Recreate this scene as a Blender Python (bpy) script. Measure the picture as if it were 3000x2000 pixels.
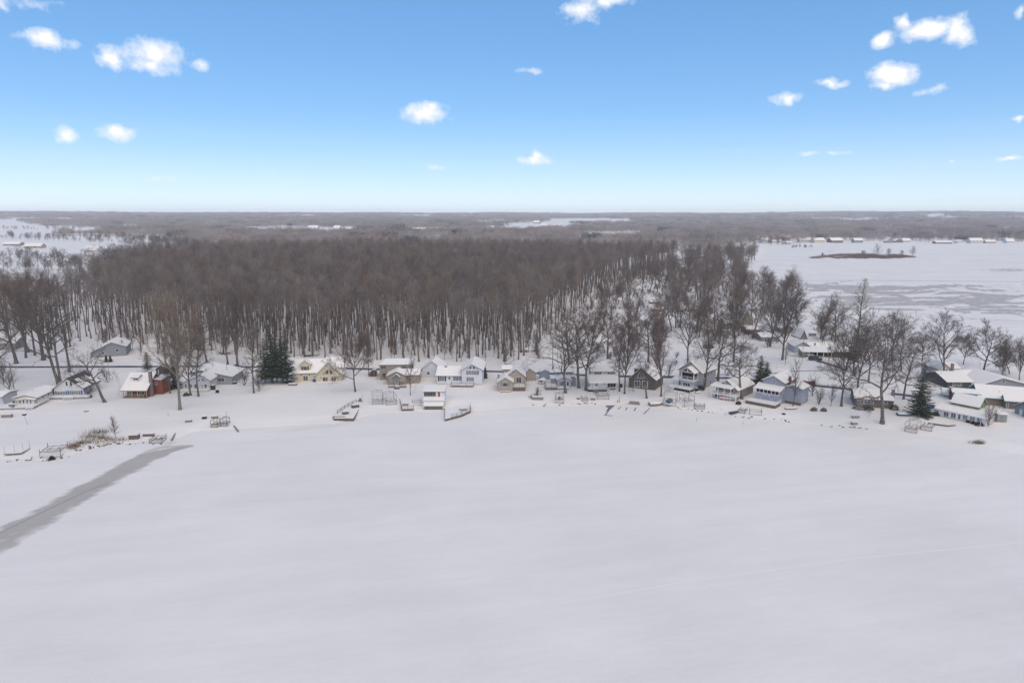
import bpy, math, random
import numpy as np
from mathutils import Vector, Matrix
R = math.radians
for o in list(bpy.data.objects):
    bpy.data.objects.remove(o)
scene = bpy.context.scene
COL = scene.collection

# ------------------------------------------------------------------ camera
CAM_H, PITCH, FPX = 55.0, R(10.48), 2000.0
cd = bpy.data.cameras.new('camera')
cd.lens, cd.sensor_width, cd.clip_start, cd.clip_end = 24.0, 36.0, 0.5, 60000.0
cam = bpy.data.objects.new('camera', cd)
COL.objects.link(cam)
cam.location = (0, 0, CAM_H)
cam.rotation_euler = (R(90) - PITCH, 0, 0)
scene.camera = cam

# ------------------------------------------------------------------ light, sky, exposure
SUN_EL, SUN_AZ = R(50), R(160)            # azimuth clockwise from +Y: high, behind the camera to the right
sd = bpy.data.lights.new('sun', 'SUN')
sd.energy, sd.angle, sd.color = 1.5, R(95), (1.0, 0.79, 0.58)
sun = bpy.data.objects.new('sun', sd)
COL.objects.link(sun)
sun.location = (0, 0, 200)
_s = Vector((math.sin(SUN_AZ) * math.cos(SUN_EL), math.cos(SUN_AZ) * math.cos(SUN_EL), math.sin(SUN_EL)))
sun.rotation_euler = _s.to_track_quat('Z', 'Y').to_euler()

world = bpy.data.worlds.new('World')
scene.world = world
world.use_nodes = True
scene.view_settings.view_transform = 'Standard'
scene.view_settings.look = 'None'
scene.view_settings.exposure = 0.85
scene.view_settings.gamma = 1.0
scene.view_settings.use_curve_mapping = False
try:
    scene.cycles.max_bounces = 6
    scene.cycles.diffuse_bounces = 3
    scene.cycles.volume_bounces = 2
except Exception:
    pass


def build_world():
    nt = world.node_tree
    nt.nodes.clear()
    N, L = nt.nodes.new, nt.links.new

    def math_(op, a, b=None, c=None, clamp=False):
        n = N('ShaderNodeMath')
        n.operation = op
        n.use_clamp = clamp
        for i, v in enumerate((a, b, c)):
            if v is None:
                continue
            if isinstance(v, (int, float)):
                n.inputs[i].default_value = v
            else:
                L(v, n.inputs[i])
        return n.outputs[0]
    out, bg = N('ShaderNodeOutputWorld'), N('ShaderNodeBackground')
    sky = N('ShaderNodeTexSky')
    sky.sky_type = 'NISHITA'
    sky.sun_disc = False
    sky.sun_elevation, sky.sun_rotation = SUN_EL, SUN_AZ
    sky.altitude = SKY['alt']
    sky.air_density, sky.dust_density, sky.ozone_density = SKY['air'], SKY['dust'], SKY['ozone']
    bg.inputs['Strength'].default_value = SKY['strength']
    tc = N('ShaderNodeTexCoord')
    sep = N('ShaderNodeSeparateXYZ')
    L(tc.outputs['Generated'], sep.inputs[0])
    az = math_('ARCTAN2', sep.outputs['X'], sep.outputs['Y'])
    az = math_('WRAP', az, 0.6436, -0.6436)           # the same kind of sky goes on all the way round
    el = math_('ARCSINE', sep.outputs['Z'])
    comb = N('ShaderNodeCombineXYZ')
    L(az, comb.inputs[0]); L(el, comb.inputs[1])
    nz = N('ShaderNodeTexNoise')
    nz.inputs['Scale'].default_value = 75.0
    nz.inputs['Detail'].default_value = 7.0
    nz.inputs['Roughness'].default_value = 0.66
    L(comb.outputs[0], nz.inputs['Vector'])
    nz2 = N('ShaderNodeTexNoise')
    nz2.inputs['Scale'].default_value = 34.0
    nz2.inputs['Detail'].default_value = 5.0
    L(comb.outputs[0], nz2.inputs['Vector'])
    warp = N('ShaderNodeVectorMath'); warp.operation = 'MULTIPLY_ADD'
    L(nz2.outputs['Color'], warp.inputs[0])
    warp.inputs[1].default_value = (0.040, 0.020, 0)
    sub = N('ShaderNodeVectorMath'); sub.operation = 'SUBTRACT'
    L(comb.outputs[0], sub.inputs[0]); sub.inputs[1].default_value = (0.020, 0.010, 0)
    L(sub.outputs[0], warp.inputs[2])
    # x, y, half width, half height in photo pixels, weight
    clouds = [(130, 118, 85, 27, 1), (330, 168, 52, 38, 1), (455, 158, 108, 45, 1), (440, 196, 90, 25, .9), (595, 198, 32, 20, .7),
              (195, 400, 44, 25, 1), (343, 384, 80, 32, 1), (1240, 332, 74, 30, 1), (1265, 320, 36, 22, 1),
              (1566, 466, 54, 18, 1), (1575, 450, 24, 18, 1), (1700, 30, 60, 32, .85), (1780, 2, 90, 22, .75),
              (2715, 88, 100, 36, 1.3), (2810, 90, 48, 48, 1.2), (2640, 66, 24, 26, 1), (2588, 122, 46, 25, 1.1), (2612, 220, 80, 38, 1.3),
              (2585, 250, 48, 16, 1), (2438, 245, 50, 14, .9), (2303, 292, 42, 20, .9), (460, 530, 72, 14, .45), (1550, 210, 44, 8, .4),
              (2730, 262, 50, 12, .4), (2378, 455, 40, 10, .5), (2450, 446, 30, 9, .5), (2955, 462, 44, 12, .8), (2995, 350, 22, 9, .8),
              (2788, 472, 16, 7, .7), (2832, 126, 26, 14, .4), (8, 10, 30, 24, .5), (1283, 490, 34, 11, .55), (797, 503, 30, 9, .4),
              (2992, 30, 22, 22, .6), (100, 12, 60, 16, .25)]
    acc = None
    for (x, y, rx, ry, w) in clouds:
        u, v = (x - 1500) / FPX, -(y - 1000) / FPX
        dx, dy, dz = u, math.cos(PITCH) + v * math.sin(PITCH), -math.sin(PITCH) + v * math.cos(PITCH)
        ln = math.sqrt(dx * dx + dy * dy + dz * dz)
        a, e = math.atan2(dx, dy), math.asin(dz / ln)
        k = 1.0 / (1 + u * u)
        ix, iy = 1 / (rx / FPX * k), 1 / (ry / FPX / math.sqrt(1 + u * u))
        n = N('ShaderNodeVectorMath'); n.operation = 'MULTIPLY_ADD'
        L(warp.outputs[0], n.inputs[0])
        n.inputs[1].default_value = (ix, iy, 0)
        n.inputs[2].default_value = (-a * ix, -e * iy, 0)
        ln_ = N('ShaderNodeVectorMath'); ln_.operation = 'LENGTH'
        L(n.outputs[0], ln_.inputs[0])
        d = math_('MULTIPLY_ADD', ln_.outputs['Value'], -w, w)
        acc = d if acc is None else math_('SMOOTH_MAX', acc, d, 0.25)
    dens = math_('MULTIPLY_ADD', nz.outputs['Fac'], 1.25, math_('ADD', acc, -0.60))
    dens = math_('MULTIPLY', dens, 1.25, clamp=True)
    fac = math_('POWER', dens, 0.9)
    # thin milky veils low over the horizon
    vm = N('ShaderNodeMapping'); vm.inputs['Scale'].default_value = (1.4, 26, 1)
    L(comb.outputs[0], vm.inputs[0])
    vn = N('ShaderNodeTexNoise'); vn.inputs['Scale'].default_value = 2.0; vn.inputs['Detail'].default_value = 3
    L(vm.outputs[0], vn.inputs['Vector'])
    low = N('ShaderNodeMapRange'); low.inputs[1].default_value, low.inputs[2].default_value = 0.14, 0.0
    L(el, low.inputs[0])
    veil = math_('MULTIPLY', math_('MULTIPLY_ADD', vn.outputs['Fac'], 1.1, 0.0, clamp=True), math_('POWER', low.outputs[0], 1.4))
    veil = math_('MULTIPLY', veil, 0.62)
    fac = math_('MAXIMUM', fac, veil, clamp=True)
    fac = math_('MULTIPLY', fac, 0.97)
    mix = N('ShaderNodeMix'); mix.data_type = 'RGBA'
    L(fac, mix.inputs[0])
    hsv = N('ShaderNodeHueSaturation')
    hsv.inputs['Hue'].default_value, hsv.inputs['Saturation'].default_value, hsv.inputs['Value'].default_value = SKY['hue'], SKY['sat'], SKY['val']
    gam = N('ShaderNodeGamma')
    gam.inputs['Gamma'].default_value = SKY['gamma']
    L(sky.outputs[0], gam.inputs['Color'])
    L(gam.outputs[0], hsv.inputs['Color'])
    L(hsv.outputs[0], mix.inputs[6])
    c = SKY['cloud'] / SKY['strength']
    shade = N('ShaderNodeMix'); shade.data_type = 'RGBA'
    L(dens, shade.inputs[0])
    shade.inputs[6].default_value = (c * .80, c * .86, c * .97, 1)
    shade.inputs[7].default_value = (c, c, c * 1.01, 1)
    L(shade.outputs[2], mix.inputs[7])
    L(mix.outputs[2], bg.inputs['Color'])
    L(bg.outputs[0], out.inputs['Surface'])


SKY = dict(alt=0, air=0.62, dust=0.0, ozone=4.5, strength=0.05, hue=0.503, sat=1.68, val=4.5, cloud=.60, gamma=0.48)
build_world()

# ------------------------------------------------------------------ small helpers
rng = np.random.default_rng(7)
random.seed(7)


def vnoise(x, y, s, seed=0):
    """smooth value noise in 0..1 on arrays"""
    x, y = np.asarray(x, float) / s, np.asarray(y, float) / s
    xi, yi = np.floor(x).astype(np.int64), np.floor(y).astype(np.int64)
    fx, fy = x - xi, y - yi
    fx, fy = fx * fx * (3 - 2 * fx), fy * fy * (3 - 2 * fy)

    def h(i, j):
        n = (i * 374761393 + j * 668265263 + seed * 974634777) & 0xffffffff
        n = ((n ^ (n >> 13)) * 1274126177) & 0xffffffff
        return ((n ^ (n >> 16)) & 0xffff) / 65535.0
    a, b, c, d = h(xi, yi), h(xi + 1, yi), h(xi, yi + 1), h(xi + 1, yi + 1)
    return (a * (1 - fx) + b * fx) * (1 - fy) + (c * (1 - fx) + d * fx) * fy


def sstep(a, b, v):
    t = np.clip((np.asarray(v, float) - a) / (b - a), 0, 1)
    return t * t * (3 - 2 * t)


def ray(px, py):
    u, v = (px - 1500) / FPX, -(py - 1000) / FPX
    return Vector((u, math.cos(PITCH) + v * math.sin(PITCH), -math.sin(PITCH) + v * math.cos(PITCH)))


def at_z(px, py, z=0.0):
    d = ray(px, py)
    t = (z - CAM_H) / d.z
    return (d.x * t, d.y * t)


def project(x, y, z):
    """world arrays -> photo pixels"""
    dz = np.asarray(z, float) - CAM_H
    f = y * math.cos(PITCH) - dz * math.sin(PITCH)
    up = y * math.sin(PITCH) + dz * math.cos(PITCH)
    return 1500 + FPX * x / f, 1000 - FPX * up / f


def inpoly(x, y, poly):
    x, y = np.asarray(x, float), np.asarray(y, float)
    r = np.zeros(np.broadcast(x, y).shape, bool)
    n = len(poly)
    for i in range(n):
        (x0, y0), (x1, y1) = poly[i], poly[(i + 1) % n]
        if y0 == y1:
            continue
        c = ((y0 > y) != (y1 > y)) & (x < (x1 - x0) * (y - y0) / (y1 - y0) + x0)
        r ^= c
    return r


def polydist(x, y, pts, closed=False):
    x, y = np.asarray(x, float), np.asarray(y, float)
    d = np.full(np.broadcast(x, y).shape, 1e9)
    n = len(pts)
    for i in range(n if closed else n - 1):
        (x0, y0), (x1, y1) = pts[i], pts[(i + 1) % n]
        vx, vy = x1 - x0, y1 - y0
        l2 = vx * vx + vy * vy + 1e-9
        t = np.clip(((x - x0) * vx + (y - y0) * vy) / l2, 0, 1)
        d = np.minimum(d, np.hypot(x - x0 - t * vx, y - y0 - t * vy))
    return d


# ------------------------------------------------------------------ terrain
SHORE_PX = [(-900, 1352), (-300, 1350), (0, 1344), (140, 1347), (215, 1330), (300, 1306), (420, 1292), (520, 1284), (575, 1262), (700, 1256), (850, 1246),
            (980, 1240), (1110, 1212), (1240, 1204), (1400, 1204), (1560, 1190), (1700, 1188), (1850, 1182), (1990, 1198), (2150, 1216),
            (2300, 1236), (2450, 1250), (2600, 1258), (2750, 1280), (2900, 1312), (3000, 1334), (3200, 1372), (3700, 1440)]
_sh = [at_z(*p) for p in SHORE_PX]
SHX, SHY = np.array([p[0] for p in _sh]), np.array([p[1] for p in _sh])
BAY_PX = [(2186, 800), (2196, 782), (2210, 764), (2238, 752), (2246, 738), (2236, 727), (2246, 719), (2280, 716), (2300, 722), (2386, 722), (2392, 716), (2480, 711),
          (2700, 711), (3000, 713), (3400, 716), (3900, 722), (4200, 800), (4200, 1010), (3400, 1012), (3150, 1006), (3000, 996), (2900, 985), (2800, 976),
          (2700, 966), (2620, 957), (2540, 940), (2440, 905), (2380, 878), (2300, 850), (2220, 822)]
BAY = [at_z(*p) for p in BAY_PX]
ISLE_PX = [(2366, 757), (2400, 751), (2460, 746), (2560, 745), (2640, 748), (2684, 754), (2660, 757.5), (2500, 760)]
ISLE = [at_z(*p) for p in ISLE_PX]


def height(x, y):
    x, y = np.asarray(x, float), np.asarray(y, float)
    ys = np.interp(x, SHX, SHY)
    d1 = y - ys
    db = polydist(x, y, BAY, True)
    d2 = np.where(inpoly(x, y, BAY), -db, db)
    di = polydist(x, y, ISLE, True)
    d3 = np.where(inpoly(x, y, ISLE), di, -di)
    land = np.minimum(d1, d2)
    h = -0.7 + 0.75 * sstep(-2, 0.4, land) + 0.75 * sstep(0, 9, land) + 0.5 * sstep(8, 45, land)
    h = np.maximum(h, -0.7 + 1.0 * sstep(-2, 5, d3))
    dist = np.hypot(x, y)
    und = (vnoise(x, y, 38, 1) - .5) * 0.5 + (vnoise(x, y, 11, 2) - .5) * 0.14
    h = h + und * sstep(4, 30, land)
    # low ridge under the wood on the left, then long low hills far off
    h = h + 3.0 * sstep(330, 620, y) * sstep(60, -200, x) * sstep(5, 60, land)
    far = sstep(2300, 8200, dist)
    h = h + far * sstep(20, 300, land) * (26 + 40 * vnoise(x, y, 1900, 5) + 16 * vnoise(x, y, 600, 6))
    h = h + sstep(900, 2600, dist) * sstep(10, 300, land) * 9 * vnoise(x, y, 800, 8)
    return h


def ground(px, py):
    """photo pixel -> point on the terrain"""
    d = ray(px, py)
    z = 1.0
    for _ in range(6):
        t = (z - CAM_H) / d.z
        z = max(0.0, float(height(d.x * t, d.y * t)))
    t = (z - CAM_H) / d.z
    return Vector((d.x * t, d.y * t, z))


def gz(x, y):
    return max(0.0, float(height(x, y)))


# ------------------------------------------------------------------ materials
MATS = {}


def mat(name, color, rough=0.85, var=0.12, scale=6.0, bump=0.0, bscale=40.0, spec=0.3, metal=0.0, stretch=None, lines=None, color2=None, each=0.0):
    if name in MATS:
        return MATS[name]
    m = bpy.data.materials.new(name)
    m.use_nodes = True
    nt = m.node_tree
    b = nt.nodes['Principled BSDF']
    b.inputs['Roughness'].default_value = rough
    b.inputs['Specular IOR Level'].default_value = spec
    b.inputs['Metallic'].default_value = metal
    N, L = nt.nodes.new, nt.links.new
    tc = N('ShaderNodeTexCoord')
    mp = N('ShaderNodeMapping')
    L(tc.outputs['Object'], mp.inputs[0])
    if stretch:
        mp.inputs['Scale'].default_value = stretch
    nz = N('ShaderNodeTexNoise')
    nz.inputs['Scale'].default_value = scale
    nz.inputs['Detail'].default_value = 5
    L(mp.outputs[0], nz.inputs['Vector'])
    cr = N('ShaderNodeValToRGB')
    c2 = color2 or color
    cr.color_ramp.elements[0].position, cr.color_ramp.elements[1].position = 0.3, 0.7
    cr.color_ramp.elements[0].color = tuple(max(0, v * (1 - var)) for v in color) + (1,)
    cr.color_ramp.elements[1].color = tuple(min(1, v * (1 + var)) for v in c2) + (1,)
    L(nz.outputs['Fac'], cr.inputs[0])
    if each:                                      # every tree its own tone
        oi = N('ShaderNodeObjectInfo')
        hs = N('ShaderNodeHueSaturation')
        mr = N('ShaderNodeMapRange'); mr.inputs[3].default_value, mr.inputs[4].default_value = 1 - each, 1 + each
        L(oi.outputs['Random'], mr.inputs[0]); L(mr.outputs[0], hs.inputs['Value'])
        m7 = N('ShaderNodeMath'); m7.operation = 'MULTIPLY'; m7.inputs[1].default_value = 7.13
        f7 = N('ShaderNodeMath'); f7.operation = 'FRACT'
        L(oi.outputs['Random'], m7.inputs[0]); L(m7.outputs[0], f7.inputs[0])
        ms = N('ShaderNodeMapRange'); ms.inputs[3].default_value, ms.inputs[4].default_value = .6, 1.35
        L(f7.outputs[0], ms.inputs[0]); L(ms.outputs[0], hs.inputs['Saturation'])
        L(cr.outputs[0], hs.inputs['Color']); L(hs.outputs[0], b.inputs['Base Color'])
    else:
        L(cr.outputs[0], b.inputs['Base Color'])
    if lines:                                     # clapboard relief: period in metres
        sp = N('ShaderNodeSeparateXYZ')
        L(tc.outputs['Object'], sp.inputs[0])
        mm = N('ShaderNodeMath'); mm.operation = 'MULTIPLY'; mm.inputs[1].default_value = 1 / lines
        L(sp.outputs['Z'], mm.inputs[0])
        fr = N('ShaderNodeMath'); fr.operation = 'FRACT'
        L(mm.outputs[0], fr.inputs[0])
        bp = N('ShaderNodeBump'); bp.inputs['Strength'].default_value = 0.6; bp.inputs['Distance'].default_value = 0.03; bp.invert = True
        L(fr.outputs[0], bp.inputs['Height']); L(bp.outputs[0], b.inputs['Normal'])
    elif bump:
        n2 = N('ShaderNodeTexNoise'); n2.inputs['Scale'].default_value = bscale; n2.inputs['Detail'].default_value = 4
        L(mp.outputs[0], n2.inputs['Vector'])
        bp = N('ShaderNodeBump'); bp.inputs['Strength'].default_value = bump; bp.inputs['Distance'].default_value = 0.1
        L(n2.outputs['Fac'], bp.inputs['Height']); L(bp.outputs[0], b.inputs['Normal'])
    MATS[name] = m
    return m


def snow_ground(name, base, grass=0.0, ice=False):
    """snow sheet; 'litter' float attribute lets leaf litter and stems show, 'ice' shows bare ice"""
    m = bpy.data.materials.new(name)
    m.use_nodes = True
    nt = m.node_tree
    b = nt.nodes['Principled BSDF']
    b.inputs['Roughness'].default_value = 0.75
    b.inputs['Specular IOR Level'].default_value = 0.2
    N, L = nt.nodes.new, nt.links.new

    def noise(scale, detail=5, vec=None, rough=0.55):
        n = N('ShaderNodeTexNoise'); n.inputs['Scale'].default_value = scale; n.inputs['Detail'].default_value = detail
        n.inputs['Roughness'].default_value = rough
        L(vec if vec is not None else tc.outputs['Object'], n.inputs['Vector'])
        return n.outputs['Fac']

    def mth(op, a, c=None, d=None, clamp=False):
        n = N('ShaderNodeMath'); n.operation = op; n.use_clamp = clamp
        for i, v in enumerate((a, c, d)):
            if v is None:
                continue
            if isinstance(v, (int, float)):
                n.inputs[i].default_value = v
            else:
                L(v, n.inputs[i])
        return n.outputs[0]

    def mixc(f, a, c):
        n = N('ShaderNodeMix'); n.data_type = 'RGBA'
        L(f, n.inputs[0])
        for i, v in ((6, a), (7, c)):
            if isinstance(v, tuple):
                n.inputs[i].default_value = v + (1,)
            else:
                L(v, n.inputs[i])
        return n.outputs[2]
    tc = N('ShaderNodeTexCoord')
    mp = N('ShaderNodeMapping'); mp.vector_type = 'TEXTURE'; mp.inputs['Rotation'].default_value = (0, 0, R(12)); mp.inputs['Scale'].default_value = (6, .9, 1)
    L(tc.outputs['Object'], mp.inputs[0])
    n1 = noise(0.035, 4)
    n2 = noise(0.16, 6, mp.outputs[0])
    n5 = noise(1.1, 7, mp.outputs[0], .7)
    n6 = noise(3.0, 6, None, .7)
    f = mth('MULTIPLY_ADD', n1, 0.45, mth('MULTIPLY_ADD', n2, 0.3, mth('MULTIPLY_ADD', n5, 0.2, mth('MULTIPLY', n6, .15))))
    cr = N('ShaderNodeMapRange'); cr.inputs[1].default_value, cr.inputs[2].default_value = 0.44, 0.66
    L(f, cr.inputs[0])
    col = mixc(cr.outputs[0], tuple(v * 0.90 for v in base), tuple(v * 1.02 for v in base))
    at = N('ShaderNodeAttribute'); at.attribute_name = 'mark'
    if ice:
        sm = N('ShaderNodeMapping'); sm.vector_type = 'TEXTURE'; sm.inputs['Rotation'].default_value = (0, 0, R(34)); sm.inputs['Scale'].default_value = (8, 2.6, 1)
        L(tc.outputs['Object'], sm.inputs[0])
        nn = noise(1.0, 6, sm.outputs[0], 0.6)
        v = mth('MULTIPLY_ADD', nn, 2.5, mth('ADD', at.outputs['Fac'], -1.86))
        v = mth('MULTIPLY', v, 2.0, clamp=True)
        sh = noise(0.5, 6, sm.outputs[0], 0.65)
        icec = mixc(sh, (0.35, 0.312, 0.262), (0.50, 0.455, 0.395))
        col = mixc(mth('MULTIPLY', v, 0.9), col, icec)
        rr = mth('MULTIPLY_ADD', v, -0.1, 0.75)
        L(rr, b.inputs['Roughness'])
    else:
        n3 = noise(0.9, 8, None, 0.7)
        n4 = noise(0.22, 4)
        lit = mth('MULTIPLY_ADD', n3, 1.6, mth('MULTIPLY_ADD', n4, 0.7, mth('ADD', at.outputs['Fac'], -2.02)))
        lit = mth('MULTIPLY', lit, 3.0, clamp=True)
        col = mixc(mth('MULTIPLY', lit, 0.85), col, (0.12, 0.095, 0.075))
    L(col, b.inputs['Base Color'])
    bn = noise(0.8, 6)
    bp = N('ShaderNodeBump'); bp.inputs['Strength'].default_value = 0.4; bp.inputs['Distance'].default_value = 0.15
    L(bn, bp.inputs['Height']); L(bp.outputs[0], b.inputs['Normal'])
    MATS[name] = m
    return m


SNOW = (0.82, 0.777, 0.69)
M_SNOWG = snow_ground('snow_ground', SNOW)
M_LAKE = snow_ground('snow_ice', SNOW, ice=True)
M_SNOW = mat('snow', SNOW, 0.7, 0.03, 1.2, bump=0.3, bscale=3.0)
M_BARK = mat('bark', (0.095, 0.08, 0.068), 0.95, 0.35, 3.0, bump=0.5, bscale=14, stretch=(1, 1, .25), color2=(0.14, 0.122, 0.105))
M_BARKF = mat('bark_forest', (0.108, 0.083, 0.067), 0.95, 0.3, 1.5, color2=(0.165, 0.132, 0.11), each=.25)
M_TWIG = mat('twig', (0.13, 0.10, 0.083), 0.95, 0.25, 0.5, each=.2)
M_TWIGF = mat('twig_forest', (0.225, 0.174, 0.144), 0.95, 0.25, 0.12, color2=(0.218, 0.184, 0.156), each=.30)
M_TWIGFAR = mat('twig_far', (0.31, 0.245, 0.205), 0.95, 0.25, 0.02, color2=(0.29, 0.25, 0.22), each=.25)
M_TWIGY = mat('twig_yellow', (0.22, 0.17, 0.125), 0.95, 0.25, 0.5)
M_TWIGR = mat('twig_red', (0.165, 0.118, 0.098), 0.95, 0.25, 0.5)
M_NEEDLE = mat('needle', (0.058, 0.082, 0.05), 0.9, 0.4, 2.0, color2=(0.075, 0.10, 0.06))
M_ASPH = mat('asphalt', (0.06, 0.052, 0.055), 0.7, 0.35, 0.8, color2=(0.12, 0.11, 0.11))


# ------------------------------------------------------------------ object helpers
def tag(o, label=None, cat=None, group=None, kind=None):
    if label:
        o['label'] = label
    if cat:
        o['category'] = cat
    if group:
        o['group'] = group
    if kind:
        o['kind'] = kind
    return o


def empty(name, loc, rz=0.0, label=None, cat=None, group=None):
    o = bpy.data.objects.new(name, None)
    COL.objects.link(o)
    o.location = loc
    o.rotation_euler = (0, 0, rz)
    o.empty_display_size = 0.5
    return tag(o, label, cat, group)


def mesh_from(name, V, F, m=None, smooth=False):
    me = bpy.data.meshes.new(name)
    if isinstance(V, np.ndarray) and isinstance(F, np.ndarray):
        nv, nf, k = len(V), len(F), F.shape[1]
        me.vertices.add(nv); me.loops.add(nf * k); me.polygons.add(nf)
        me.vertices.foreach_set('co', V.astype(np.float32).ravel())
        me.loops.foreach_set('vertex_index', F.astype(np.int32).ravel())
        me.polygons.foreach_set('loop_start', np.arange(0, nf * k, k, dtype=np.int32))
        me.polygons.foreach_set('loop_total', np.full(nf, k, dtype=np.int32))
        me.update(calc_edges=True)
    else:
        me.from_pydata([tuple(v) for v in V], [], [tuple(int(i) for i in f) for f in F])
        me.update()
    if m:
        me.materials.append(m)
    if smooth:
        me.polygons.foreach_set('use_smooth', np.ones(len(me.polygons), bool))
    return me


def link(name, me, parent=None, loc=None):
    o = bpy.data.objects.new(name, me)
    COL.objects.link(o)
    if parent is not None:
        o.parent = parent
    if loc is not None:
        o.location = loc
    return o


class MB:
    """collects boxes, bars, prisms and polygons into one mesh"""

    def __init__(s):
        s.V, s.F = [], []

    def add(s, V, F):
        n = len(s.V)
        s.V += [tuple(v) for v in V]
        s.F += [tuple(i + n for i in f) for f in F]
        return s

    def box(s, x0, x1, y0, y1, z0, z1):
        return s.add([(x0, y0, z0), (x1, y0, z0), (x1, y1, z0), (x0, y1, z0), (x0, y0, z1), (x1, y0, z1), (x1, y1, z1), (x0, y1, z1)],
                     [(0, 3, 2, 1), (4, 5, 6, 7), (0, 1, 5, 4), (1, 2, 6, 5), (2, 3, 7, 6), (3, 0, 4, 7)])

    def hexa(s, b, t):
        """bottom ring and top ring of four points"""
        return s.add(list(b) + list(t), [(0, 3, 2, 1), (4, 5, 6, 7), (0, 1, 5, 4), (1, 2, 6, 5), (2, 3, 7, 6), (3, 0, 4, 7)])

    def prism(s, pts, off):
        """polygon pts extruded by vector off"""
        n = len(pts)
        P = [Vector(p) for p in pts]
        O = Vector(off)
        F = [tuple(range(n)), tuple(range(2 * n - 1, n - 1, -1))]
        F += [(i, i + n, (i + 1) % n + n, (i + 1) % n) for i in range(n)]
        return s.add([tuple(p) for p in P] + [tuple(p + O) for p in P], F)

    def bar(s, a, b, w, h=None):
        """square bar from a to b"""
        a, b = Vector(a), Vector(b)
        d = (b - a).normalized()
        u = d.cross(Vector((0, 0, 1)))
        if u.length < 1e-3:
            u = Vector((1, 0, 0))
        u.normalize()
        v = u.cross(d)
        h = h or w
        u, v = u * w / 2, v * h / 2
        return s.hexa([a - u - v, a + u - v, a + u + v, a - u + v], [b - u - v, b + u - v, b + u + v, b - u + v])

    def tube(s, pts, rads, k=8, cap=True):
        V, F = tube_arrays(pts, rads, k)
        F = [tuple(f) for f in F]
        if cap:
            F += [tuple(range(k))[::-1], tuple(range((len(pts) - 1) * k, len(pts) * k))]
        return s.add(V.tolist(), F)

    def build(s, name, m, parent=None, smooth=False):
        me = mesh_from(name, s.V, s.F, m, smooth)
        bm_fix(me)
        return link(name, me, parent)


def bm_fix(me):
    import bmesh
    bm = bmesh.new()
    bm.from_mesh(me)
    bmesh.ops.recalc_face_normals(bm, faces=bm.faces)
    bm.to_mesh(me)
    bm.free()


def tube_arrays(pts, rads, k):
    P = np.asarray(pts, float)
    T = np.gradient(P, axis=0)
    T /= np.linalg.norm(T, axis=1, keepdims=True) + 1e-9
    ref = np.array([0.31, 0.77, 0.55]) if abs(T[0][2]) > .8 else np.array([0.1, 0.05, 1.0])
    U = np.cross(T, ref)
    U /= np.linalg.norm(U, axis=1, keepdims=True) + 1e-9
    W = np.cross(T, U)
    a = np.linspace(0, 2 * np.pi, k, endpoint=False)
    V = P[:, None, :] + np.asarray(rads)[:, None, None] * (np.cos(a)[None, :, None] * U[:, None, :] + np.sin(a)[None, :, None] * W[:, None, :])
    V = V.reshape(-1, 3)
    n = len(P)
    i = np.arange(n - 1)[:, None] * k
    j = np.arange(k)[None, :]
    j2 = (j + 1) % k
    F = np.stack([i + j, i + j2, i + k + j2, i + k + j], -1).reshape(-1, 4)
    return V, F


# ------------------------------------------------------------------ ground sheet and frozen lakes
def polar_sheet(name, az, rad, zfun, m, markfun):
    A, D = np.meshgrid(az, rad)
    X, Y = D * np.sin(A), D * np.cos(A)
    Z = zfun(X, Y)
    nr, na = X.shape
    V = np.stack([X, Y, Z], -1).reshape(-1, 3)
    i = np.arange(nr - 1)[:, None] * na
    j = np.arange(na - 1)[None, :]
    F = np.stack([i + j, i + j + 1, i + na + j + 1, i + na + j], -1).reshape(-1, 4)[:, ::-1]
    me = mesh_from(name, V, F, m, True)
    mk = markfun(X, Y, Z).ravel().astype(np.float32)
    me.attributes.new('mark', 'FLOAT', 'POINT').data.foreach_set('value', mk)
    o = link(name, me)
    tag(o, kind='structure')
    return o


WOOD_PX = [(-260, 1046), (0, 1046), (100, 1052), (300, 1046), (560, 1040), (760, 1048), (900, 1048), (1100, 1056), (1300, 1060), (1500, 1066), (1560, 1032), (1640, 970), (1690, 915), (1730, 872),
           (1770, 845), (1830, 820), (1900, 812), (1960, 790), (1990, 776), (1400, 772), (700, 782), (420, 800), (290, 860), (150, 930), (-260, 960)]
WOOD = [tuple(ground(*p)[:2]) for p in WOOD_PX]
ROAD_PX = [(-500, 1076), (0, 1074.5), (650, 1073), (1000, 1079), (1450, 1088), (1715, 1099), (2010, 1104.5), (2150, 1108), (2385, 1129), (2560, 1147), (2700, 1163)]
ROAD = [ground(*p) for p in ROAD_PX]


def land_marks(X, Y, Z):
    m = np.zeros(X.shape)
    inw = inpoly(X, Y, WOOD)
    dw = polydist(X, Y, WOOD, True)
    m = np.where(inw, 0.42 + 0.2 * sstep(0, 20, dw), 0.25 * sstep(25, 0, dw))
    dist = np.hypot(X, Y)
    # scrubby strip right of the wood
    m = np.maximum(m, 0.60 * sstep(252, 268, Y) * sstep(520, 440, Y) * sstep(0, 25, X) * sstep(190, 150, X) * (.4 + .6 * vnoise(X, Y, 30, 51)))
    m = np.maximum(m, 0.42 * sstep(700, 900, dist))
    di = inpoly(X, Y, ISLE)
    m = np.where(di, 0.32, m)
    return m


rad = np.concatenate([np.linspace(120, 320, 170), np.linspace(322, 760, 120)[0:], np.geomspace(768, 22000, 150)])
polar_sheet('ground', np.linspace(R(-60), R(60), 420), rad, lambda x, y: height(x, y), M_SNOWG, land_marks)

STREAK_PX = [((-260, 1700), 60), ((0, 1570), 44), ((120, 1506), 40), ((230, 1443), 42), ((330, 1388), 56), ((430, 1340), 46), ((520, 1314), 20), ((562, 1306), 5)]


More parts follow.
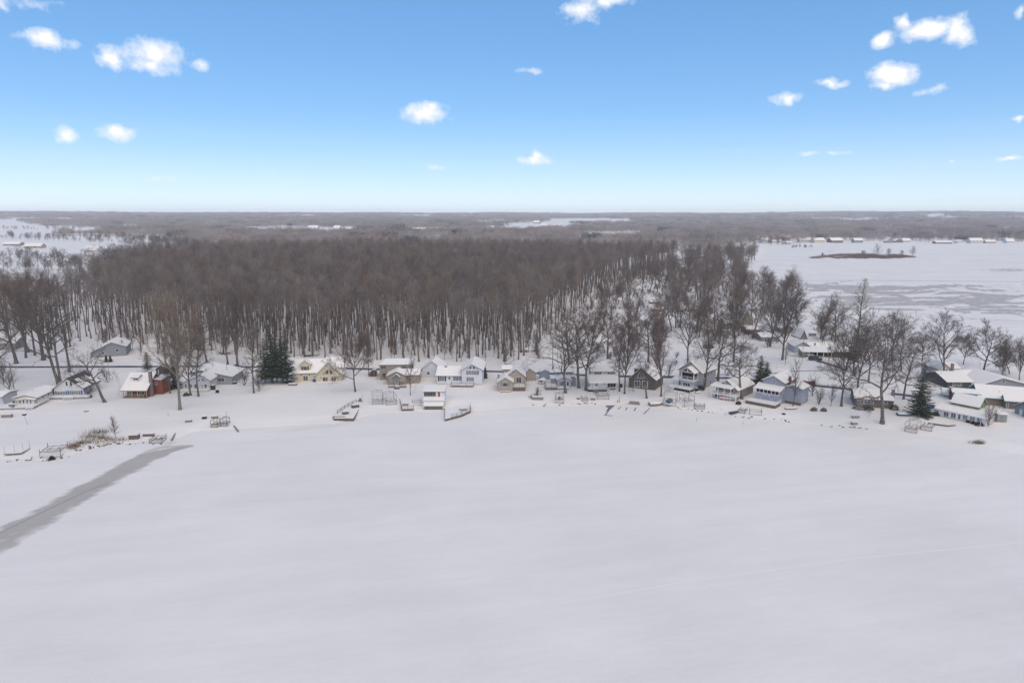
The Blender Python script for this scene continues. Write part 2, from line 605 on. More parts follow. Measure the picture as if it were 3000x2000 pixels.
def lake_marks(X, Y, Z):
    px, py = project(X, Y, 0 * X)
    s = np.full(X.shape, -1.0)
    xs = np.array([p[0][0] for p in STREAK_PX]); ys = np.array([p[0][1] for p in STREAK_PX]); ws = np.array([p[1] for p in STREAK_PX])
    pts = [at_z(*p[0]) for p in STREAK_PX]
    wid = [abs(at_z(p[0][0], p[0][1] + p[1])[1] - at_z(*p[0])[1]) * 0.55 for p in STREAK_PX]
    d = polydist(X, Y, pts)
    w = np.interp(X, [p[0] for p in pts], wid)
    near = np.clip(1.75 - 1.05 * d / np.maximum(w, .3), 0, 1.6)
    near = np.where(X < pts[-1][0] + 2, near, 0) * (Y < 260)
    # wind-scoured bare ice on the far bay
    bay = inpoly(px, py, [(2370, 838), (2600, 842), (2800, 848), (3300, 852), (3300, 915), (3000, 914), (2800, 908), (2560, 892), (2400, 868)])
    bd = polydist(px, py, [(2370, 838), (2600, 842), (2800, 848), (3300, 852), (3300, 915), (3000, 914), (2800, 908), (2560, 892), (2400, 868)], True)
    wx_ = px + 160 * (vnoise(px, py * 9, 160, 31) - .5)
    wy_ = py * 15 + 260 * (vnoise(px, py * 9, 140, 32) - .5)
    sw = .6 * vnoise(wx_, wy_, 105, 33) + .3 * vnoise(wx_, wy_, 44, 34) + .2 * vnoise(wx_, wy_, 19, 35)
    band = np.where(bay, .04 + .05 * sstep(870, 845, py), -.30 * sstep(0, 26, bd) - .03)
    b1 = 1.2 * sstep(.47, .61, sw + band)
    b1 = np.where(bd < 60, b1, 0) * (px > 2300)
    b2 = np.clip(1.2 - np.hypot((px - 2960) / 150, (py - 791) / 9), 0, 1)
    b3 = np.clip(1.15 - np.hypot((px - 2845) / 34, (py - 935) / 4), 0, 1)
    b4 = np.clip(1.05 - np.hypot((px - 2520) / 110, (py - 792) / 2.5), 0, .8)
    b5 = np.clip(1.05 - np.hypot((px - 2430) / 40, (py - 736) / 4), 0, .9)
    far = np.maximum.reduce([b1, b2, b3, b4, b5]) * (Y > 300)
    low = (0.16 * vnoise(X, Y, 35, 9)) * (Y > 300)
    return np.maximum(near, np.maximum(far, low))


rad = np.concatenate([np.linspace(8, 60, 8), np.linspace(64, 235, 200), np.linspace(240, 380, 30), np.linspace(382, 600, 150), np.linspace(606, 2200, 160), [4000.0]])
polar_sheet('frozen_lake', np.linspace(R(-62), R(62), 480), rad, lambda x, y: 0 * x, M_LAKE, lake_marks)
# the lake and land go on round and behind the camera
b = MB()
a0, a1 = R(62), R(298)
n = 24
ring = [(math.sin(a0 + (a1 - a0) * i / n), math.cos(a0 + (a1 - a0) * i / n)) for i in range(n + 1)]
V = [(0, 0, -0.02)] + [(4000 * s, 4000 * c, -0.02) for s, c in ring]
me = mesh_from('frozen_lake', V, [(0, i + 1, i) for i in range(1, n + 1)], M_LAKE)
me.attributes.new('mark', 'FLOAT', 'POINT').data.foreach_set('value', np.zeros(len(V), np.float32))
tag(link('frozen_lake', me), kind='structure')


def ribbon(name, pts, w, m, dz=0.012, kind='structure', step=3.0, onz=None):
    """strip laid on the ground along a polyline"""
    P = []
    for a, c in zip(pts[:-1], pts[1:]):
        n = max(1, int(math.dist(a[:2], c[:2]) / step))
        P += [(a[0] + (c[0] - a[0]) * i / n, a[1] + (c[1] - a[1]) * i / n) for i in range(n)]
    P.append(tuple(pts[-1][:2]))
    P = np.array(P)
    T = np.gradient(P, axis=0)
    T /= np.linalg.norm(T, axis=1, keepdims=True)
    Nn = np.stack([-T[:, 1], T[:, 0]], -1)
    ww = (w if np.ndim(w) else np.full(len(P), w)) * 0.5
    ww = ww * (0.85 + 0.3 * vnoise(P[:, 0], P[:, 1], 5, 4))
    cols = []
    for s in (-1, 0, 1):
        q = P + Nn * ww[:, None] * s
        z = np.maximum(height(q[:, 0], q[:, 1]), 0) + dz if onz is None else np.full(len(q), onz)
        cols.append(np.concatenate([q, z[:, None]], 1))
    V = np.stack(cols, 1).reshape(-1, 3)
    F = []
    for i in range(len(P) - 1):
        for j in (0, 1):
            F.append((i * 3 + j, i * 3 + j + 1, i * 3 + 4 + j, i * 3 + 3 + j)[::-1])
    me = mesh_from(name, V, np.array(F), m)
    return tag(link(name, me), kind=kind)

ribbon('road', ROAD, 2.7, M_ASPH, 0.05)
M_CRACK = mat('ice_crack', (0.33, 0.32, 0.32), 0.5, 0.2, 0.5)
M_TRACK = mat('snow_track', tuple(v * .86 for v in SNOW), 0.8, 0.08, 1.0)
for pts, w in (([(2200, 822), (2500, 821), (2800, 823.5), (3100, 826)], 2.6), ([(2690, 745), (3100, 747)], 3.0), ([(2290, 752.5), (2370, 751.5)], 2.0),
               ([(2290, 764), (2420, 763)], 2.0), ([(2640, 913), (2800, 931), (3100, 946)], 1.0), ([(2810, 763), (3100, 772)], 3.0)):
    ribbon('ice_crack', [at_z(*p) for p in pts], w, M_CRACK, onz=0.012, step=20)
ribbon('ice_crack', [at_z(*p) for p in [(-40, 1580), (90, 1516), (165, 1480), (250, 1440), (318, 1413)]], .16, mat('crack_dark', (0.2, 0.19, 0.18), .6), onz=0.012)
for pts, w in (([(775, 1266), (900, 1254), (1025, 1240)], .5), ([(800, 1270), (900, 1258), (1000, 1245)], .4), ([(1560, 1188), (1700, 1183), (1760, 1181)], .5)):
    ribbon('snowmobile_track', [at_z(*p) for p in pts], w, M_TRACK, onz=0.012)
# old tracks drifted over, a shade brighter than the snow round them
M_TRACK2 = mat('drifted_track', tuple(v * 1.012 for v in SNOW), 0.8, 0.02, 1.0)
ribbon('snowmobile_track', [at_z(*p) for p in [(1560, 1780), (2000, 1705), (2500, 1635), (3100, 1578)]], .4, M_TRACK2, onz=0.014)


# ------------------------------------------------------------------ bare deciduous trees
def nrm(v):
    return v / (np.linalg.norm(v, axis=-1, keepdims=True) + 1e-9)


def make_tree(seed, H, style, twigs=1.0, lean=(0, 0)):
    """returns trunk (V,F quads) and crown (V,F tris) arrays; base at the origin"""
    g = np.random.default_rng(seed)
    S = dict(
        forest=dict(r=0.0098, clear=.66, n1=18, l1=(.10, .21), a1=(28, 62), n2=5, l2=.48, n3=0, trop=.06, wob=.12, leader=1, tw=(.5, 1.3)),
        oak=dict(r=0.017, clear=.22, n1=14, l1=(.38, .60), a1=(42, 88), n2=8, l2=.46, n3=5, trop=.035, wob=.20, leader=.80, tw=(.4, 1.0)),
        maple=dict(r=0.014, clear=.22, n1=15, l1=(.38, .60), a1=(30, 62), n2=9, l2=.42, n3=4, trop=.05, wob=.10, leader=.86, tw=(.5, 1.2)),
        spire=dict(r=0.011, clear=.25, n1=30, l1=(.13, .27), a1=(32, 68), n2=6, l2=.45, n3=2, trop=.05, wob=.13, leader=1, tw=(.4, 1.0)),
        broom=dict(r=0.013, clear=.20, n1=22, l1=(.36, .62), a1=(16, 44), n2=8, l2=.42, n3=3, trop=.04, wob=.07, leader=.84, tw=(.6, 1.4)),
        snag=dict(r=0.022, clear=.30, n1=10, l1=(.32, .56), a1=(40, 85), n2=7, l2=.5, n3=4, trop=.05, wob=.27, leader=.72, tw=(.3, .8)),
        shrub=dict(r=0.010, clear=.04, n1=26, l1=(.5, .95), a1=(12, 55), n2=5, l2=.40, n3=0, trop=.03, wob=.10, leader=.7, tw=(.15, .4)),
        young=dict(r=0.009, clear=.22, n1=26, l1=(.24, .46), a1=(25, 52), n2=5, l2=.40, n3=0, trop=.05, wob=.08, leader=1, tw=(.25, .6)),
    )[style]
    tv, tf, cv, cf = [], [], [], []
    tn, cn = 0, 0
    tp, tdir, tl = [], [], []

    def put(pts, rads, k, crown):
        nonlocal tn, cn
        V, F = tube_arrays(pts, rads, k)
        if crown:
            F = np.concatenate([F[:, [0, 1, 2]], F[:, [0, 2, 3]]]) + cn
            cv.append(V); cf.append(F); cn += len(V)
        else:
            tv.append(V); tf.append(F + tn); tn += len(V)

    def path(p, d, L, n, wob, trop):
        pts = [p]
        for _ in range(n):
            d = nrm(d + g.normal(0, wob, 3) + np.array([0, 0, trop]))
            p = p + d * L / n
            pts.append(p)
        return np.array(pts)

    def at(pts, t):
        f = t * (len(pts) - 1)
        i = min(int(f), len(pts) - 2)
        q = pts[i] * (1 - f + i) + pts[i + 1] * (f - i)
        return q, nrm(pts[i + 1] - pts[i])

    def side(d, ang, az=None):
        u = nrm(np.cross(d, np.array([0.3, 0.5, 0.8]) if abs(d[2]) > .9 else np.array([0, 0, 1.0])))
        w = np.cross(d, u)
        az = g.uniform(0, 2 * np.pi) if az is None else az
        return nrm(d * math.cos(ang) + (u * math.cos(az) + w * math.sin(az)) * math.sin(ang))

    def twig(pts, dens, lo=0.15):
        L = np.linalg.norm(pts[-1] - pts[0])
        n = max(2, int(dens * L))
        f = g.uniform(lo, 1, n) * (len(pts) - 1)
        i = np.minimum(f.astype(int), len(pts) - 2)
        w = (f - i)[:, None]
        tp.append(pts[i] * (1 - w) + pts[i + 1] * w)
        tdir.append(nrm(pts[i + 1] - pts[i]))
    r0 = H * S['r']
    TH = H * S['leader']
    d0 = nrm(np.array([lean[0], lean[1], 1.0]))
    trunk = path(np.array([0, 0, -0.25]), d0, TH, 12, .035 if style in ('forest', 'spire') else .06, .05)
    tt = np.linspace(0, 1, 13)
    rads = r0 * (1 - tt) ** .75 + 0.02
    rads[0] *= 1.45
    rads[1] *= 1.05
    put(trunk, rads, 8, False)
    n1 = S['n1']
    for i in range(n1):
        t = S['clear'] / S['leader'] + (1 - S['clear'] / S['leader']) * ((i + g.uniform(0, .9)) / n1) ** .9
        t = min(t, .985)
        q, d = at(trunk, t)
        k = (t - S['clear']) / (1 - S['clear'])
        shp = {'oak': 1.0 - .35 * k, 'maple': 1.0 - .45 * k, 'forest': .7 + .6 * math.sin(math.pi * min(1, k * .9 + .1)) * .6, 'spire': 1.05 - .75 * k,
               'broom': 1.0 - .5 * k, 'snag': 1 - .4 * k, 'shrub': 1 - .3 * k, 'young': 1.05 - .65 * k}[style]
        L1 = H * g.uniform(*S['l1']) * shp
        a1 = R(g.uniform(*S['a1'])) * (1.15 - .5 * k)
        az = i * 2.4 + g.uniform(-.5, .5)
        b1 = path(q, side(d, a1, az), L1, 6, S['wob'], S['trop'])
        ra = max(.03, (rads[0] / 1.45) * (1 - t) ** .75 * .70 + .02)
        put(b1, np.linspace(ra, .018, 7), 5, style in ('forest', 'shrub') or ra < .05)
        twig(b1, 2.5 * twigs, .3)
        for j in range(S['n2']):
            t2 = (j + g.uniform(.2, 1)) / S['n2'] * .85 + .15
            q2, d2 = at(b1, t2)
            L2 = L1 * S['l2'] * g.uniform(.6, 1.15) * (1.15 - .5 * t2)
            b2 = path(q2, side(d2, R(g.uniform(25, 60))), L2, 4 if S['n3'] else 3, S['wob'] * 1.1, S['trop'])
            rb = max(.016, ra * (1 - t2 * .8) * .55)
            put(b2, np.linspace(rb, .012, len(b2)), 4 if S['n3'] else 3, rb < .06)
            twig(b2, (3.0 if S['n3'] else 5.5) * twigs)
            for m_ in range(S['n3']):
                q3, d3 = at(b2, g.uniform(.25, 1))
                b3 = path(q3, side(d3, R(g.uniform(20, 60))), L2 * g.uniform(.35, .7), 3, S['wob'], S['trop'])
                put(b3, np.linspace(max(.012, rb * .5), .009, 4), 3, True)
                twig(b3, 5.0 * twigs)
    P, D = np.concatenate(tp), np.concatenate(tdir)
    n = len(P)
    D = nrm(D * .9 + g.normal(0, .5, (n, 3)) + [0, 0, .25])
    Ln = g.uniform(*S['tw'], n)[:, None]
    w0 = TW_W * (0.55 if style in ('shrub', 'young') else 1)

    def tri(P, D, Ln, w):
        u = nrm(np.cross(D, g.normal(0, 1, D.shape)))
        V = np.stack([P - u * w, P + u * w, P + D * Ln], 1).reshape(-1, 3)
        return V, np.arange(len(V)).reshape(-1, 3)
    sets = [(P, D, Ln, w0)]
    for _ in range(2):
        t = g.uniform(.25, .95, (n, 1))
        P2 = P + D * Ln * t
        D2 = nrm(D + g.normal(0, .6, (n, 3)))
        sets.append((P2, D2, Ln * g.uniform(.35, .7, (n, 1)), w0 * .8))
    for s in sets:
        V, F = tri(*s)
        cv.append(V); cf.append(F + cn); cn += len(V)
    return (np.concatenate(tv), np.concatenate(tf)), (np.concatenate(cv), np.concatenate(cf))


TW_W = 0.018


def tree_meshes(name, seed, H, style, twigs=1.0, bark=None, tw=None, lean=(0, 0)):
    (a, b_), (c, d) = make_tree(seed, H, style, twigs, lean)
    return mesh_from('trunk', a, b_, bark or M_BARK, True), mesh_from('crown', c, d, tw or M_TWIG)


def plant_tree(meshes, loc, rz, sc, label, group=None, name='bare_tree', cat='tree'):
    e = empty(name, loc, rz, label, cat, group)
    e.scale = (sc[0], sc[0], sc[1]) if isinstance(sc, tuple) else (sc, sc, sc)
    link('trunk', meshes[0], e)
    link('crown', meshes[1], e)
    return e


# ------------------------------------------------------------------ the wood behind the road
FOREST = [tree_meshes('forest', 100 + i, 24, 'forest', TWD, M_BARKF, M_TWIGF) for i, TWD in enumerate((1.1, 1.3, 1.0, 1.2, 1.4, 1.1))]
UNDER = [tree_meshes('sapling', 150 + i, 7, 'young', .7, M_BARKF, M_TWIGR) for i in range(2)]


def scatter(poly, area, seed, jit=True):
    g = np.random.default_rng(seed)
    xs, ys = [p[0] for p in poly], [p[1] for p in poly]
    s = math.sqrt(area)
    X, Y = np.meshgrid(np.arange(min(xs), max(xs), s), np.arange(min(ys), max(ys), s))
    X, Y = X.ravel() + g.uniform(-.48, .48, X.size) * s, Y.ravel() + g.uniform(-.48, .48, Y.size) * s
    k = inpoly(X, Y, poly)
    return X[k], Y[k]


def gn_scatter(name, protos, X, Y, Z, idx, rz, sc, label, cat='wood'):
    """one stuff object: many instances of a few meshes"""
    pc = bpy.data.collections.new(name + '_kinds')
    for i, ms in enumerate(protos):
        o = bpy.data.objects.new('%s_kind_%02d' % (name, i), ms)
        pc.objects.link(o)
    me = bpy.data.meshes.new(name)
    n = len(X)
    me.vertices.add(n)
    me.vertices.foreach_set('co', np.stack([X, Y, Z], -1).astype(np.float32).ravel())
    me.attributes.new('pick', 'INT', 'POINT').data.foreach_set('value', idx.astype(np.int32))
    me.attributes.new('turn', 'FLOAT_VECTOR', 'POINT').data.foreach_set('vector', np.stack([0 * rz, 0 * rz, rz], -1).astype(np.float32).ravel())
    me.attributes.new('size', 'FLOAT_VECTOR', 'POINT').data.foreach_set('vector', sc.astype(np.float32).ravel())
    o = link(name, me)
    tag(o, label, cat, kind='stuff')
    ng = bpy.data.node_groups.new(name, 'GeometryNodeTree')
    ng.interface.new_socket('Geometry', in_out='INPUT', socket_type='NodeSocketGeometry')
    ng.interface.new_socket('Geometry', in_out='OUTPUT', socket_type='NodeSocketGeometry')
    N, L = ng.nodes.new, ng.links.new
    gi, go = N('NodeGroupInput'), N('NodeGroupOutput')
    ip = N('GeometryNodeInstanceOnPoints')
    ci = N('GeometryNodeCollectionInfo')
    ci.inputs['Collection'].default_value = pc
    ci.inputs['Separate Children'].default_value = True
    ci.inputs['Reset Children'].default_value = True

    def attr(nm, t):
        a = N('GeometryNodeInputNamedAttribute'); a.data_type = t
        a.inputs['Name'].default_value = nm
        return a.outputs[0]
    L(gi.outputs[0], ip.inputs['Points'])
    L(ci.outputs[0], ip.inputs['Instance'])
    ip.inputs['Pick Instance'].default_value = True
    L(attr('pick', 'INT'), ip.inputs['Instance Index'])
    L(attr('turn', 'FLOAT_VECTOR'), ip.inputs['Rotation'])
    L(attr('size', 'FLOAT_VECTOR'), ip.inputs['Scale'])
    L(ip.outputs[0], go.inputs[0])
    md = o.modifiers.new('scatter', 'NODES')
    md.node_group = ng
    return o


def joined(ms):
    """trunk + crown of one tree as a single mesh with two materials (for the uncountable rest of a wood)"""
    import bmesh
    me = bpy.data.meshes.new('wood_tree')
    bm = bmesh.new()
    bm.from_mesh(ms[0])
    n = len(bm.faces)
    bm.from_mesh(ms[1])
    bm.faces.ensure_lookup_table()
    for f in bm.faces[n:]:
        f.material_index = 1
    bm.to_mesh(me)
    bm.free()
    me.materials.append(ms[0].materials[0])
    me.materials.append(ms[1].materials[0])
    return me


wx, wy = scatter(WOOD, 37.0, 11)
px, py = project(wx, wy, height(wx, wy))
g = np.random.default_rng(5)
dens = np.where(px < 300, 0.62, np.where((px < 560) & (py > 940), .62, 1.0))           # thin at the left, open at its left edge
keep = g.uniform(0, 1, len(wx)) < dens
# kept clear: the grey house's yard, the road verge
keep &= ~((px > 215) & (px < 400) & (py > 1000))
keep &= ~((px < 260) & (py > 985) & (g.uniform(0, 1, len(wx)) < .6))
wx, wy, px, py = wx[keep], wy[keep], px[keep], py[keep]
wz = height(wx, wy) - .1
order = np.argsort(np.hypot(wx, wy) - 1e6 * ((px > -30) & (px < 3030)))
first, rest = order[:300], order[300:]
pick = g.integers(0, len(FOREST), len(wx))
turn = g.uniform(0, 6.28, len(wx))
sx = g.uniform(.8, 1.25, len(wx))
sz = g.uniform(.74, 1.14, len(wx))
for i in first:
    plant_tree(FOREST[pick[i]], (wx[i], wy[i], wz[i]), turn[i], (float(sx[i]), float(sz[i])),
               'tall slender bare tree standing in the front rows of the wood behind the road', 'bare trees along the front of the wood', 'forest_tree')
gn_scatter('wood', [joined(m) for m in FOREST], wx[rest], wy[rest], wz[rest], pick[rest], turn[rest],
           np.stack([sx, sx, sz], -1)[rest], 'dense bare brown wood stretching back behind the houses')
# thin saplings and brush in the wood's front
ux, uy = scatter(WOOD, 30.0, 12)
upx, upy = project(ux, uy, height(ux, uy))
k = (upy > 940) & (g.uniform(0, 1, len(ux)) < .75) & (upx > 280)
ux, uy = ux[k], uy[k]
n = len(ux)
s = g.uniform(.5, 1.2, n)
gn_scatter('undergrowth', [joined(m) for m in UNDER], ux, uy, height(ux, uy) - .05, g.integers(0, 2, n), g.uniform(0, 6.28, n), np.stack([s, s, s], -1),
           'thin brushy saplings under the trees of the wood', 'undergrowth')


# ------------------------------------------------------------------ far woods
def far_patch(seed, size, n, H, m=None):
    """a piece of distant woodland: trunks and loose twig clouds"""
    g = np.random.default_rng(seed)
    V, F, k = [], [], 0
    pts = g.uniform(-size / 2, size / 2, (n, 2))
    for (x, y) in pts:
        h = H * g.uniform(.7, 1.1)
        w = .22
        V.append(np.array([[x - w, y, -2], [x + w, y, -2], [x, y, h * .8]]))
        F.append(np.array([[k, k + 1, k + 2]])); k += 3
        q = 70
        th, ph = g.uniform(0, 6.28, q), g.uniform(0, 1, q)
        rr = g.uniform(.2, 1, q) ** .6
        c = np.stack([x + np.cos(th) * rr * 4.2 * np.sqrt(1 - (2 * ph - 1) ** 2 * .8), y + np.sin(th) * rr * 4.2 * np.sqrt(1 - (2 * ph - 1) ** 2 * .8), h * (.45 + .55 * ph)], -1)
        d = nrm(g.normal(0, .7, (q, 3)) + [0, 0, .8])
        u = nrm(np.cross(d, g.normal(0, 1, (q, 3)))) * .17
        tri = np.stack([c - u, c + u, c + d * g.uniform(1.2, 3.2, (q, 1))], 1).reshape(-1, 3)
        V.append(tri); F.append(np.arange(len(tri)).reshape(-1, 3) + k); k += len(tri)
    return mesh_from('far_wood_piece', np.concatenate(V), np.concatenate(F), m or M_TWIGF)


# open snow among the far woods, as seen ground areas (photo pixels)
OPEN_PX = [[(-400, 690), (130, 690), (420, 696), (560, 714), (640, 742), (560, 758), (300, 772), (290, 860), (-400, 990)],
           [(-400, 652), (60, 652), (130, 660), (140, 668), (-400, 674)], [(-400, 664), (240, 666), (260, 676), (150, 690), (-400, 690)],
           [(340, 664), (420, 666), (420, 676), (340, 676)], [(700, 668), (1060, 668), (1060, 686), (800, 686), (690, 680)],
           [(1190, 672), (1340, 672), (1340, 684), (1190, 684)], [(1600, 641), (1860, 643), (1850, 656), (1600, 655)], [(1480, 654), (1680, 652), (1680, 672), (1480, 672)],
           [(1690, 684), (1900, 684), (1900, 700), (1690, 700)], [(1390, 650), (1480, 650), (1480, 658), (1390, 658)],
           [(2700, 627), (2770, 628), (2770, 640), (2700, 640)], [(255, 668), (310, 668), (310, 684), (160, 690)]]
gg = np.random.default_rng(21)
NP = 5
PATCH = 46.0
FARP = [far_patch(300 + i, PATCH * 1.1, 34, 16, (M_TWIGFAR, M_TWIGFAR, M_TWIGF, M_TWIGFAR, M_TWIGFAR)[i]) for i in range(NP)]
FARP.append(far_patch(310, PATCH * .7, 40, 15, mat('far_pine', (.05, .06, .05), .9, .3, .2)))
X, Y = [], []
r = 560.0
while r < 9000:
    st = PATCH * (1 + max(0, r - 2500) / 6000)
    na = int(r * R(92) / st)
    a = np.linspace(R(-46), R(46), na) + gg.uniform(-.4, .4, na) * st / r
    rr = r + gg.uniform(-.4, .4, na) * st
    X.append(rr * np.sin(a)); Y.append(rr * np.cos(a))
    r += st
X, Y = np.concatenate(X), np.concatenate(Y)
fz = height(X, Y)
fpx, fpy = project(X, Y, np.maximum(fz, 0))
k = ~inpoly(X, Y, BAY) & (polydist(X, Y, BAY, True) > 34)
k &= ~(inpoly(X, Y, WOOD)) & (polydist(X, Y, WOOD, True) > 18)
for p in OPEN_PX:
    k &= ~inpoly(fpx, fpy, p)
# the settled strip between wood and bay has its own trees
k &= ~((fpx > 1650) & (fpx < 2290) & (fpy > 742))
k &= ~((fpx > 2200) & (fpy > 716) & (Y < 1600))
k &= Y > 300
# ragged glades and thin lots among the far woods
gl = .65 * vnoise(X, Y, 420, 41) + .35 * vnoise(X, Y, 150, 42)
k &= ~((gl > .70) & (np.hypot(X, Y) > 800))
k &= gg.uniform(0, 1, len(X)) < .9
X, Y, fz = X[k], Y[k], fz[k]
n = len(X)
s = gg.uniform(.85, 1.2, n) * (1 + np.clip(np.hypot(X, Y) - 2500, 0, 9e9) / 9000)
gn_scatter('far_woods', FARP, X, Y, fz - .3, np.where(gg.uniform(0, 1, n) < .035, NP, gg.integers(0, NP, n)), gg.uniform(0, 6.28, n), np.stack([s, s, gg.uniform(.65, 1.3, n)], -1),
           'far brown woods rolling away to the horizon', 'woods')

# ------------------------------------------------------------------ house builder
def siding(name, c, line=0.2):
    return mat('siding_' + name, c, 0.75, 0.07, 2.0, lines=line)


M_TRIM = mat('white_trim', (0.70, 0.70, 0.70), 0.6, 0.05, 3)
M_GLASS = mat('window_glass', (0.035, 0.038, 0.042), 0.12, 0.5, 0.8, spec=0.6, color2=(0.09, 0.095, 0.10))
M_GLASSL = mat('window_curtained', (0.20, 0.21, 0.22), 0.15, 0.3, 1.5, spec=0.6)
M_SCREEN = mat('porch_screen', (0.018, 0.016, 0.016), 0.6, 0.5, 1.0)
M_SHING = mat('shingle', (0.085, 0.062, 0.055), 0.95, 0.25, 5, bump=.4, bscale=9)
M_SHINGG = mat('shingle_grey', (0.16, 0.155, 0.15), 0.95, 0.2, 5, bump=.4, bscale=9)
M_WOOD = mat('weathered_wood', (0.12, 0.085, 0.06), 0.9, 0.3, 4, color2=(0.17, 0.13, 0.10))
M_WOODG = mat('grey_wood', (0.26, 0.24, 0.225), 0.9, 0.2, 4)
M_BRICK = mat('brick', (0.17, 0.07, 0.05), 0.9, 0.25, 8)
M_STONEC = mat('chimney_block', (0.20, 0.175, 0.165), 0.9, 0.2, 6)
M_BLACK = mat('black_paint_and_shade', (0.02, 0.02, 0.022), 0.6, 0.2, 4)  # black of real parts, and the shade painted into the boathouse opening
M_BLUE = mat('blue_shutter', (0.05, 0.12, 0.33), 0.6, 0.1, 4)
M_ALU = mat('aluminium', (0.21, 0.205, 0.20), 0.55, 0.2, 3, metal=0.0)
M_STEEL = mat('rusty_steel', (0.16, 0.13, 0.11), 0.7, 0.35, 3)
M_TEAL = mat('teal_trim', (0.035, 0.25, 0.28), 0.6, 0.1, 3)
M_REDD = mat('red_door', (0.36, 0.04, 0.025), 0.5, 0.1, 3)
M_FOUND = mat('foundation', (0.28, 0.27, 0.265), 0.9, 0.12, 3)


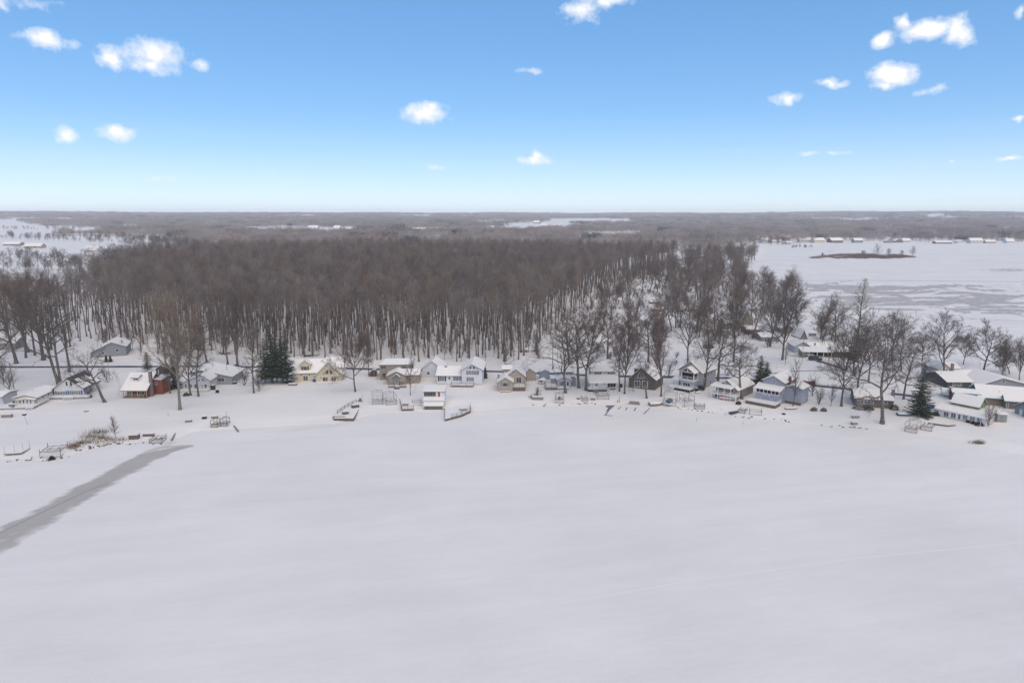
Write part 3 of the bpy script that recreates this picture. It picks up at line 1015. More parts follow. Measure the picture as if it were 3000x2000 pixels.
class House:
    def __init__(s, name, label, L, Rt, cat='house', group=None, dz=0.0):
        a, c = ground(*L), ground(*Rt)
        s.rz = math.atan2(c.y - a.y, c.x - a.x)
        s.o = Vector((a.x, a.y, min(a.z, c.z) + dz))
        s.W = math.hypot(c.x - a.x, c.y - a.y)
        s.root = empty(name, s.o, s.rz, label, cat, group)
        ca, sa = math.cos(s.rz), math.sin(s.rz)
        s.ux, s.uy = Vector((ca, sa, 0)), Vector((-sa, ca, 0))

    def at(s, px, py, d=0.0):
        """photo pixel on the vertical plane d metres behind the front -> (along, up)"""
        r = ray(px, py)
        c = Vector((0, 0, CAM_H)) - s.o
        t = (d - c.dot(s.uy)) / r.dot(s.uy)
        p = c + r * t
        return p.dot(s.ux), p.z

    def U(s, px, py, d=0.0):
        return s.at(px, py, d)[0]

    def Z(s, px, py, d=0.0):
        return s.at(px, py, d)[1]

    def profile(s, pts, c0, c1, axis):
        """points (a,z) in the gable plane, extruded from c0 to c1"""
        if axis == 'y':
            return [(a, c0, z) for a, z in pts], (0, c1 - c0, 0)
        return [(c0, a, z) for a, z in pts], (c1 - c0, 0, 0)

    def gable(s, u0, u1, d0, d1, ze, zr, axis, wall, roofm=None, over=.4, zb=-.7, ridge=None, ze2=None, snow=.16, snow_sides=(1, 1), wallp=True, fascia=None, part='wall'):
        roofm = roofm or M_SHINGG
        ze2 = ze if ze2 is None else ze2
        a0, a1, c0, c1 = (u0, u1, d0, d1) if axis == 'y' else (d0, d1, u0, u1)
        r = (a0 + a1) / 2 if ridge is None else ridge
        if wallp:
            b = MB()
            p, o = s.profile([(a0, zb), (a1, zb), (a1, ze2), (r, zr), (a0, ze)], c0, c1, axis)
            b.prism(p, o).build(part, wall, s.root)
        b, sn = MB(), MB()
        t = .14
        k0, k1 = (zr - ze) / max(.01, r - a0), (zr - ze2) / max(.01, a1 - r)
        e0, e1 = (a0 - over, ze - over * k0), (a1 + over, ze2 - over * k1)
        lift = .012
        top = (r, zr + lift)
        for (e, k, sd, on) in ((e0, k0, 0, snow_sides[0]), (e1, k1, 1, snow_sides[1])):
            e_ = (e[0], e[1] + lift)
            p, o = s.profile([e_, top, (r, zr + lift + t), (e[0], e_[1] + t)], c0 - over, c1 + over, axis)
            b.prism(p, o)
            if on and snow:
                q = .05 if sd == 0 else -.05
                z0 = t + lift + .004
                p, o = s.profile([(e[0] + q, e[1] + z0 + abs(q) * k), (r, zr + z0), (r, zr + z0 + snow), (e[0] + q * 2.2, e[1] + z0 + snow * .8 + abs(q) * k * 2)], c0 - over + .04, c1 + over - .04, axis)
                sn.prism(p, o)
        ro = b.build('roof', fascia or roofm, s.root)
        if sn.V:
            sn.build('roof_snow', M_SNOW, ro)
        return ro

    def shed(s, u0, u1, d0, d1, zf, zb_, wall, roofm=None, over=.35, zb=-.7, snow=.16, wallp=True, part='wall'):
        """single slope falling to the front"""
        if wallp:
            MB().prism([(u0, d0, zb), (u0, d1, zb), (u0, d1, zb_), (u0, d0, zf)], (u1 - u0, 0, 0)).build(part, wall, s.root)
        k = (zb_ - zf) / (d1 - d0)
        z0, z1, l = zf - k * over + .012, zb_ + k * over * .3 + .012, .13
        ro = MB().prism([(u0 - over, d0 - over, z0), (u0 - over, d1 + over * .3, z1), (u0 - over, d1 + over * .3, z1 + l), (u0 - over, d0 - over, z0 + l)], (u1 - u0 + 2 * over, 0, 0)).build('roof', roofm or M_TRIM, s.root)
        if snow:
            MB().prism([(u0 - over + .04, d0 - over + .05, z0 + l + .01), (u0 - over + .04, d1 + over * .3, z1 + l + .004), (u0 - over + .04, d1 + over * .3, z1 + l + snow),
                        (u0 - over + .04, d0 - over + .1, z0 + l + snow * .85)], (u1 - u0 + 2 * over - .08, 0, 0)).build('roof_snow', M_SNOW, ro)
        return ro

    def hip(s, u0, u1, d0, d1, ze, zr, wall, over=.45, zb=-.7, inset=None, fascia=None):
        MB().box(u0, u1, d0, d1, zb, ze).build('wall', wall, s.root)
        i = (d1 - d0) / 2 if inset is None else inset
        m_ = (d0 + d1) / 2

        def roof(e, z, th, i_):
            b = [(u0 - e, d0 - e, z), (u1 + e, d0 - e, z), (u1 + e, d1 + e, z), (u0 - e, d1 + e, z)]
            ub = [(p[0], p[1], p[2] + th) for p in b]
            r0, r1 = (u0 + i_, m_, z + zr - ze + th), (u1 - i_, m_, z + zr - ze + th)
            V = b + ub + [r0, r1]
            F = [(0, 3, 2, 1), (0, 1, 5, 4), (1, 2, 6, 5), (2, 3, 7, 6), (3, 0, 4, 7), (4, 5, 9, 8), (5, 6, 9), (6, 7, 8, 9), (7, 4, 8)]
            return MB().add(V, F)
        ro = roof(over, ze + .01, .15, i).build('roof', fascia or M_SHINGG, s.root)
        roof(over - .05, ze + .165, .15, i).build('roof_snow', M_SNOW, ro)
        return ro

    def poly_win(s, pts, d=0.0, frame=None, glass=None, w=.09, name='window'):
        """framed window of any outline; pts (along, up)"""
        c = Vector((sum(p[0] for p in pts) / len(pts), sum(p[1] for p in pts) / len(pts)))
        f = MB()
        n = len(pts)
        y0, y1 = d - .06, d + .05
        for i in range(n):
            a, e = Vector(pts[i]), Vector(pts[(i + 1) % n])
            ai, ei = a + (c - a).normalized() * w * 1.3, e + (c - e).normalized() * w * 1.3
            f.hexa([(a.x, y0, a.y), (e.x, y0, e.y), (ei.x, y0, ei.y), (ai.x, y0, ai.y)], [(a.x, y1, a.y), (e.x, y1, e.y), (ei.x, y1, ei.y), (ai.x, y1, ai.y)])
        fo = f.build(name, frame or M_TRIM, s.root)
        q = [p_ + (c - p_).normalized() * w for p_ in map(Vector, pts)]
        MB().prism([(p[0], d - .025, p[1]) for p in q], (0, .05, 0)).build('pane', glass or M_GLASS, fo)
        return fo

    def win(s, x0, y0, x1, y1, d=0.0, n=1, rows=1, shutters=None, frame=None, glass=None, name='window', w=.08, face=None):
        """rectangular window given by photo pixels on the front plane d (or a side face in metres)"""
        if face is None:
            u0, za = s.at(x0, (y0 + y1) / 2, d)[0], s.at((x0 + x1) / 2, y0, d)[1]
            u1, zb = s.at(x1, (y0 + y1) / 2, d)[0], s.at((x0 + x1) / 2, y1, d)[1]
        else:
            u0, u1, za, zb = x0, x1, y1, y0
        return s.rwin(u0, u1, zb, za, d, n, rows, shutters, frame, glass, name, w, face)

    def rwin(s, u0, u1, z0, z1, d=0.0, n=1, rows=1, shutters=None, frame=None, glass=None, name='window', w=.08, face=None):
        """face None: front plane at depth d; 'r'/'l': side wall at along = d, u is depth"""
        sg = {None: 0, 'r': 1, 'l': -1}[face]

        def bx(m, a0, a1, b0, b1, p0, p1):
            # p measured outwards
            if sg == 0:
                m.box(a0, a1, d - p1, d - p0, b0, b1)
            elif sg > 0:
                m.box(d + p0, d + p1, a0, a1, b0, b1)
            else:
                m.box(d - p1, d - p0, a0, a1, b0, b1)
        f = MB()
        bx(f, u0, u1, z1 - w, z1, -.05, .06)
        bx(f, u0, u1, z0, z0 + w, -.05, .062)
        bx(f, u0, u0 + w, z0 + w, z1 - w, -.05, .058)
        bx(f, u1 - w, u1, z0 + w, z1 - w, -.05, .058)
        iw = (u1 - u0 - 2 * w)
        for i in range(1, n):
            x = u0 + w + iw * i / n
            bx(f, x - w * .4, x + w * .4, z0 + w, z1 - w, -.05, .05)
        for i in range(1, rows):
            z = z0 + w + (z1 - z0 - 2 * w) * i / rows
            bx(f, u0 + w, u1 - w, z - w * .3, z + w * .3, -.05, .045)
        fo = f.build(name, frame or M_TRIM, s.root)
        for i in range(n):
            p = MB()
            a0, a1 = u0 + w + iw * i / n, u0 + w + iw * (i + 1) / n
            bx(p, a0, a1, z0 + w, z1 - w, -.04, .02)
            p.build('pane', glass or M_GLASS, fo)
        if shutters:
            sw = min(.45, .5 * (z1 - z0))
            for (a, c) in ((u0 - sw - .02, u0 - .02), (u1 + .02, u1 + sw + .02)):
                m = MB()
                bx(m, a, c, z0, z1, -.02, .04)
                m.build('shutter', shutters, s.root)
        return fo

    def box(s, name, m, *a):
        return MB().box(*a).build(name, m, s.root)

    def deck(s, u0, u1, d0, d1, z, m=None, rail=None, sides='flr', gap=None, skirt=None, name='deck', rh=.95, baluster=True, snow=True, parent=None):
        """platform with snow, posts to the ground, railing; gap=(a,b) leaves an opening in the front rail"""
        m = m or M_WOODG
        rail = rail or m
        par = parent or s.root
        fl = MB().box(u0, u1, d0, d1, z - .16, z).build(name, m, par)
        if snow:
            MB().box(u0 + .03, u1 - .03, d0 + .03, d1 - .03, z + .004, z + .1).build('deck_snow', M_SNOW, fl)
        if skirt:
            b = MB().box(u0 + .06, u1 - .06, d0 + .06, d0 + .1, -.6, z - .17)
            b.box(u1 - .1, u1 - .06, d0 + .12, d1, -.6, z - .17).box(u0 + .06, u0 + .1, d0 + .12, d1, -.6, z - .17).build('skirt', skirt, fl)
        runs = []
        if 'f' in sides:
            if gap:
                runs += [((u0, d0), (gap[0], d0)), ((gap[1], d0), (u1, d0))]
            else:
                runs += [((u0, d0), (u1, d0))]
        if 'l' in sides:
            runs += [((u0, d0 + .12), (u0, d1))]
        if 'r' in sides:
            runs += [((u1, d0 + .12), (u1, d1))]
        for a, c in runs:
            s.railing((a[0], a[1], z), (c[0], c[1], z), rail, fl, rh, baluster)
        if z > .5:
            for u in np.linspace(u0 + .1, u1 - .1, max(2, int((u1 - u0) / 2.4) + 1)):
                MB().box(u - .06, u + .06, d0 + .14, d0 + .26, -.6, z - .17).build('post', m, fl)
        return fl

    def railing(s, a, c, m, par, h=.95, baluster=True):
        a, c = Vector(a), Vector(c)
        L = (c - a).length
        up = Vector((0, 0, h))
        b = MB().bar(a + up, c + up, .1, .07)
        b.bar(a + Vector((0, 0, .14)), c + Vector((0, 0, .14)), .06)
        if baluster:
            n = max(2, int(L / .28))
            for i in range(1, n):
                p = a.lerp(c, i / n)
                b.bar(p + Vector((0, 0, .14)), p + up, .035)
        else:
            b.bar(a + Vector((0, 0, .55)), c + Vector((0, 0, .55)), .05)
        b.build('railing', m, par)
        n = max(1, int(round(L / 2.2)))
        for i in range(n + 1):
            p = a.lerp(c, i / n)
            MB().box(p.x - .055, p.x + .055, p.y - .055, p.y + .055, p.z + .02, p.z + h + .05).build('rail_post', m, par)

    def steps(s, u0, u1, d, z, m=None, n=4, parent=None, run=.3):
        b = MB()
        for i in range(n):
            zz = z * (n - 1 - i) / n + .04
            b.box(u0, u1, d - run * (i + 1), d - run * i - .02, zz - .06, zz)
        for u in (u0 + .03, u1 - .03):
            b.prism([(u, d, z - .05), (u, d, z - .3), (u, d - run * n, -.3), (u, d - run * n, .0)], (.04, 0, 0))
        return b.build('steps', m or M_WOODG, parent or s.root)

    def chimney(s, u0, u1, d0, d1, z0, z1, m=None):
        c = MB().box(u0, u1, d0, d1, z0, z1).build('chimney', m or M_BRICK, s.root)
        MB().box(u0 - .05, u1 + .05, d0 - .05, d1 + .05, z1 + .002, z1 + .12).build('chimney_cap', M_SNOW, c)
        return c


H = {}
# 1 cream cottage at the far left ------------------------------------------------
h = House('cottage', 'low cream cottage with snowy deck and four dark windows at the left edge', (30, 1193), (103, 1191))
S_CREAM = siding('cream', (0.54, 0.50, 0.41))
z1 = h.Z(75, 1169)
h.gable(0, h.W, 1.6, 12.5, z1 - .1, z1 + .75, 'y', S_CREAM, over=.35)
ua = h.U(50, 1180)
h.gable(ua, h.W - .05, 0, 1.65, z1 - .45, z1 - .02, 'y', S_CREAM, over=.2, zb=-.7, ridge=(ua + h.W) / 2)
for x in (55.5, 66, 76.5, 87):
    h.win(x, 1170.5, x + 6.4, 1181.5, rows=1)
h.win(36, 1172, 45, 1184, 1.6, frame=S_CREAM, glass=M_GLASS, name='door')
for dd in (4, 7, 10):
    h.rwin(dd, dd + .9, 1.2, 2.1, h.W, face='r')
z_d = .7
h.deck(-1.6, h.W + .9, -2.6, -.02, z_d, M_TRIM, M_TRIM, 'fl', skirt=M_FOUND)
h.deck(h.W + .02, h.W + .9, 0, 6, z_d, M_TRIM, M_TRIM, 'r')
h.steps(h.W - 1.0, h.W + .8, -2.6, z_d, M_TRIM, 4)
h.box('roof_vent', M_STONEC, 2.9, 3.3, 6, 6.4, z1 + .5, z1 + 1.1)

# 2 white gable cottage with blue shutters ---------------------------------------
h = House('cottage', 'white gabled cottage with blue shutters and bare brown shingles showing through roof snow', (161, 1165), (246, 1163))
S_WHITE = siding('white', (0.60, 0.60, 0.575))
ze, zr = h.Z(203, 1137), h.Z(200, 1108)
ro = h.gable(0, h.W, 0, 9.5, ze, zr, 'y', S_WHITE, M_SHING, over=.5, snow_sides=(1, 0))
mid = h.W / 2
k = (zr - ze) / mid
b = MB()
for (a, c, y0, y1) in ((.62, 1.08, -.45, 4.3), (.30, .70, 1.6, 3.6), (.55, 1.08, 5.2, 9.9), (.35, .55, 4.9, 7.6)):
    q = [(mid + mid * t, zr - mid * t * k + .165) for t in (a, c)]
    b.prism([(q[0][0], y0, q[0][1]), (q[1][0], y0 + .1, q[1][1]), (q[1][0], y0 + .1, q[1][1] + .14), (q[0][0], y0, q[0][1] + .1)], (0.0, y1 - y0, 0))
b.build('roof_snow', M_SNOW, ro)
h.win(167, 1145.5, 192, 1160.5, n=3, shutters=M_BLUE, glass=M_GLASSL)
h.win(203, 1143.5, 237, 1159, n=5, shutters=M_BLUE, glass=M_GLASSL)
h.win(198, 1118, 205, 1130, n=1, rows=3, glass=M_TRIM, shutters=M_BLACK)
h.deck(-.5, h.W + 2.4, -2.2, -.02, .75, M_TRIM, M_TRIM, 'flr', gap=(3.6, 6.4), skirt=M_FOUND, rh=.6)
h.steps(3.6, 6.4, -2.2, .75, M_TRIM, 4)
h.gable(2.5, 6.5, 10.2, 13.5, 2.4, 3.4, 'x', S_WHITE, over=.3)

# 3 red cottage --------------------------------------------------------------------
h = House('cottage', 'red wooden cottage with big snowy roof, small dormer, porch and grey chimney', (361, 1166), (430, 1166))
S_RED = siding('red', (0.23, 0.075, 0.045), .18)
S_TAN = mat('tan_timber', (0.42, 0.30, 0.19), .8, .1, 3)
ze, dr = h.Z(395, 1143, -.4), 5.6
zr = h.Z(395, 1094, dr)
ro = h.gable(0, h.W, 0, 11.2, ze, zr, 'x', S_RED, over=.45, wallp=False)
h.box('wall', S_RED, .05, h.W - .05, 1.9, 11, -.6, ze + .25)
for u in (0.03, h.W - .08):
    MB().prism([(u, 1.9, ze + .25), (u, 11, ze + .25), (u, dr, zr - .05)], (.05, 0, 0)).build('gable_wall', S_RED, h.root)
for u in (.1, h.W - .1, h.W * .62, h.W * .36):
    h.box('post', S_TAN, u - .08, u + .08, .1, .26, -.6, ze + .05)
h.box('porch_floor', M_WOOD, 0, h.W, 0, 1.88, -.6, .35)
h.railing((h.W * .12, .12, .33), (h.W * .42, .12, .33), S_TAN, h.root, .85)
h.railing((h.W * .5, .12, .33), (h.W * .86, .12, .33), S_TAN, h.root, .85)
h.box('porch_skirt', S_TAN, .3, h.W - .6, .02, .07, -.4, .3)
h.win(373, 1147, 388, 1157, 1.9, n=2)
h.win(404, 1146, 424, 1157, 1.9, n=2)
h.rwin(h.W * .46, h.W * .58, .36, 2.3, 1.9, glass=M_BLACK, name='door')
du0, du1 = h.U(388, 1110, 3), h.U(408, 1110, 3)
zd = h.Z(398, 1115, 3)
h.gable(du0, du1, 2.3, 5.4, zd + 1.0, zd + 1.4, 'x', M_TRIM, over=.2, zb=zd - .5, part='dormer')
h.win(390, 1107.5, 406, 1114, 2.3, n=2)
h.chimney(h.W + .0, h.W + .75, 2.0, 2.8, -.5, h.Z(437, 1087, 2.4), M_STONEC)
uw0, uw1 = h.U(440, 1138, 4.5), h.U(476, 1138, 4.5)
zw = h.Z(458, 1112, 4.5)
h.shed(h.W + .03, uw1, 4.5, 9.5, zw, zw + .25, S_RED, over=.15)
h.win(451, 1119, 461, 1127.5, 4.5, n=2)

# brown shed behind it
h = House('shed', 'dark brown gabled shed half hidden behind the spruce by the road', (458, 1100), (482, 1100), 'shed')
S_DBROWN = siding('dark_brown', (0.075, 0.055, 0.048))
h.gable(0, h.W + 2, 0, 5, 2.2, h.Z(472, 1070), 'y', S_DBROWN, M_SHINGG, over=.25, ridge=h.U(472, 1072))
h.win(463, 1083, 466, 1094)

# big grey house by the wood
h = House('house', 'long low grey house with wide gable at the edge of the wood', (279, 1047), (371, 1041))
S_GREY = siding('grey', (0.26, 0.265, 0.28))
h.gable(-1.5, h.W, 0, 12, h.Z(275, 1034), h.Z(328, 1003), 'y', S_GREY, over=.5, ridge=h.U(328, 1020), ze2=h.Z(370, 1014))
h.win(296, 1030, 306, 1038)
h.win(338, 1022, 348, 1030)

# 4 pale cottage with glazed gable, and 5 the grey building behind ------------------
h = House('cottage', 'pale grey cottage with glazed white gable front behind two leaning trunks', (539, 1142), (616, 1141))
S_PALE = siding('pale_grey', (0.50, 0.51, 0.53))
h.gable(0, h.W, 0, 9.5, h.Z(540, 1121), h.Z(588, 1098), 'y', S_PALE, over=.5, ridge=h.U(588, 1110), ze2=h.Z(616, 1113), snow=.2)
for (x0, x1, n) in ((541, 548, 1), (552, 563, 1), (569, 577.5, 1), (590, 594.5, 1), (598.5, 607, 1)):
    h.win(x0, 1125, x1, 1140, rows=2)
for p in ([(579, 1117), (586, 1108), (586, 1117)], [(590.5, 1107), (602, 1116), (590.5, 1116)]):
    h.poly_win([h.at(*q) for q in p], w=.07)
h.deck(-.5, h.W + .3, -2.6, -.02, .4, M_TRIM, M_TRIM, 'f', gap=(4, 6), skirt=M_FOUND, baluster=False)

h = House('house', 'blue grey house with long sloping eave and wide picture window beside the road', (605, 1126), (680, 1126))
S_BGREY = siding('blue_grey', (0.30, 0.315, 0.345))
h.gable(-4.8, h.W, 0, 11, h.Z(596, 1086) - .6, h.Z(596, 1085), 'y', S_BGREY, over=.6, ridge=-1.6, ze2=h.Z(678, 1103), snow=.2)
h.win(629, 1106, 658, 1118.5, n=3)
h.box('roof_pipe', M_ALU, h.W * .6, h.W * .6 + .12, 5, 5.12, 3, h.Z(640, 1066, 5) + .4)
h.box('roof_pipe', M_ALU, 0.1, .22, 6, 6.12, 3, h.Z(620, 1066, 6) + .3)

# 6 yellow house --------------------------------------------------------------------
h = House('house', 'pale yellow house with steep glazed gable and dormer with black shutters', (862, 1121), (1003, 1115))
S_YEL = siding('yellow', (0.57, 0.50, 0.35))
ug = h.U(925, 1118)
ze, dr = h.Z(890, 1092, 1.2), 6.2
zr = h.Z(890, 1054, dr)
h.gable(0, ug + 3, 1.2, 11.2, ze, zr, 'x', S_YEL, over=.4)
h.gable(ug, h.W, 0, 10.5, h.Z(926, 1100), h.Z(964.5, 1062), 'y', S_YEL, over=.5, ze2=h.Z(1002, 1099))
h.gable(ug + 2.8, h.W + .1, 3.6, 11.6, ze + .9, zr + .1, 'x', S_YEL, over=.3)
du0, du1 = h.U(880, 1085, 1.9), h.U(910, 1085, 1.9)
h.gable(du0, du1, 1.9, 6.0, h.Z(895, 1068, 1.9), h.Z(895, 1057, 1.9), 'y', S_YEL, over=.3, zb=ze - .3, part='dormer')
h.win(887.5, 1072.5, 900.5, 1086, 1.9, n=1, shutters=M_BLACK)
h.win(888, 1100.5, 902.5, 1115, 1.2, n=2, name='french_door')
for p in ([(944, 1096.5), (951, 1091), (951, 1096.5)], [(953, 1096), (953, 1088.5), (962, 1080), (962, 1096)],
          [(966.5, 1096), (966.5, 1080), (975, 1088.5), (975, 1096)], [(977.5, 1096), (977.5, 1091), (984, 1096)]):
    h.poly_win([h.at(*q) for q in p], w=.07, frame=S_YEL)
h.win(945, 1104, 961, 1120, n=2, name='sliding_door')
h.win(970, 1103, 985, 1120, n=2, name='sliding_door')
for (x, y, d) in ((883, 1098, 1.2), (906, 1098, 1.2), (940, 1106, 0), (988, 1105, 0)):
    u, z = h.at(x, y, d)
    h.box('wall_lamp', M_BLACK, u - .09, u + .09, d - .16, d - .01, z - .2, z + .2)
h.box('patio', M_FOUND, ug + .2, h.W - .2, -3.2, -.03, -.3, .12)
MB().box(ug + .25, h.W - .25, -3.15, -.05, .124, .2).build('patio_snow', M_SNOW, h.root)

# brown garden shed
h = House('shed', 'tiny brown plank shed with snowy lean-to roof by the road', (1080, 1103), (1100, 1103), 'shed')
S_BRPL = mat('brown_planks', (0.16, 0.115, 0.085), .9, .2, 3)
h.gable(0, h.W, 0, 2.4, h.Z(1080, 1096) + .2, h.Z(1094, 1083), 'y', S_BRPL, over=.15, ridge=h.W * .7, ze2=h.Z(1099, 1086))
h.rwin(.8, 1.5, -.1, 1.6, 0, glass=S_DBROWN, frame=S_BRPL, name='door', w=.05)

# 7 tan two-storey house, 8 tan cottage ------------------------------------------------
h = House('house', 'tan two-storey house with low snowy hip roof behind a small tan cottage', (1113, 1113), (1206, 1113))
S_TANS = siding('tan', (0.295, 0.25, 0.20))
ze = h.Z(1160, 1069)
h.hip(0, h.W, 0, 8.5, ze, h.Z(1160, 1052, 4.2), S_TANS, inset=1.6, over=.35)
h.win(1116, 1071.5, 1131, 1080, n=2, frame=S_TANS)
h.win(1120, 1092, 1130, 1105, n=1, frame=S_TANS)
h.win(1176, 1071.5, 1190, 1080, n=2, frame=S_TANS)

h = House('cottage', 'small tan cottage with front gable, little porch hood and red railing', (1135, 1126), (1190, 1126))
ze, zr = h.Z(1160, 1101), h.Z(1160, 1088.5)
h.gable(0, h.W, 0, 7.4, ze, zr, 'y', S_TANS, over=.4)
h.gable(h.W * .5, h.W + 4.2, 1.2, 6.6, ze, zr - .2, 'x', S_TANS, over=.3)
h.win(1143, 1105.5, 1152.5, 1117, frame=M_TRIM, glass=M_GLASSL, rows=2)
h.win(1171, 1104.5, 1181, 1113, frame=M_TRIM, glass=M_GLASSL, rows=2)
h.win(1157.5, 1103.5, 1166, 1123, frame=M_TRIM, glass=M_GLASSL, name='door')
c = h.U(1162, 1100)
h.gable(c - 1.1, c + 1.1, -1.2, 0, h.Z(1162, 1103), h.Z(1162, 1097, -1.2), 'y', M_TRIM, over=.15, wallp=False, snow=.1)
for u in (c - 1.0, c + .95):
    h.box('post', M_WOOD, u, u + .1, -1.1, -1.0, -.5, h.Z(1162, 1103) - .08)
h.railing((h.U(1170, 1118), -.9, 0), (h.U(1182, 1118), -.9, 0), mat('red_paint', (.35, .05, .05), .6), h.root, 1.0)
h.box('flag', mat('flag_red', (.35, .06, .06), .8), .1, .16, -1.0, -.3, 1.1, 1.9)
for (x0, x1) in ((1138, 1156), (1172, 1190)):
    u0, u1 = h.U(x0, 1138, -4.4), h.U(x1, 1138, -4.4)
    h.deck(u0, u1, -4.4, -3.2, .55, M_WOOD, M_WOOD, 'f', baluster=False, rh=.7)
h.steps(h.U(1156.5, 1140, -4.4), h.U(1171.5, 1140, -4.4), -4.2, .5, M_WOOD, 3, run=.6)

# 9 white gable garage, 10 white ranch with glazed two-storey end ------------------------
h = House('garage', 'white gabled garage with one small window beside white ranch house', (1236, 1106), (1297, 1106), 'garage')
S_WHITE2 = siding('bright_white', (0.62, 0.63, 0.65))
h.gable(0, h.W, 0, 8, h.Z(1236, 1081), h.Z(1265, 1059), 'y', S_WHITE2, over=.4, ze2=h.Z(1296, 1081), snow=.2)
h.win(1251, 1088.5, 1259, 1097)

h = House('house', 'long white ranch house with glazed two-storey gable at its right end', (1280, 1125), (1413, 1126))
u2 = h.U(1354, 1125)
ze = h.Z(1318, 1100, .6)
h.gable(0, u2 + .2, .6, 10.4, ze, h.Z(1318, 1074, 5.5), 'x', S_WHITE2, over=.45, snow=.2)
h.gable(u2, h.W, -.3, 10.8, h.Z(1356, 1082), h.Z(1383, 1066), 'y', S_WHITE2, over=.6, ze2=h.Z(1412, 1082), snow=.2)
h.win(1287.5, 1101.5, 1302.5, 1116, .6, n=1, shutters=M_BLACK, glass=M_GLASSL)
h.win(1313, 1103.5, 1319.5, 1111.5, .6)
h.win(1309, 1113, 1320, 1124, .6, glass=M_TRIM, name='door')
h.win(1327, 1102, 1353, 1115, .6, n=3, glass=M_GLASSL)
h.win(1366, 1103.5, 1389, 1117, -.3, n=4, glass=M_GLASSL)
zt, zm, zl = 1083, 1084.5, 1098
h.win(1365, zm, 1404, zl, -.3, n=5, glass=M_GLASSL)
for p in ([(1366, 1081), (1372, 1076.5), (1372, 1081)], [(1374, 1081), (1374, 1075.5), (1382, 1071), (1382, 1081)], [(1384.5, 1081), (1384.5, 1071), (1393, 1075.5), (1393, 1081)], [(1395, 1081), (1395, 1077), (1402, 1081)]):
    h.poly_win([h.at(q[0], q[1], -.3) for q in p], -.3, w=.06)
h.chimney(h.U(1303, 1080, 4.6), h.U(1309, 1080, 4.6), 4.6, 5.4, ze, h.Z(1306, 1071, 4.6), M_STONEC)
h.deck(h.U(1321, 1131, -3.4), h.U(1387, 1131, -3.4), -3.6, -1.4, .45, M_WOOD, M_WOODG, 'flr', baluster=False, rh=.7)
h.box('plinth', M_WOOD, .02, h.W - .02, -.36, -.31, -.5, .12)

# 11 boathouse on the shore ---------------------------------------------------------------
h = House('boathouse', 'white two-level boathouse with red door and stepped snowy roofs at the waterline', (1242, 1200), (1297, 1200), 'boathouse')
W = h.W
h.shed(-.6, W + .1, 4.6, 9.6, h.Z(1262, 1147, 4.6), h.Z(1262, 1147, 4.6) + .35, S_WHITE2, M_WOODG, over=.3, snow=.2)
h.win(1242, 1147.5, 1277, 1160.5, 4.6, n=4, glass=M_GLASS, frame=M_WOODG)
h.win(1282, 1147, 1290, 1162.5, 4.6, glass=M_REDD, name='door')
zt = h.Z(1268, 1175, 2.2)
h.shed(-.5, W + .3, 2.2, 4.58, zt, zt + .45, S_WHITE2, M_WOODG, over=.15, snow=.16)
za = h.Z(1268, 1190, 0)
h.shed(0, W, .3, 2.3, za, za + .55, S_WHITE2, M_WOODG, over=.25, snow=.16, wallp=False)
h.box('wall', S_WHITE2, -.02, .1, .3, 2.2, -.6, za + .1)
h.box('wall', S_WHITE2, W - .1, W + .02, .3, 2.2, -.6, za + .1)
b = MB()
for u in np.arange(.15, W - .2, .3):
    b.box(u, u + .22, .42, .47, -.4, za - .02)
b.build('slatted_door', M_WOODG, h.root)
h.box('opening_shade', M_BLACK, .12, W - .12, .52, .6, -.5, za - .02)  # black panel behind the slats: shade inside the opening put in as colour
h.railing((W + .2, 2.5, zt), (W + 1.1, 4.4, zt), M_TRIM, h.root, .9)
h.box('base_beam', M_WOOD, -.2, W + .5, .1, .29, -.4, .2)

# 12 tan house with pin, 13 its garage, 14 blue shed ----------------------------------------
h = House('house', 'beige cottage of two stepped gables with side deck and slim chimney', (1459, 1146), (1541, 1146))
S_BEIGE = siding('beige', (0.36, 0.315, 0.265))
ua, ub = h.U(1502, 1146), h.U(1480, 1130, 3)
h.gable(0, ua, 0, 6, h.Z(1460, 1119), h.Z(1479, 1106), 'y', S_BEIGE, over=.45, snow=.2)
ze, zr = h.Z(1500, 1103, 4.5), h.Z(1509, 1081, 4.5)
h.gable(h.U(1482, 1120, 4.5), h.U(1539, 1120, 4.5), 4.5, 11, ze, zr, 'y', S_BEIGE, over=.45, snow=.2)
h.gable(h.U(1472, 1100, 8), h.U(1500, 1100, 8), 8, 12.5, zr - .9, zr - .2, 'x', S_BEIGE, over=.3, snow=.2)
h.win(1472.5, 1120, 1488, 1132, shutters=M_STONEC)
h.win(1499, 1084.5, 1508, 1093, 4.5, n=2)
h.win(1512, 1104.5, 1528, 1122, 4.5, n=2, name='sliding_door')
h.chimney(-.1, .45, 3.4, 3.9, -.4, h.Z(1462, 1095, 3.6), M_STONEC)
S_LAT = mat('brown_lattice', (0.15, 0.09, 0.075), .9, .2, 5)
h.deck(ua + .05, h.W - .2, .2, 4.4, 1.3, M_WOODG, M_WOODG, 'fr', skirt=S_LAT, baluster=False)
b = MB()
for u in np.arange(ua + .2, h.W - .3, .35):
    b.bar((u, .24, .1), (u + .3, .24, 1.05), .05)
b.build('lattice', M_WOODG, h.root)
h.box('flower_box', M_WOOD, h.U(1464, 1141, -1), h.U(1496, 1141, -1), -1.0, -.4, -.3, .3)
MB().box(h.U(1464, 1141, -1), h.U(1496, 1141, -1), -1.0, -.4, .304, .4).build('box_snow', M_SNOW, h.root)

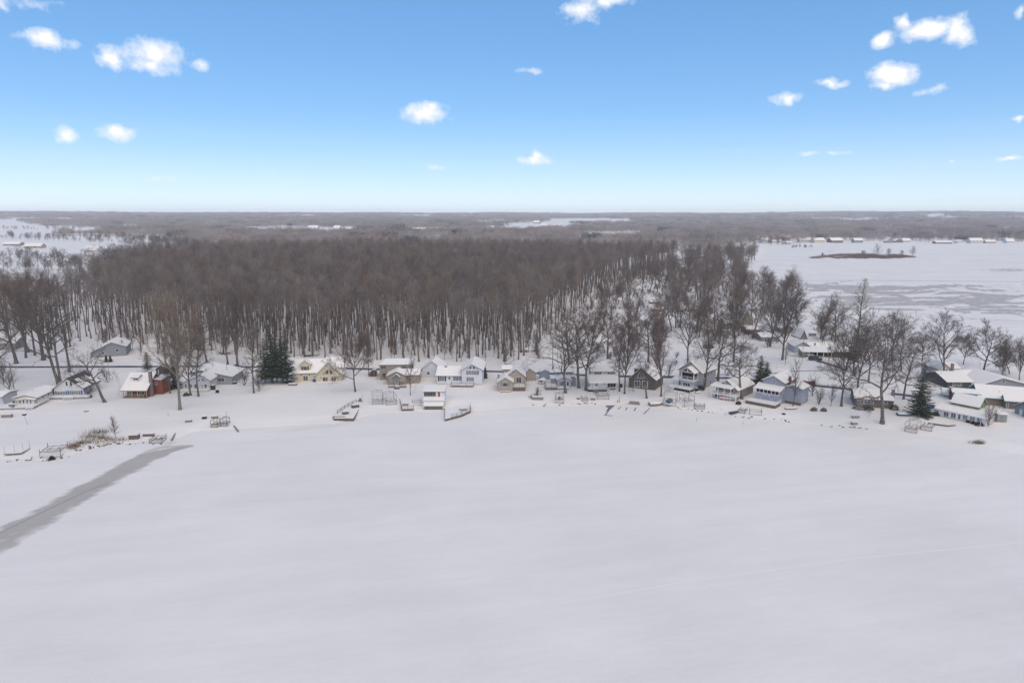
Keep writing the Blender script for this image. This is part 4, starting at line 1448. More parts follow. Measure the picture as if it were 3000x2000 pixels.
h = House('garage', 'beige gabled garage with dark side door behind the beige cottage', (1540, 1116), (1570, 1115), 'garage')
h.gable(0, h.W, 0, 6, h.Z(1541, 1093), h.Z(1550, 1079), 'y', S_BEIGE, over=.35, ridge=h.U(1550, 1090), ze2=h.Z(1570, 1093), snow=.2)
h.win(1541, 1097, 1545, 1113, glass=M_BLACK, name='door')
h = House('shed', 'powder blue gabled garden shed next to the beige garage', (1583, 1111), (1609, 1111), 'shed')
S_PBLUE = siding('powder_blue', (0.27, 0.33, 0.37))
h.gable(0, h.W, 0, 3.4, h.Z(1585, 1090), h.Z(1596, 1084), 'y', S_PBLUE, over=.2, snow=.2)
h.rwin(h.W * .42, h.W * .58, h.Z(1596, 1093), h.Z(1596, 1090), 0, name='vent', w=.04)

# 15 blue-grey house with deck -----------------------------------------------------------
h = House('house', 'blue grey two-storey lake house with black shutters behind the twin oak trunks', (1633, 1134), (1690, 1134))
S_LAKE = siding('lake_grey', (0.36, 0.38, 0.42))
ze = h.Z(1650, 1113)
h.gable(0, h.U(1672, 1134), 0, 3.5, ze, h.Z(1653, 1104), 'y', S_LAKE, over=.35, snow=.2)
h.shed(-1.6, h.W, 3.5, 6.2, h.Z(1650, 1108, 3.5), h.Z(1650, 1101, 6.2), S_LAKE, over=.4, snow=.2)
zu = h.Z(1650, 1089, 6.2)
h.gable(h.U(1627, 1095, 6.2), h.U(1680, 1095, 6.2), 6.2, 12, zu, zu + 1.3, 'x', S_LAKE, over=.4, snow=.2)
for (x0, x1) in ((1636, 1644), (1663, 1671)):
    h.win(x0, 1089.5, x1, 1095.5, 6.2, n=2, shutters=M_BLACK)
h.win(1638, 1116, 1651, 1132, n=3, name='sliding_door')
h.win(1660, 1117, 1667, 1131, glass=M_BLACK)
h.box('wall', siding('slate', (0.20, 0.22, 0.25)), h.U(1670, 1130, 1.2), h.U(1686, 1130, 1.2), 1.2, 3.46, -.6, h.Z(1678, 1108, 1.2))
h.win(1673, 1110, 1677, 1118, 1.2)
h.deck(h.U(1598, 1142, -3), h.U(1632, 1142, -3), -3.4, 1.2, .9, M_WOODG, M_WOODG, 'flr', baluster=False, skirt=M_WOOD)
h.deck(h.U(1632.5, 1142, -3), h.U(1668, 1142, -3), -3.0, -.02, .4, M_WOODG, M_WOODG, '')

# 16 pale blue two-storey house ------------------------------------------------------------
h = House('house', 'pale blue house with wide snowy lower roof and two shuttered upper windows', (1728, 1139), (1811, 1139))
S_PALEB = siding('pale_blue', (0.47, 0.515, 0.53))
ze = h.Z(1770, 1120)
z2 = h.Z(1770, 1098.5, 4.2)
h.shed(0, h.W, 0, 4.2, ze, z2, S_PALEB, over=.45, snow=.2)
zu = h.Z(1770, 1088, 4.2)
h.gable(h.U(1732, 1090, 4.2), h.W, 4.2, 11, zu, h.Z(1770, 1072, 7.6), 'x', S_PALEB, over=.4, snow=.2)
h.win(1746, 1089.5, 1757, 1096.5, 4.2, n=2, shutters=M_BLACK)
h.win(1784.5, 1090.5, 1795, 1097.5, 4.2, n=2, shutters=M_BLACK)
h.win(1743, 1120.5, 1752, 1137, glass=mat('green_grey_door', (.16, .19, .18), .6), name='door')
h.win(1779, 1121.5, 1804.5, 1134.5, n=3, glass=M_SCREEN)
zz = h.Z(1770, 1123)
h.box('lamp', M_BLACK, h.U(1770, 1122) - .12, h.U(1770, 1122) + .12, -.2, -.01, zz - .2, zz + .2)
h.deck(h.U(1722, 1146, -3.5), h.U(1778, 1146, -3.5), -3.6, -.02, .8, M_WOODG, M_WOODG, 'fl', gap=(h.U(1737, 1146, -3.5), h.U(1752, 1146, -3.5)), skirt=M_BLACK, baluster=False)
h.steps(h.U(1737, 1150, -3.6), h.U(1752, 1150, -3.6), -3.6, .8, M_WOODG, 5)

# 17 olive chalet ---------------------------------------------------------------------------
h = House('chalet', 'dark olive chalet with white-framed glazed gable and steep snowy roof', (1842, 1134), (1919, 1143))
S_OLIVE = siding('olive', (0.115, 0.105, 0.08))
ze, zr = h.Z(1842, 1109), h.Z(1878, 1078)
h.gable(0, h.W, 0, 9, ze, zr, 'y', S_OLIVE, over=.5, ridge=h.U(1879, 1100), ze2=h.Z(1918, 1112), snow=.2)
for p in ([(1859, 1108), (1869, 1097), (1869, 1108)], [(1871, 1109), (1871, 1094), (1877, 1088), (1877, 1109)], [(1880, 1109), (1880, 1088), (1886, 1094), (1886, 1109)], [(1888, 1109), (1888, 1098), (1897, 1109)]):
    h.poly_win([h.at(*q) for q in p], w=.1)
h.win(1858.5, 1115, 1875.5, 1134, n=2, name='sliding_door', w=.14)
h.win(1881.5, 1115.5, 1898, 1135, n=2, name='sliding_door', w=.14)
h.gable(h.U(1858, 1090, 3), h.U(1876, 1090, 3), 3, 7, zr - 1.1, zr - .5, 'x', S_OLIVE, over=.2, zb=zr - 3, part='dormer')

# 18 grey house with screened upper porch -----------------------------------------------------
h = House('house', 'grey two-storey house with screened gable porch upstairs and angled white stairs', (1993, 1138), (2031, 1145))
S_GREYL = siding('light_grey', (0.33, 0.345, 0.36))
zf, ze, zr = h.Z(2012, 1115), h.Z(1994, 1087), h.Z(2011, 1077)
W = h.W
h.gable(0, W, 0, 3.0, ze, zr, 'y', S_GREYL, over=.4, snow=.2, zb=zf - .1, wallp=False)
h.box('wall', S_GREYL, 0, W, 0, 3, -.7, zf)
h.box('porch_band', M_TRIM, -.06, W + .06, -.08, 3, zf + .003, zf + .35)
for (u, d) in ((0, 0), (W - .22, 0), (W - .22, 2.7)):
    h.box('porch_post', M_TRIM, u, u + .22, d, d + .22, zf + .352, ze + .05)
h.box('porch_beam', M_TRIM, 0, W, 0.02, .2, ze - .08, ze + .12)
h.box('porch_beam', M_TRIM, W - .2, W, .22, 3, ze - .08, ze + .12)
h.railing((.2, .1, zf + .34), (W - .2, .1, zf + .34), M_TRIM, h.root, 1.0)
h.railing((W - .1, .3, zf + .34), (W - .1, 2.8, zf + .34), M_TRIM, h.root, 1.0)
h.box('screen', M_SCREEN, .23, W - .23, .5, .54, zf + .4, ze - .1)
h.box('screen', M_SCREEN, W - .6, W - .56, .55, 2.9, zf + .4, ze - .1)
for p in ([(.35, ze + .2), (W / 2 - .15, zr - .25), (W / 2 - .15, ze + .2)], [(W / 2 + .15, ze + .2), (W / 2 + .15, zr - .25), (W - .35, ze + .2)]):
    h.poly_win(p, .06, w=.06, glass=M_SCREEN)
MB().prism([(.02, .12, ze + .1), (W - .02, .12, ze + .1), (W / 2, .12, zr - .05)], (0, .1, 0)).build('gable_wall', M_TRIM, h.root)
h.win(2000, 1120, 2022, 1137, n=3, name='sliding_door')
zE = h.Z(2050, 1087, 3)
h.gable(-2.2, W + 1.2, 3.0, 12.5, ze - .2, h.Z(2050, 1048, 12) + .3, 'y', S_GREYL, M_SHING, over=.45, snow=.2)
for dd in (4.2, 6.6, 9.2):
    h.rwin(dd, dd + .9, zf + .7, zf + 2.2, W + 1.2, face='r')
for dd in (4.6, 8.4):
    h.rwin(dd, dd + 1.1, .8, 2.1, W + 1.2, face='r')
h.shed(-3.0, -.02, .6, 3.0, zf - .3, zf + .1, S_GREYL, over=.3, wallp=False)
for u in (-2.9, -1.4):
    h.box('post', M_TRIM, u, u + .14, .7, .84, -.5, zf - .35)
h.deck(-3.2, W + .2, -2.6, -.02, .9, M_TRIM, M_TRIM, 'fr', gap=(-2.6, -.6), skirt=M_BLACK)
h.steps(-2.6, -.6, -2.6, .9, M_TRIM, 7, run=.42)

# 19 tan house with white two-level porch -------------------------------------------------------
h = House('house', 'tan house with white two-level porch and red covered boat beneath', (2083, 1165), (2139, 1176))
W = h.W
z_up = h.Z(2110, 1155)
zpe, zpt = h.Z(2110, 1134), h.Z(2110, 1125, 2.4)
h.shed(0, W, .0, 2.6, zpe, zpt, M_TRIM, over=.35, wallp=False, snow=.2)
fl = h.deck(-.1, W + 1.6, 0, 2.55, z_up, M_TRIM, M_TRIM, 'fr')
h.gable(.2, W + .9, 2.6, 13.5, h.Z(2090, 1130, 2.6), h.Z(2117, 1112, 2.6), 'y', S_TANS, over=.45, snow=.2)
for u in np.linspace(.05, W - .1, 4):
    h.box('porch_post', M_TRIM, u - .09, u + .09, .06, .24, -.6, z_up - .17)
    h.box('porch_post', M_TRIM, u - .08, u + .08, .07, .22, z_up + .1, zpe + .02)
h.box('porch_post', M_TRIM, W + 1.4, W + 1.58, .1, .28, -.6, z_up - .17)
for (a, c) in ((.18, .40), (.46, .56), (.66, .95)):
    h.rwin(W * a, W * c, z_up + .3 + (0 if .4 < a < .5 else .35), z_up + 2.1, 2.6, n=2)
h.rwin(W * .42, W * .53, h.Z(2117, 1120, 2.6), h.Z(2117, 1115, 2.6), 2.6, glass=M_TRIM, name='vent', w=.05)
h.box('basement_wall', S_DBROWN, .1, W + .8, 2.5, 2.58, -.6, z_up - .2)
h.rwin(W * .12, W * .3, .1, 1.6, 2.5, n=2, glass=M_GLASSL)
for dd in (4, 7.5, 10.5):
    h.rwin(dd, dd + 1, z_up + .7, z_up + 1.8, W + .9, face='r')

# 20 blue house with sign --------------------------------------------------------------------------
h = House('house', 'slate blue two-storey house with screened porch, dark-lettered sign and brick chimney', (2212, 1174), (2281, 1187))
S_SLATE = siding('slate_blue', (0.30, 0.325, 0.375))
W = h.W
zp0, zp1 = h.Z(2247, 1153), h.Z(2247, 1140)
h.box('wall', S_SLATE, 0, W, 0, 2.6, -.7, zp0)
h.shed(0, W, 0, 2.8, zp1, h.Z(2255, 1127, 2.8), S_SLATE, over=.45, wallp=False, snow=.22)
h.box('porch_rail', M_TRIM, -.04, W + .04, -.06, .1, zp0 + .003, zp0 + .16)
h.box('porch_head', M_TRIM, -.04, W + .04, -.06, .1, zp1 - .14, zp1 + .0)
for i, u in enumerate(np.linspace(0, W - .2, 7)):
    w_ = .2 if i % 2 == 0 else .1
    h.box('porch_post', M_TRIM, u, u + w_, -.05, .12, zp0 + .165, zp1 - .145)
for d in (1.2, 2.4):
    h.box('porch_post', M_TRIM, W - .14, W + .02, d, d + .14, zp0 + .003, zp1 + .1)
h.box('screen', M_SCREEN, .15, W - .15, .3, .34, zp0 + .05, zp1 - .05)
h.box('screen', M_SCREEN, W - .34, W - .3, .36, 2.5, zp0 + .05, zp1 - .05)
ze, zr = h.Z(2294, 1122, 2.6), h.Z(2268, 1102, 2.6)
h.gable(.9, W + .3, 2.6, 12, ze, zr, 'y', S_SLATE, over=.4, snow=.22)
h.win(2265, 1110, 2272.5, 1124, 2.6, n=2, rows=2)
h.win(2221.5, 1163, 2229.5, 1175.5, rows=2, glass=M_GLASSL)
h.win(2256, 1168, 2263, 1184, n=2, rows=4, name='door')
# name board: white with heavy dark lettering, too small to read
u0, z1 = h.at(2234.5, 1153.5, -.1)
u1, z0 = h.at(2256, 1160.5, -.1)
h.box('sign_board', M_TRIM, u0, u1, -.16, -.06, z0, z1)
b = MB()
g = np.random.default_rng(3)
wd = u1 - u0
x = u0 + wd * .08
for word in (4, 6):
    for i in range(word):
        lw = wd * .066
        hh = (z1 - z0) * g.uniform(.45, .62)
        zb_ = z0 + (z1 - z0) * .2
        b.box(x, x + lw * .3, -.185, -.164, zb_, zb_ + hh)
        b.box(x + lw * .5, x + lw * .8, -.185, -.164, zb_, zb_ + hh * g.uniform(.6, 1))
        b.box(x + lw * .3, x + lw * .5, -.185, -.164, zb_ + hh * .35, zb_ + hh * .6)
        x += lw * 1.02
    x += wd * .07
b.build('lettering', M_BLACK, h.root)
h.chimney(W + .35, W + 1.0, 5.2, 5.9, 0, h.Z(2308, 1101, 5.5), M_BRICK)
ua = W + .32
h.gable(ua, ua + 4.6, 3.8, 9.5, h.Z(2325, 1137, 3.8), h.Z(2325, 1129, 3.8), 'y', S_SLATE, over=.4, snow=.22, zb=-.7)
h.rwin(ua + 1.6, ua + 2.3, h.Z(2317, 1148, 3.8), h.Z(2317, 1141, 3.8), 3.8, n=2)
h.rwin(5.2, 6.4, 1.2, 2.0, ua + 4.6, face='r')
h.box('plank_skirt', M_WOOD, ua + .1, ua + 4.6, 3.55, 3.72, -.6, .75)
for dd in (3.4, 6.4):
    h.rwin(dd, dd + .8, zp0 + .2, zp0 + 1.7, W + .3, face='r')
h.deck(-1.2, W + .6, -4.2, -.02, .85, M_WOOD, M_TRIM, 'fr', skirt=M_WOOD)

# 21 brown bungalow behind the big oak -----------------------------------------------------------------
h = House('bungalow', 'low brown bungalow with row of porch windows and tall chimney behind the big oak', (2505, 1190), (2612, 1197), 'house')
S_BROWN = siding('brown', (0.155, 0.125, 0.105))
W = h.W
h.gable(0, W, 0, 8.5, h.Z(2550, 1168), h.Z(2550, 1141, 4.2), 'x', S_BROWN, over=.5, snow=.14)
for x in np.arange(2511, 2560, 10.2):
    h.win(x, 1170.5, x + 8.6, 1183.5, glass=M_GLASSL)
h.win(2590, 1172, 2600, 1184)
h.chimney(W + .05, W + .75, 1.6, 2.4, -.5, h.Z(2627, 1141, 2), M_STONEC)

# 22 white and green house ------------------------------------------------------------------------------
h = House('house', 'long white cottage with a green upper storey and row of paired windows', (2740, 1216), (2885, 1248))
W = h.W
S_GREEN = siding('green', (0.13, 0.24, 0.09))
ze = h.Z(2800, 1208)
h.shed(0, W, 0, 3.6, ze, ze + .75, S_WHITE2, over=.4, snow=.2)
h.shed(0, W, 3.62, 8.5, ze + .74, ze + .78, S_WHITE2, over=.35, snow=.2)
ua, ub = h.U(2789, 1185, 3.7), h.U(2868, 1194, 3.7)
zu = h.Z(2830, 1184, 3.7)
h.gable(ua, ub, 3.7, 8.2, zu, h.Z(2835, 1158, 6), 'x', S_GREEN, over=.4, snow=.2, zb=ze)
h.win(2795, 1180.5, 2805, 1188.5, 3.7, n=2)
h.win(2842.5, 1187.5, 2853, 1195.5, 3.7, n=2)
for (x0, x1, y0, y1) in ((2744, 2751, 1203, 1215), (2764, 2780, 1206, 1221), (2785.5, 2801, 1209, 1224.5), (2806, 2815, 1213, 1228), (2819.5, 2835, 1215, 1230.5), (2841, 2857, 1218.5, 1233.5), (2862, 2878, 1221, 1236)):
    h.win(x0, y0, x1, y1, n=2 if x1 - x0 > 12 else 1, glass=M_GLASS if x0 in (2806, 2785.5, 2764) else M_GLASSL)
h.box('foundation', M_FOUND, -.05, W + .05, -.04, .0, -.6, .25)

# 23 teal-trimmed house, 24 big grey house, 25 grey garage, 26 little grey shed, 27 carport -----------------
h = House('house', 'wide brown house with teal eaves and broad snowy roof at the right edge', (2880, 1184), (2990, 1194))
W = h.W
S_BRTAN = siding('brown_tan', (0.235, 0.185, 0.135))
h.gable(-1.0, W + 6, 0, 10, h.Z(2940, 1166), h.Z(2930, 1132, 5), 'x', S_BRTAN, over=.7, snow=.2, fascia=M_TEAL)
h.gable(W * .52, W + 6.5, -2.6, .2, h.Z(2960, 1172, -2.6), h.Z(2960, 1172, -2.6) + .9, 'x', S_BRTAN, over=.6, snow=.2, fascia=M_TEAL)
h.win(2911, 1162, 2921, 1168, n=2)
h.rwin(W * .54, W * .6, .2, 2.1, -2.6, glass=M_GLASSL, name='door')
h.gable(-7.5, -1.1, .5, 5, h.Z(2840, 1152, .5), h.Z(2840, 1142, 2.5), 'x', siding('sky_blue', (0.25, 0.36, 0.5)), over=.5, snow=.2, fascia=M_TEAL)
h.chimney(-8.2, -7.5, 2, 2.7, -.4, h.Z(2797, 1135, 2.3), M_BRICK)
for x in (2936, 2937):
    pass
h.box('vent_pipe', M_ALU, W * .45, W * .45 + .14, 2, 2.14, 2, h.Z(2937, 1148, 2) + .2)

h = House('house', 'big grey house with green wall, shallow snowy roof and tiny gable window', (2851, 1141), (3015, 1141))
W = h.W
h.gable(0, W, 0, 14, h.Z(2853, 1134), h.Z(2934, 1108), 'y', S_GREY, over=.6, ridge=h.U(2934, 1120), ze2=h.Z(3000, 1128), snow=.2)
h.win(2936, 1113, 2944, 1123)
DGRN = siding('dark_green', (0.075, 0.085, 0.08))
h.gable(-7.5, .05, 1.2, 13.4, h.Z(2800, 1118, 1.2), h.Z(2861, 1090, 7), 'x', DGRN, over=.6, snow=.2)
for (x0, x1) in ((2790, 2800), (2804, 2818)):
    h.win(x0, 1119, x1, 1131, 1.2, n=3)
h.box('vent_pipe', M_ALU, -2.5, -2.35, 4, 4.15, 3, h.Z(2860, 1105, 4))

h = House('garage', 'grey garage with white door at the right edge of the view', (2972, 1209), (3010, 1225), 'garage')
h.gable(0, h.W + 2, 0, 6, h.Z(2972, 1188), h.Z(2998, 1176), 'y', S_GREY, over=.4, snow=.2)
h.win(2987, 1198, 2995, 1219, glass=M_TRIM, name='door')

h = House('shed', 'small square grey-green shed behind the bare bush on the right', (2921, 1236), (2949, 1237), 'shed')
h.shed(0, h.W, 0, 2.6, h.Z(2935, 1214), h.Z(2935, 1214) + .15, siding('sage', (0.25, 0.28, 0.27)), over=.15, snow=.18)
h.rwin(h.W * .3, h.W * .65, 0, 1.7, 0, glass=M_WOODG, frame=M_WOODG, name='door', w=.05)

h = House('carport', 'open grey carport with snowy roof between spruce and teal-trimmed house', (2761, 1163), (2789, 1166), 'carport')
zt = h.Z(2775, 1150)
h.gable(0, h.W + .6, 0, 4, zt, zt + .7, 'x', S_GREY, over=.35, snow=.18, wallp=False, fascia=M_TEAL)
for (u, d) in ((0, 0), (h.W, 0), (0, 3.8), (h.W, 3.8)):
    h.box('post', M_TRIM, u, u + .12, d, d + .12, -.6, zt)
h.box('wall', S_BRTAN, h.W * .62, h.W + .1, .02, .1, .6, zt)

# 28 white house behind the maple on the right ------------------------------------------------------------
h = House('house', 'off-white house with green eaves behind the tall maple on the right', (2745, 1112), (2812, 1112))
W = h.W
S_OFFW = siding('off_white', (0.52, 0.51, 0.48))
h.gable(0, W * .5, 0, 9, h.Z(2760, 1080), h.Z(2756, 1066), 'y', S_OFFW, over=.4)
h.gable(W * .5, W, .6, 8, h.Z(2795, 1080, .6), h.Z(2795, 1062, 4.2), 'x', S_OFFW, over=.4, fascia=mat('green_trim', (.08, .15, .11), .7))
h.chimney(W * .58, W * .68, -.05, .55, -.4, h.Z(2784, 1064, .3), M_STONEC)
for (x0, x1) in ((2769, 2776), (2790, 2795.5)):
    h.win(x0, 1081, x1, 1091, .6 if x0 > 2778 else 0)
h.win(2748, 1074, 2752, 1082)
h.gable(W * .68, W + 4, -2.5, 1.5, 2.2, 3.2, 'x', DGRN, over=.4)

# 29 carport house with the car ------------------------------------------------------------------------------
h = House('house', 'white carport house with wide snowy porch roof beside the parked dark car', (2350, 1046), (2436, 1048))
W = h.W
zt = h.Z(2400, 1031)
h.shed(0, W, 0, 5.2, zt, zt + .7, M_TRIM, over=.4, wallp=False, snow=.22)
h.box('wall', S_DBROWN, .3, W + .2, 5.0, 5.2, -.6, zt + .6)
h.box('wall', S_TANS, .1, 1.0, .2, 5, -.6, zt + .0)
for u in (W * .22, W * .5, W * .72, W - .1):
    h.box('post', M_TRIM, u, u + .2, .1, .3, -.6, zt)
h.gable(-.5, W * .5, 8.2, 17, zt + .5, zt + 2.2, 'y', S_PALE, over=.5, snow=.22)
h.win(2358, 1004, 2363, 1010, 8.2)
h.win(2385, 1004, 2390, 1012, 8.2)
h.gable(W * .52, W + 5, 9, 16, zt + .2, zt + 1.3, 'x', S_PALE, over=.5, snow=.22)
h.gable(W + .8, W + 8, 1, 6, 2.4, 3.5, 'x', DGRN, over=.5, snow=.2)

# houses glimpsed between the trees towards the bay ------------------------------------------------------------
def plain_house(name, label, L, Rt, ye, yr, depth, wall, axis='x', wins=(), cat='house', group=None, over=.4, snow=.3, roofm=None):
    h = House(name, label, L, Rt, cat, group)
    cx = (L[0] + Rt[0]) / 2
    ze = h.Z(cx, ye)
    zr = h.Z(cx, yr, depth / 2 if axis == 'x' else 0)
    zr = max(zr, ze + .5)
    h.gable(0, h.W, 0, depth, ze, zr, axis, wall, roofm, over=over, snow=snow)
    for (a, c) in wins:
        h.rwin(h.W * a, h.W * c, ze - 1.9, ze - .5, 0, n=1)
    return h


S_STRAW = siding('straw', (0.40, 0.35, 0.24))
S_ROSE = siding('rose_brown', (0.21, 0.125, 0.10))
plain_house('house', 'sage green gabled cottage behind the white carport house', (2345, 994), (2362, 994), 987, 968, 9, siding('sage2', (.17, .19, .17)), 'y', ((.4, .62),))
plain_house('house', 'brick and tan house with steep gable among trees by the bay', (2166, 958), (2206, 958), 940, 914, 10, siding('tan_brick', (.30, .25, .19)), 'y', ((.2, .35), (.6, .75)))
plain_house('house', 'straw yellow house with two small windows among the trees', (2124, 962), (2148, 962), 947, 934, 9, S_STRAW, 'x', ((.2, .4), (.6, .8)))
plain_house('house', 'dark rose brown cabin with low snowy roof below the brick house', (2188, 980), (2226, 980), 966, 955, 8, S_ROSE, 'x', ((.15, .3), (.6, .75)))
plain_house('house', 'tan cottage tucked behind the fan-shaped tree by the bay', (2288, 976), (2322, 976), 962, 952, 8, S_TANS, 'y', ((.3, .5),))
plain_house('house', 'long pale house with broad snowy roof deep among the trees', (1990, 914), (2050, 914), 906, 893, 10, S_PALE, 'x', ((.1, .2), (.4, .5), (.7, .8)))
plain_house('house', 'pale green trailer home in the clearing right of the wood', (1912, 914), (1945, 914), 907, 903, 5, siding('pale_green', (.40, .44, .38)), 'x', ((.2, .35), (.6, .75)))
plain_house('shed', 'low snow covered shed beyond the pale green trailer', (1905, 890), (1935, 890), 885, 880, 6, M_WOOD, 'x', (), 'shed')
plain_house('house', 'white house behind the dense pine near the brown cabin', (2085, 948), (2116, 948), 936, 924, 9, S_WHITE2, 'x', ((.2, .4), (.6, .8)))
plain_house('house', 'grey cottage showing a long snowy roof above the fan-shaped tree', (2230, 1000), (2275, 1000), 988, 976, 9, S_GREY, 'x', ((.2, .35),))
plain_house('house', 'small white house at the bay point below the leaning trees', (2010, 800), (2042, 800), 790, 782, 10, S_WHITE2, 'x', ((.2, .4), (.6, .8)))
plain_house('house', 'pale house with snow-laden roof along the bay road', (2000, 842), (2030, 842), 834, 826, 9, S_PALE, 'x', ((.3, .5),))
plain_house('house', 'half-hidden white cottage at the left edge beside the cream cottage', (-45, 1188), (9, 1186), 1163, 1155, 7, S_PALE, 'x', ((.6, .8),))
plain_house('house', 'grey house far left behind the roadside trees', (-10, 1026), (46, 1024), 1006, 992, 9, S_GREY, 'x', ((.5, .6),))

# ------------------------------------------------------------------ trees round the houses
def tree_px(base, top, style, label, seed, twigs=1.0, bark=None, tw=None, lean=(0, 0), width=1.0, group=None, name='bare_tree', mesh=None, H0=None):
    """a tree whose foot is at photo pixel base and whose top reaches photo row top"""
    p = ground(*base)
    d = ray(base[0], top)
    t = p.y / d.y
    Ht = CAM_H + d.z * t - p.z
    if mesh is None:
        mesh = tree_meshes(name, seed, Ht, style, twigs, bark, tw, lean)
        sc = (width, 1.0)
    else:
        sc = (width * Ht / H0, Ht / H0)
    return plant_tree(mesh, (p.x, p.y, p.z - .05), 0 if lean != (0, 0) else seed * 1.7, sc, label, group, name)


T = tree_px
T((48, 1065), 800, 'oak', 'leftmost spreading oak beside the road', 1, .8)
T((-12, 1112), 880, 'oak', 'bare oak cut by the left edge of the view near the road', 2, .7)
T((84, 1032), 790, 'maple', 'forked tall tree left of the wood nearest the left edge', 3, .8)
T((103, 1041), 785, 'spire', 'straight slim tree just right of the forked one left of the wood', 4, 1.0)
T((76, 1048), 800, 'spire', 'thin bent tree beside the road verge at far left', 5, .7)
T((128, 1055), 770, 'oak', 'heavy-limbed tree left of the wood with reaching branches', 6, .8)
T((172, 1128), 795, 'broom', 'massive left-leaning trunk rising behind the white gabled cottage', 7, .9, lean=(-.17, 0))
T((178, 1126), 800, 'spire', 'upright partner trunk beside the massive leaning one', 8, 1.0)
T((204, 1090), 800, 'spire', 'slim tree behind the ridge of the white gabled cottage', 9, 1.0)
T((308, 1178), 985, 'snag', 'left-leaning bare tree on the snow between white and red cottages', 10, 1.0, lean=(-.34, .05))
T((527, 1200), 890, 'broom', 'large pale vase-shaped tree on open snow right of the red cottage', 11, 1.5, mat('bark_pale', (.15, .13, .105), .95, .3, 3, color2=(.21, .185, .155)), M_TWIGY, width=1.0)
T((499, 1152), 1010, 'spire', 'grey trunk just left of the large vase-shaped tree', 12, .8)
T((560, 1157), 985, 'maple', 'left-leaning dark trunk in front of the pale cottage', 13, .7, lean=(-.2, 0))
T((582, 1161), 940, 'spire', 'slim upright trunk in front of the pale glazed cottage', 14, .9)
T((606, 1060), 900, 'oak', 'roadside tree above the blue grey house', 15, .8)
T((668, 1072), 850, 'spire', 'straight roadside trunk right of the blue grey house', 16, .9)
T((697, 1073), 850, 'broom', 'roadside tree with forked top left of the spruces', 17, .8)
T((744, 1151), 955, 'spire', 'twiggy tree standing alone left of the spruce clump', 18, 1.3)
T((1041, 1147), 985, 'maple', 'round twiggy tree on the snow right of the yellow house', 19, 1.7, tw=M_TWIGR)
T((1203, 1157), 1056, 'young', 'little fan-shaped young tree behind the boathouse', 20, 1.6)
T((1080, 1098), 985, 'spire', 'thin tree behind the tiny brown shed', 21, .9)
T((1657, 1151), 925, 'oak', 'great twin-limbed oak in front of the blue grey lake house', 22, 1.0)
T((1668, 1084), 885, 'snag', 'thick grey trunk behind the blue grey lake house', 23, .9)
T((1696, 1136), 900, 'oak', 'bare oak between the two pale lake houses', 24, .9)
T((1716, 1143), 890, 'maple', 'tall bare tree at the left corner of the pale blue house', 25, 1.0, lean=(.05, 0))
T((1830, 1153), 930, 'broom', 'dense brown-crowned tree left of the olive chalet', 26, 2.0, tw=M_TWIGR, width=.8)
T((1815, 1146), 960, 'spire', 'thin dark trunk beside the dense brown-crowned tree', 27, .8)
T((1895, 1166), 1042, 'snag', 'broken-topped snag in front of the olive chalet', 28, .7, lean=(-.06, 0))
T((1937, 1161), 930, 'broom', 'dense brown tree right of the olive chalet', 29, 1.8, tw=M_TWIGR, width=.85)
T((2062, 1140), 950, 'maple', 'pale trunk rising at the corner of the screened-porch house', 30, .7, lean=(.06, 0))
T((2103, 1115), 915, 'oak', 'tall oak standing behind the tan porch house', 31, .9)
T((2174, 1168), 985, 'snag', 'huge left-leaning trunk beside the slate blue house', 32, 1.4, lean=(-.30, .05))
T((2292, 1054), 850, 'broom', 'fan-shaped many-limbed tree by the carport house', 33, .9, width=1.15)
T((2300, 1068), 1010, 'young', 'small sapling below the fan-shaped tree', 34, .7)
T((2323, 1189), 1061, 'young', 'slender young tree in front of the slate blue annex', 35, 1.3)
T((2465, 1190), 985, 'maple', 'shaggy dark trunk on the bank right of the slate blue house', 36, 1.1, M_BARKF)
T((2508, 1160), 945, 'maple', 'dark tree at the left corner of the brown bungalow', 37, 1.0, M_BARKF)
T((2585, 1240), 925, 'oak', 'great spreading oak in front of the brown bungalow', 38, 1.1, M_BARKF)
T((2647, 1169), 1000, 'oak', 'smaller oak behind the bungalow chimney', 39, 1.0, M_BARKF)
T((2765, 1118), 925, 'maple', 'broad fan-crowned maple against the frozen bay', 40, 1.2, M_BARKF)
T((2882, 1090), 950, 'oak', 'gnarled dark oak behind the big grey house', 41, 1.2, M_BARKF)
T((2936, 1108), 1000, 'broom', 'cluster of thin leaning stems behind the big grey house', 42, .7, M_BARKF)
T((2985, 1116), 1005, 'broom', 'thin stems at the right edge behind the big grey house', 43, .8, M_BARKF)
T((2894, 1249), 1183, 'shrub', 'round bare bush-like tree in front of the small grey shed', 44, 1.6, tw=M_TWIGY)
T((2512, 1000), 822, 'spire', 'tall airy spire-shaped tree against the frozen bay', 45, 1.1, tw=M_TWIGY, width=1.25)
T((2445, 1010), 905, 'oak', 'bare oak left of the spire-shaped tree by the bay', 46, 1.0)
T((2640, 1085), 960, 'oak', 'mid-sized oak between spire tree and maple near the bay', 47, 1.0)
T((2478, 1085), 930, 'oak', 'crooked oak behind the shaggy dark trunk', 120, 1.0, M_BARKF)
T((2545, 1115), 960, 'maple', 'bare tree right behind the ridge of the brown bungalow', 121, 1.0, M_BARKF)
T((2612, 1060), 925, 'oak', 'wide oak at the bay edge left of the big spruce', 122, 1.1, M_BARKF)
T((2700, 1070), 975, 'oak', 'low oak at the bay edge above the big spruce', 123, 1.1, M_BARKF)
T((2822, 1068), 985, 'maple', 'small bare tree at the bay edge right of the fan-crowned maple', 124, 1.2, M_BARKF)
T((2958, 1095), 1010, 'oak', 'thicket oak at the right edge by the bay', 125, 1.2, M_BARKF)
T((2405, 1020), 925, 'oak', 'leaning oak right of the carport house', 126, 1.0, M_BARKF)
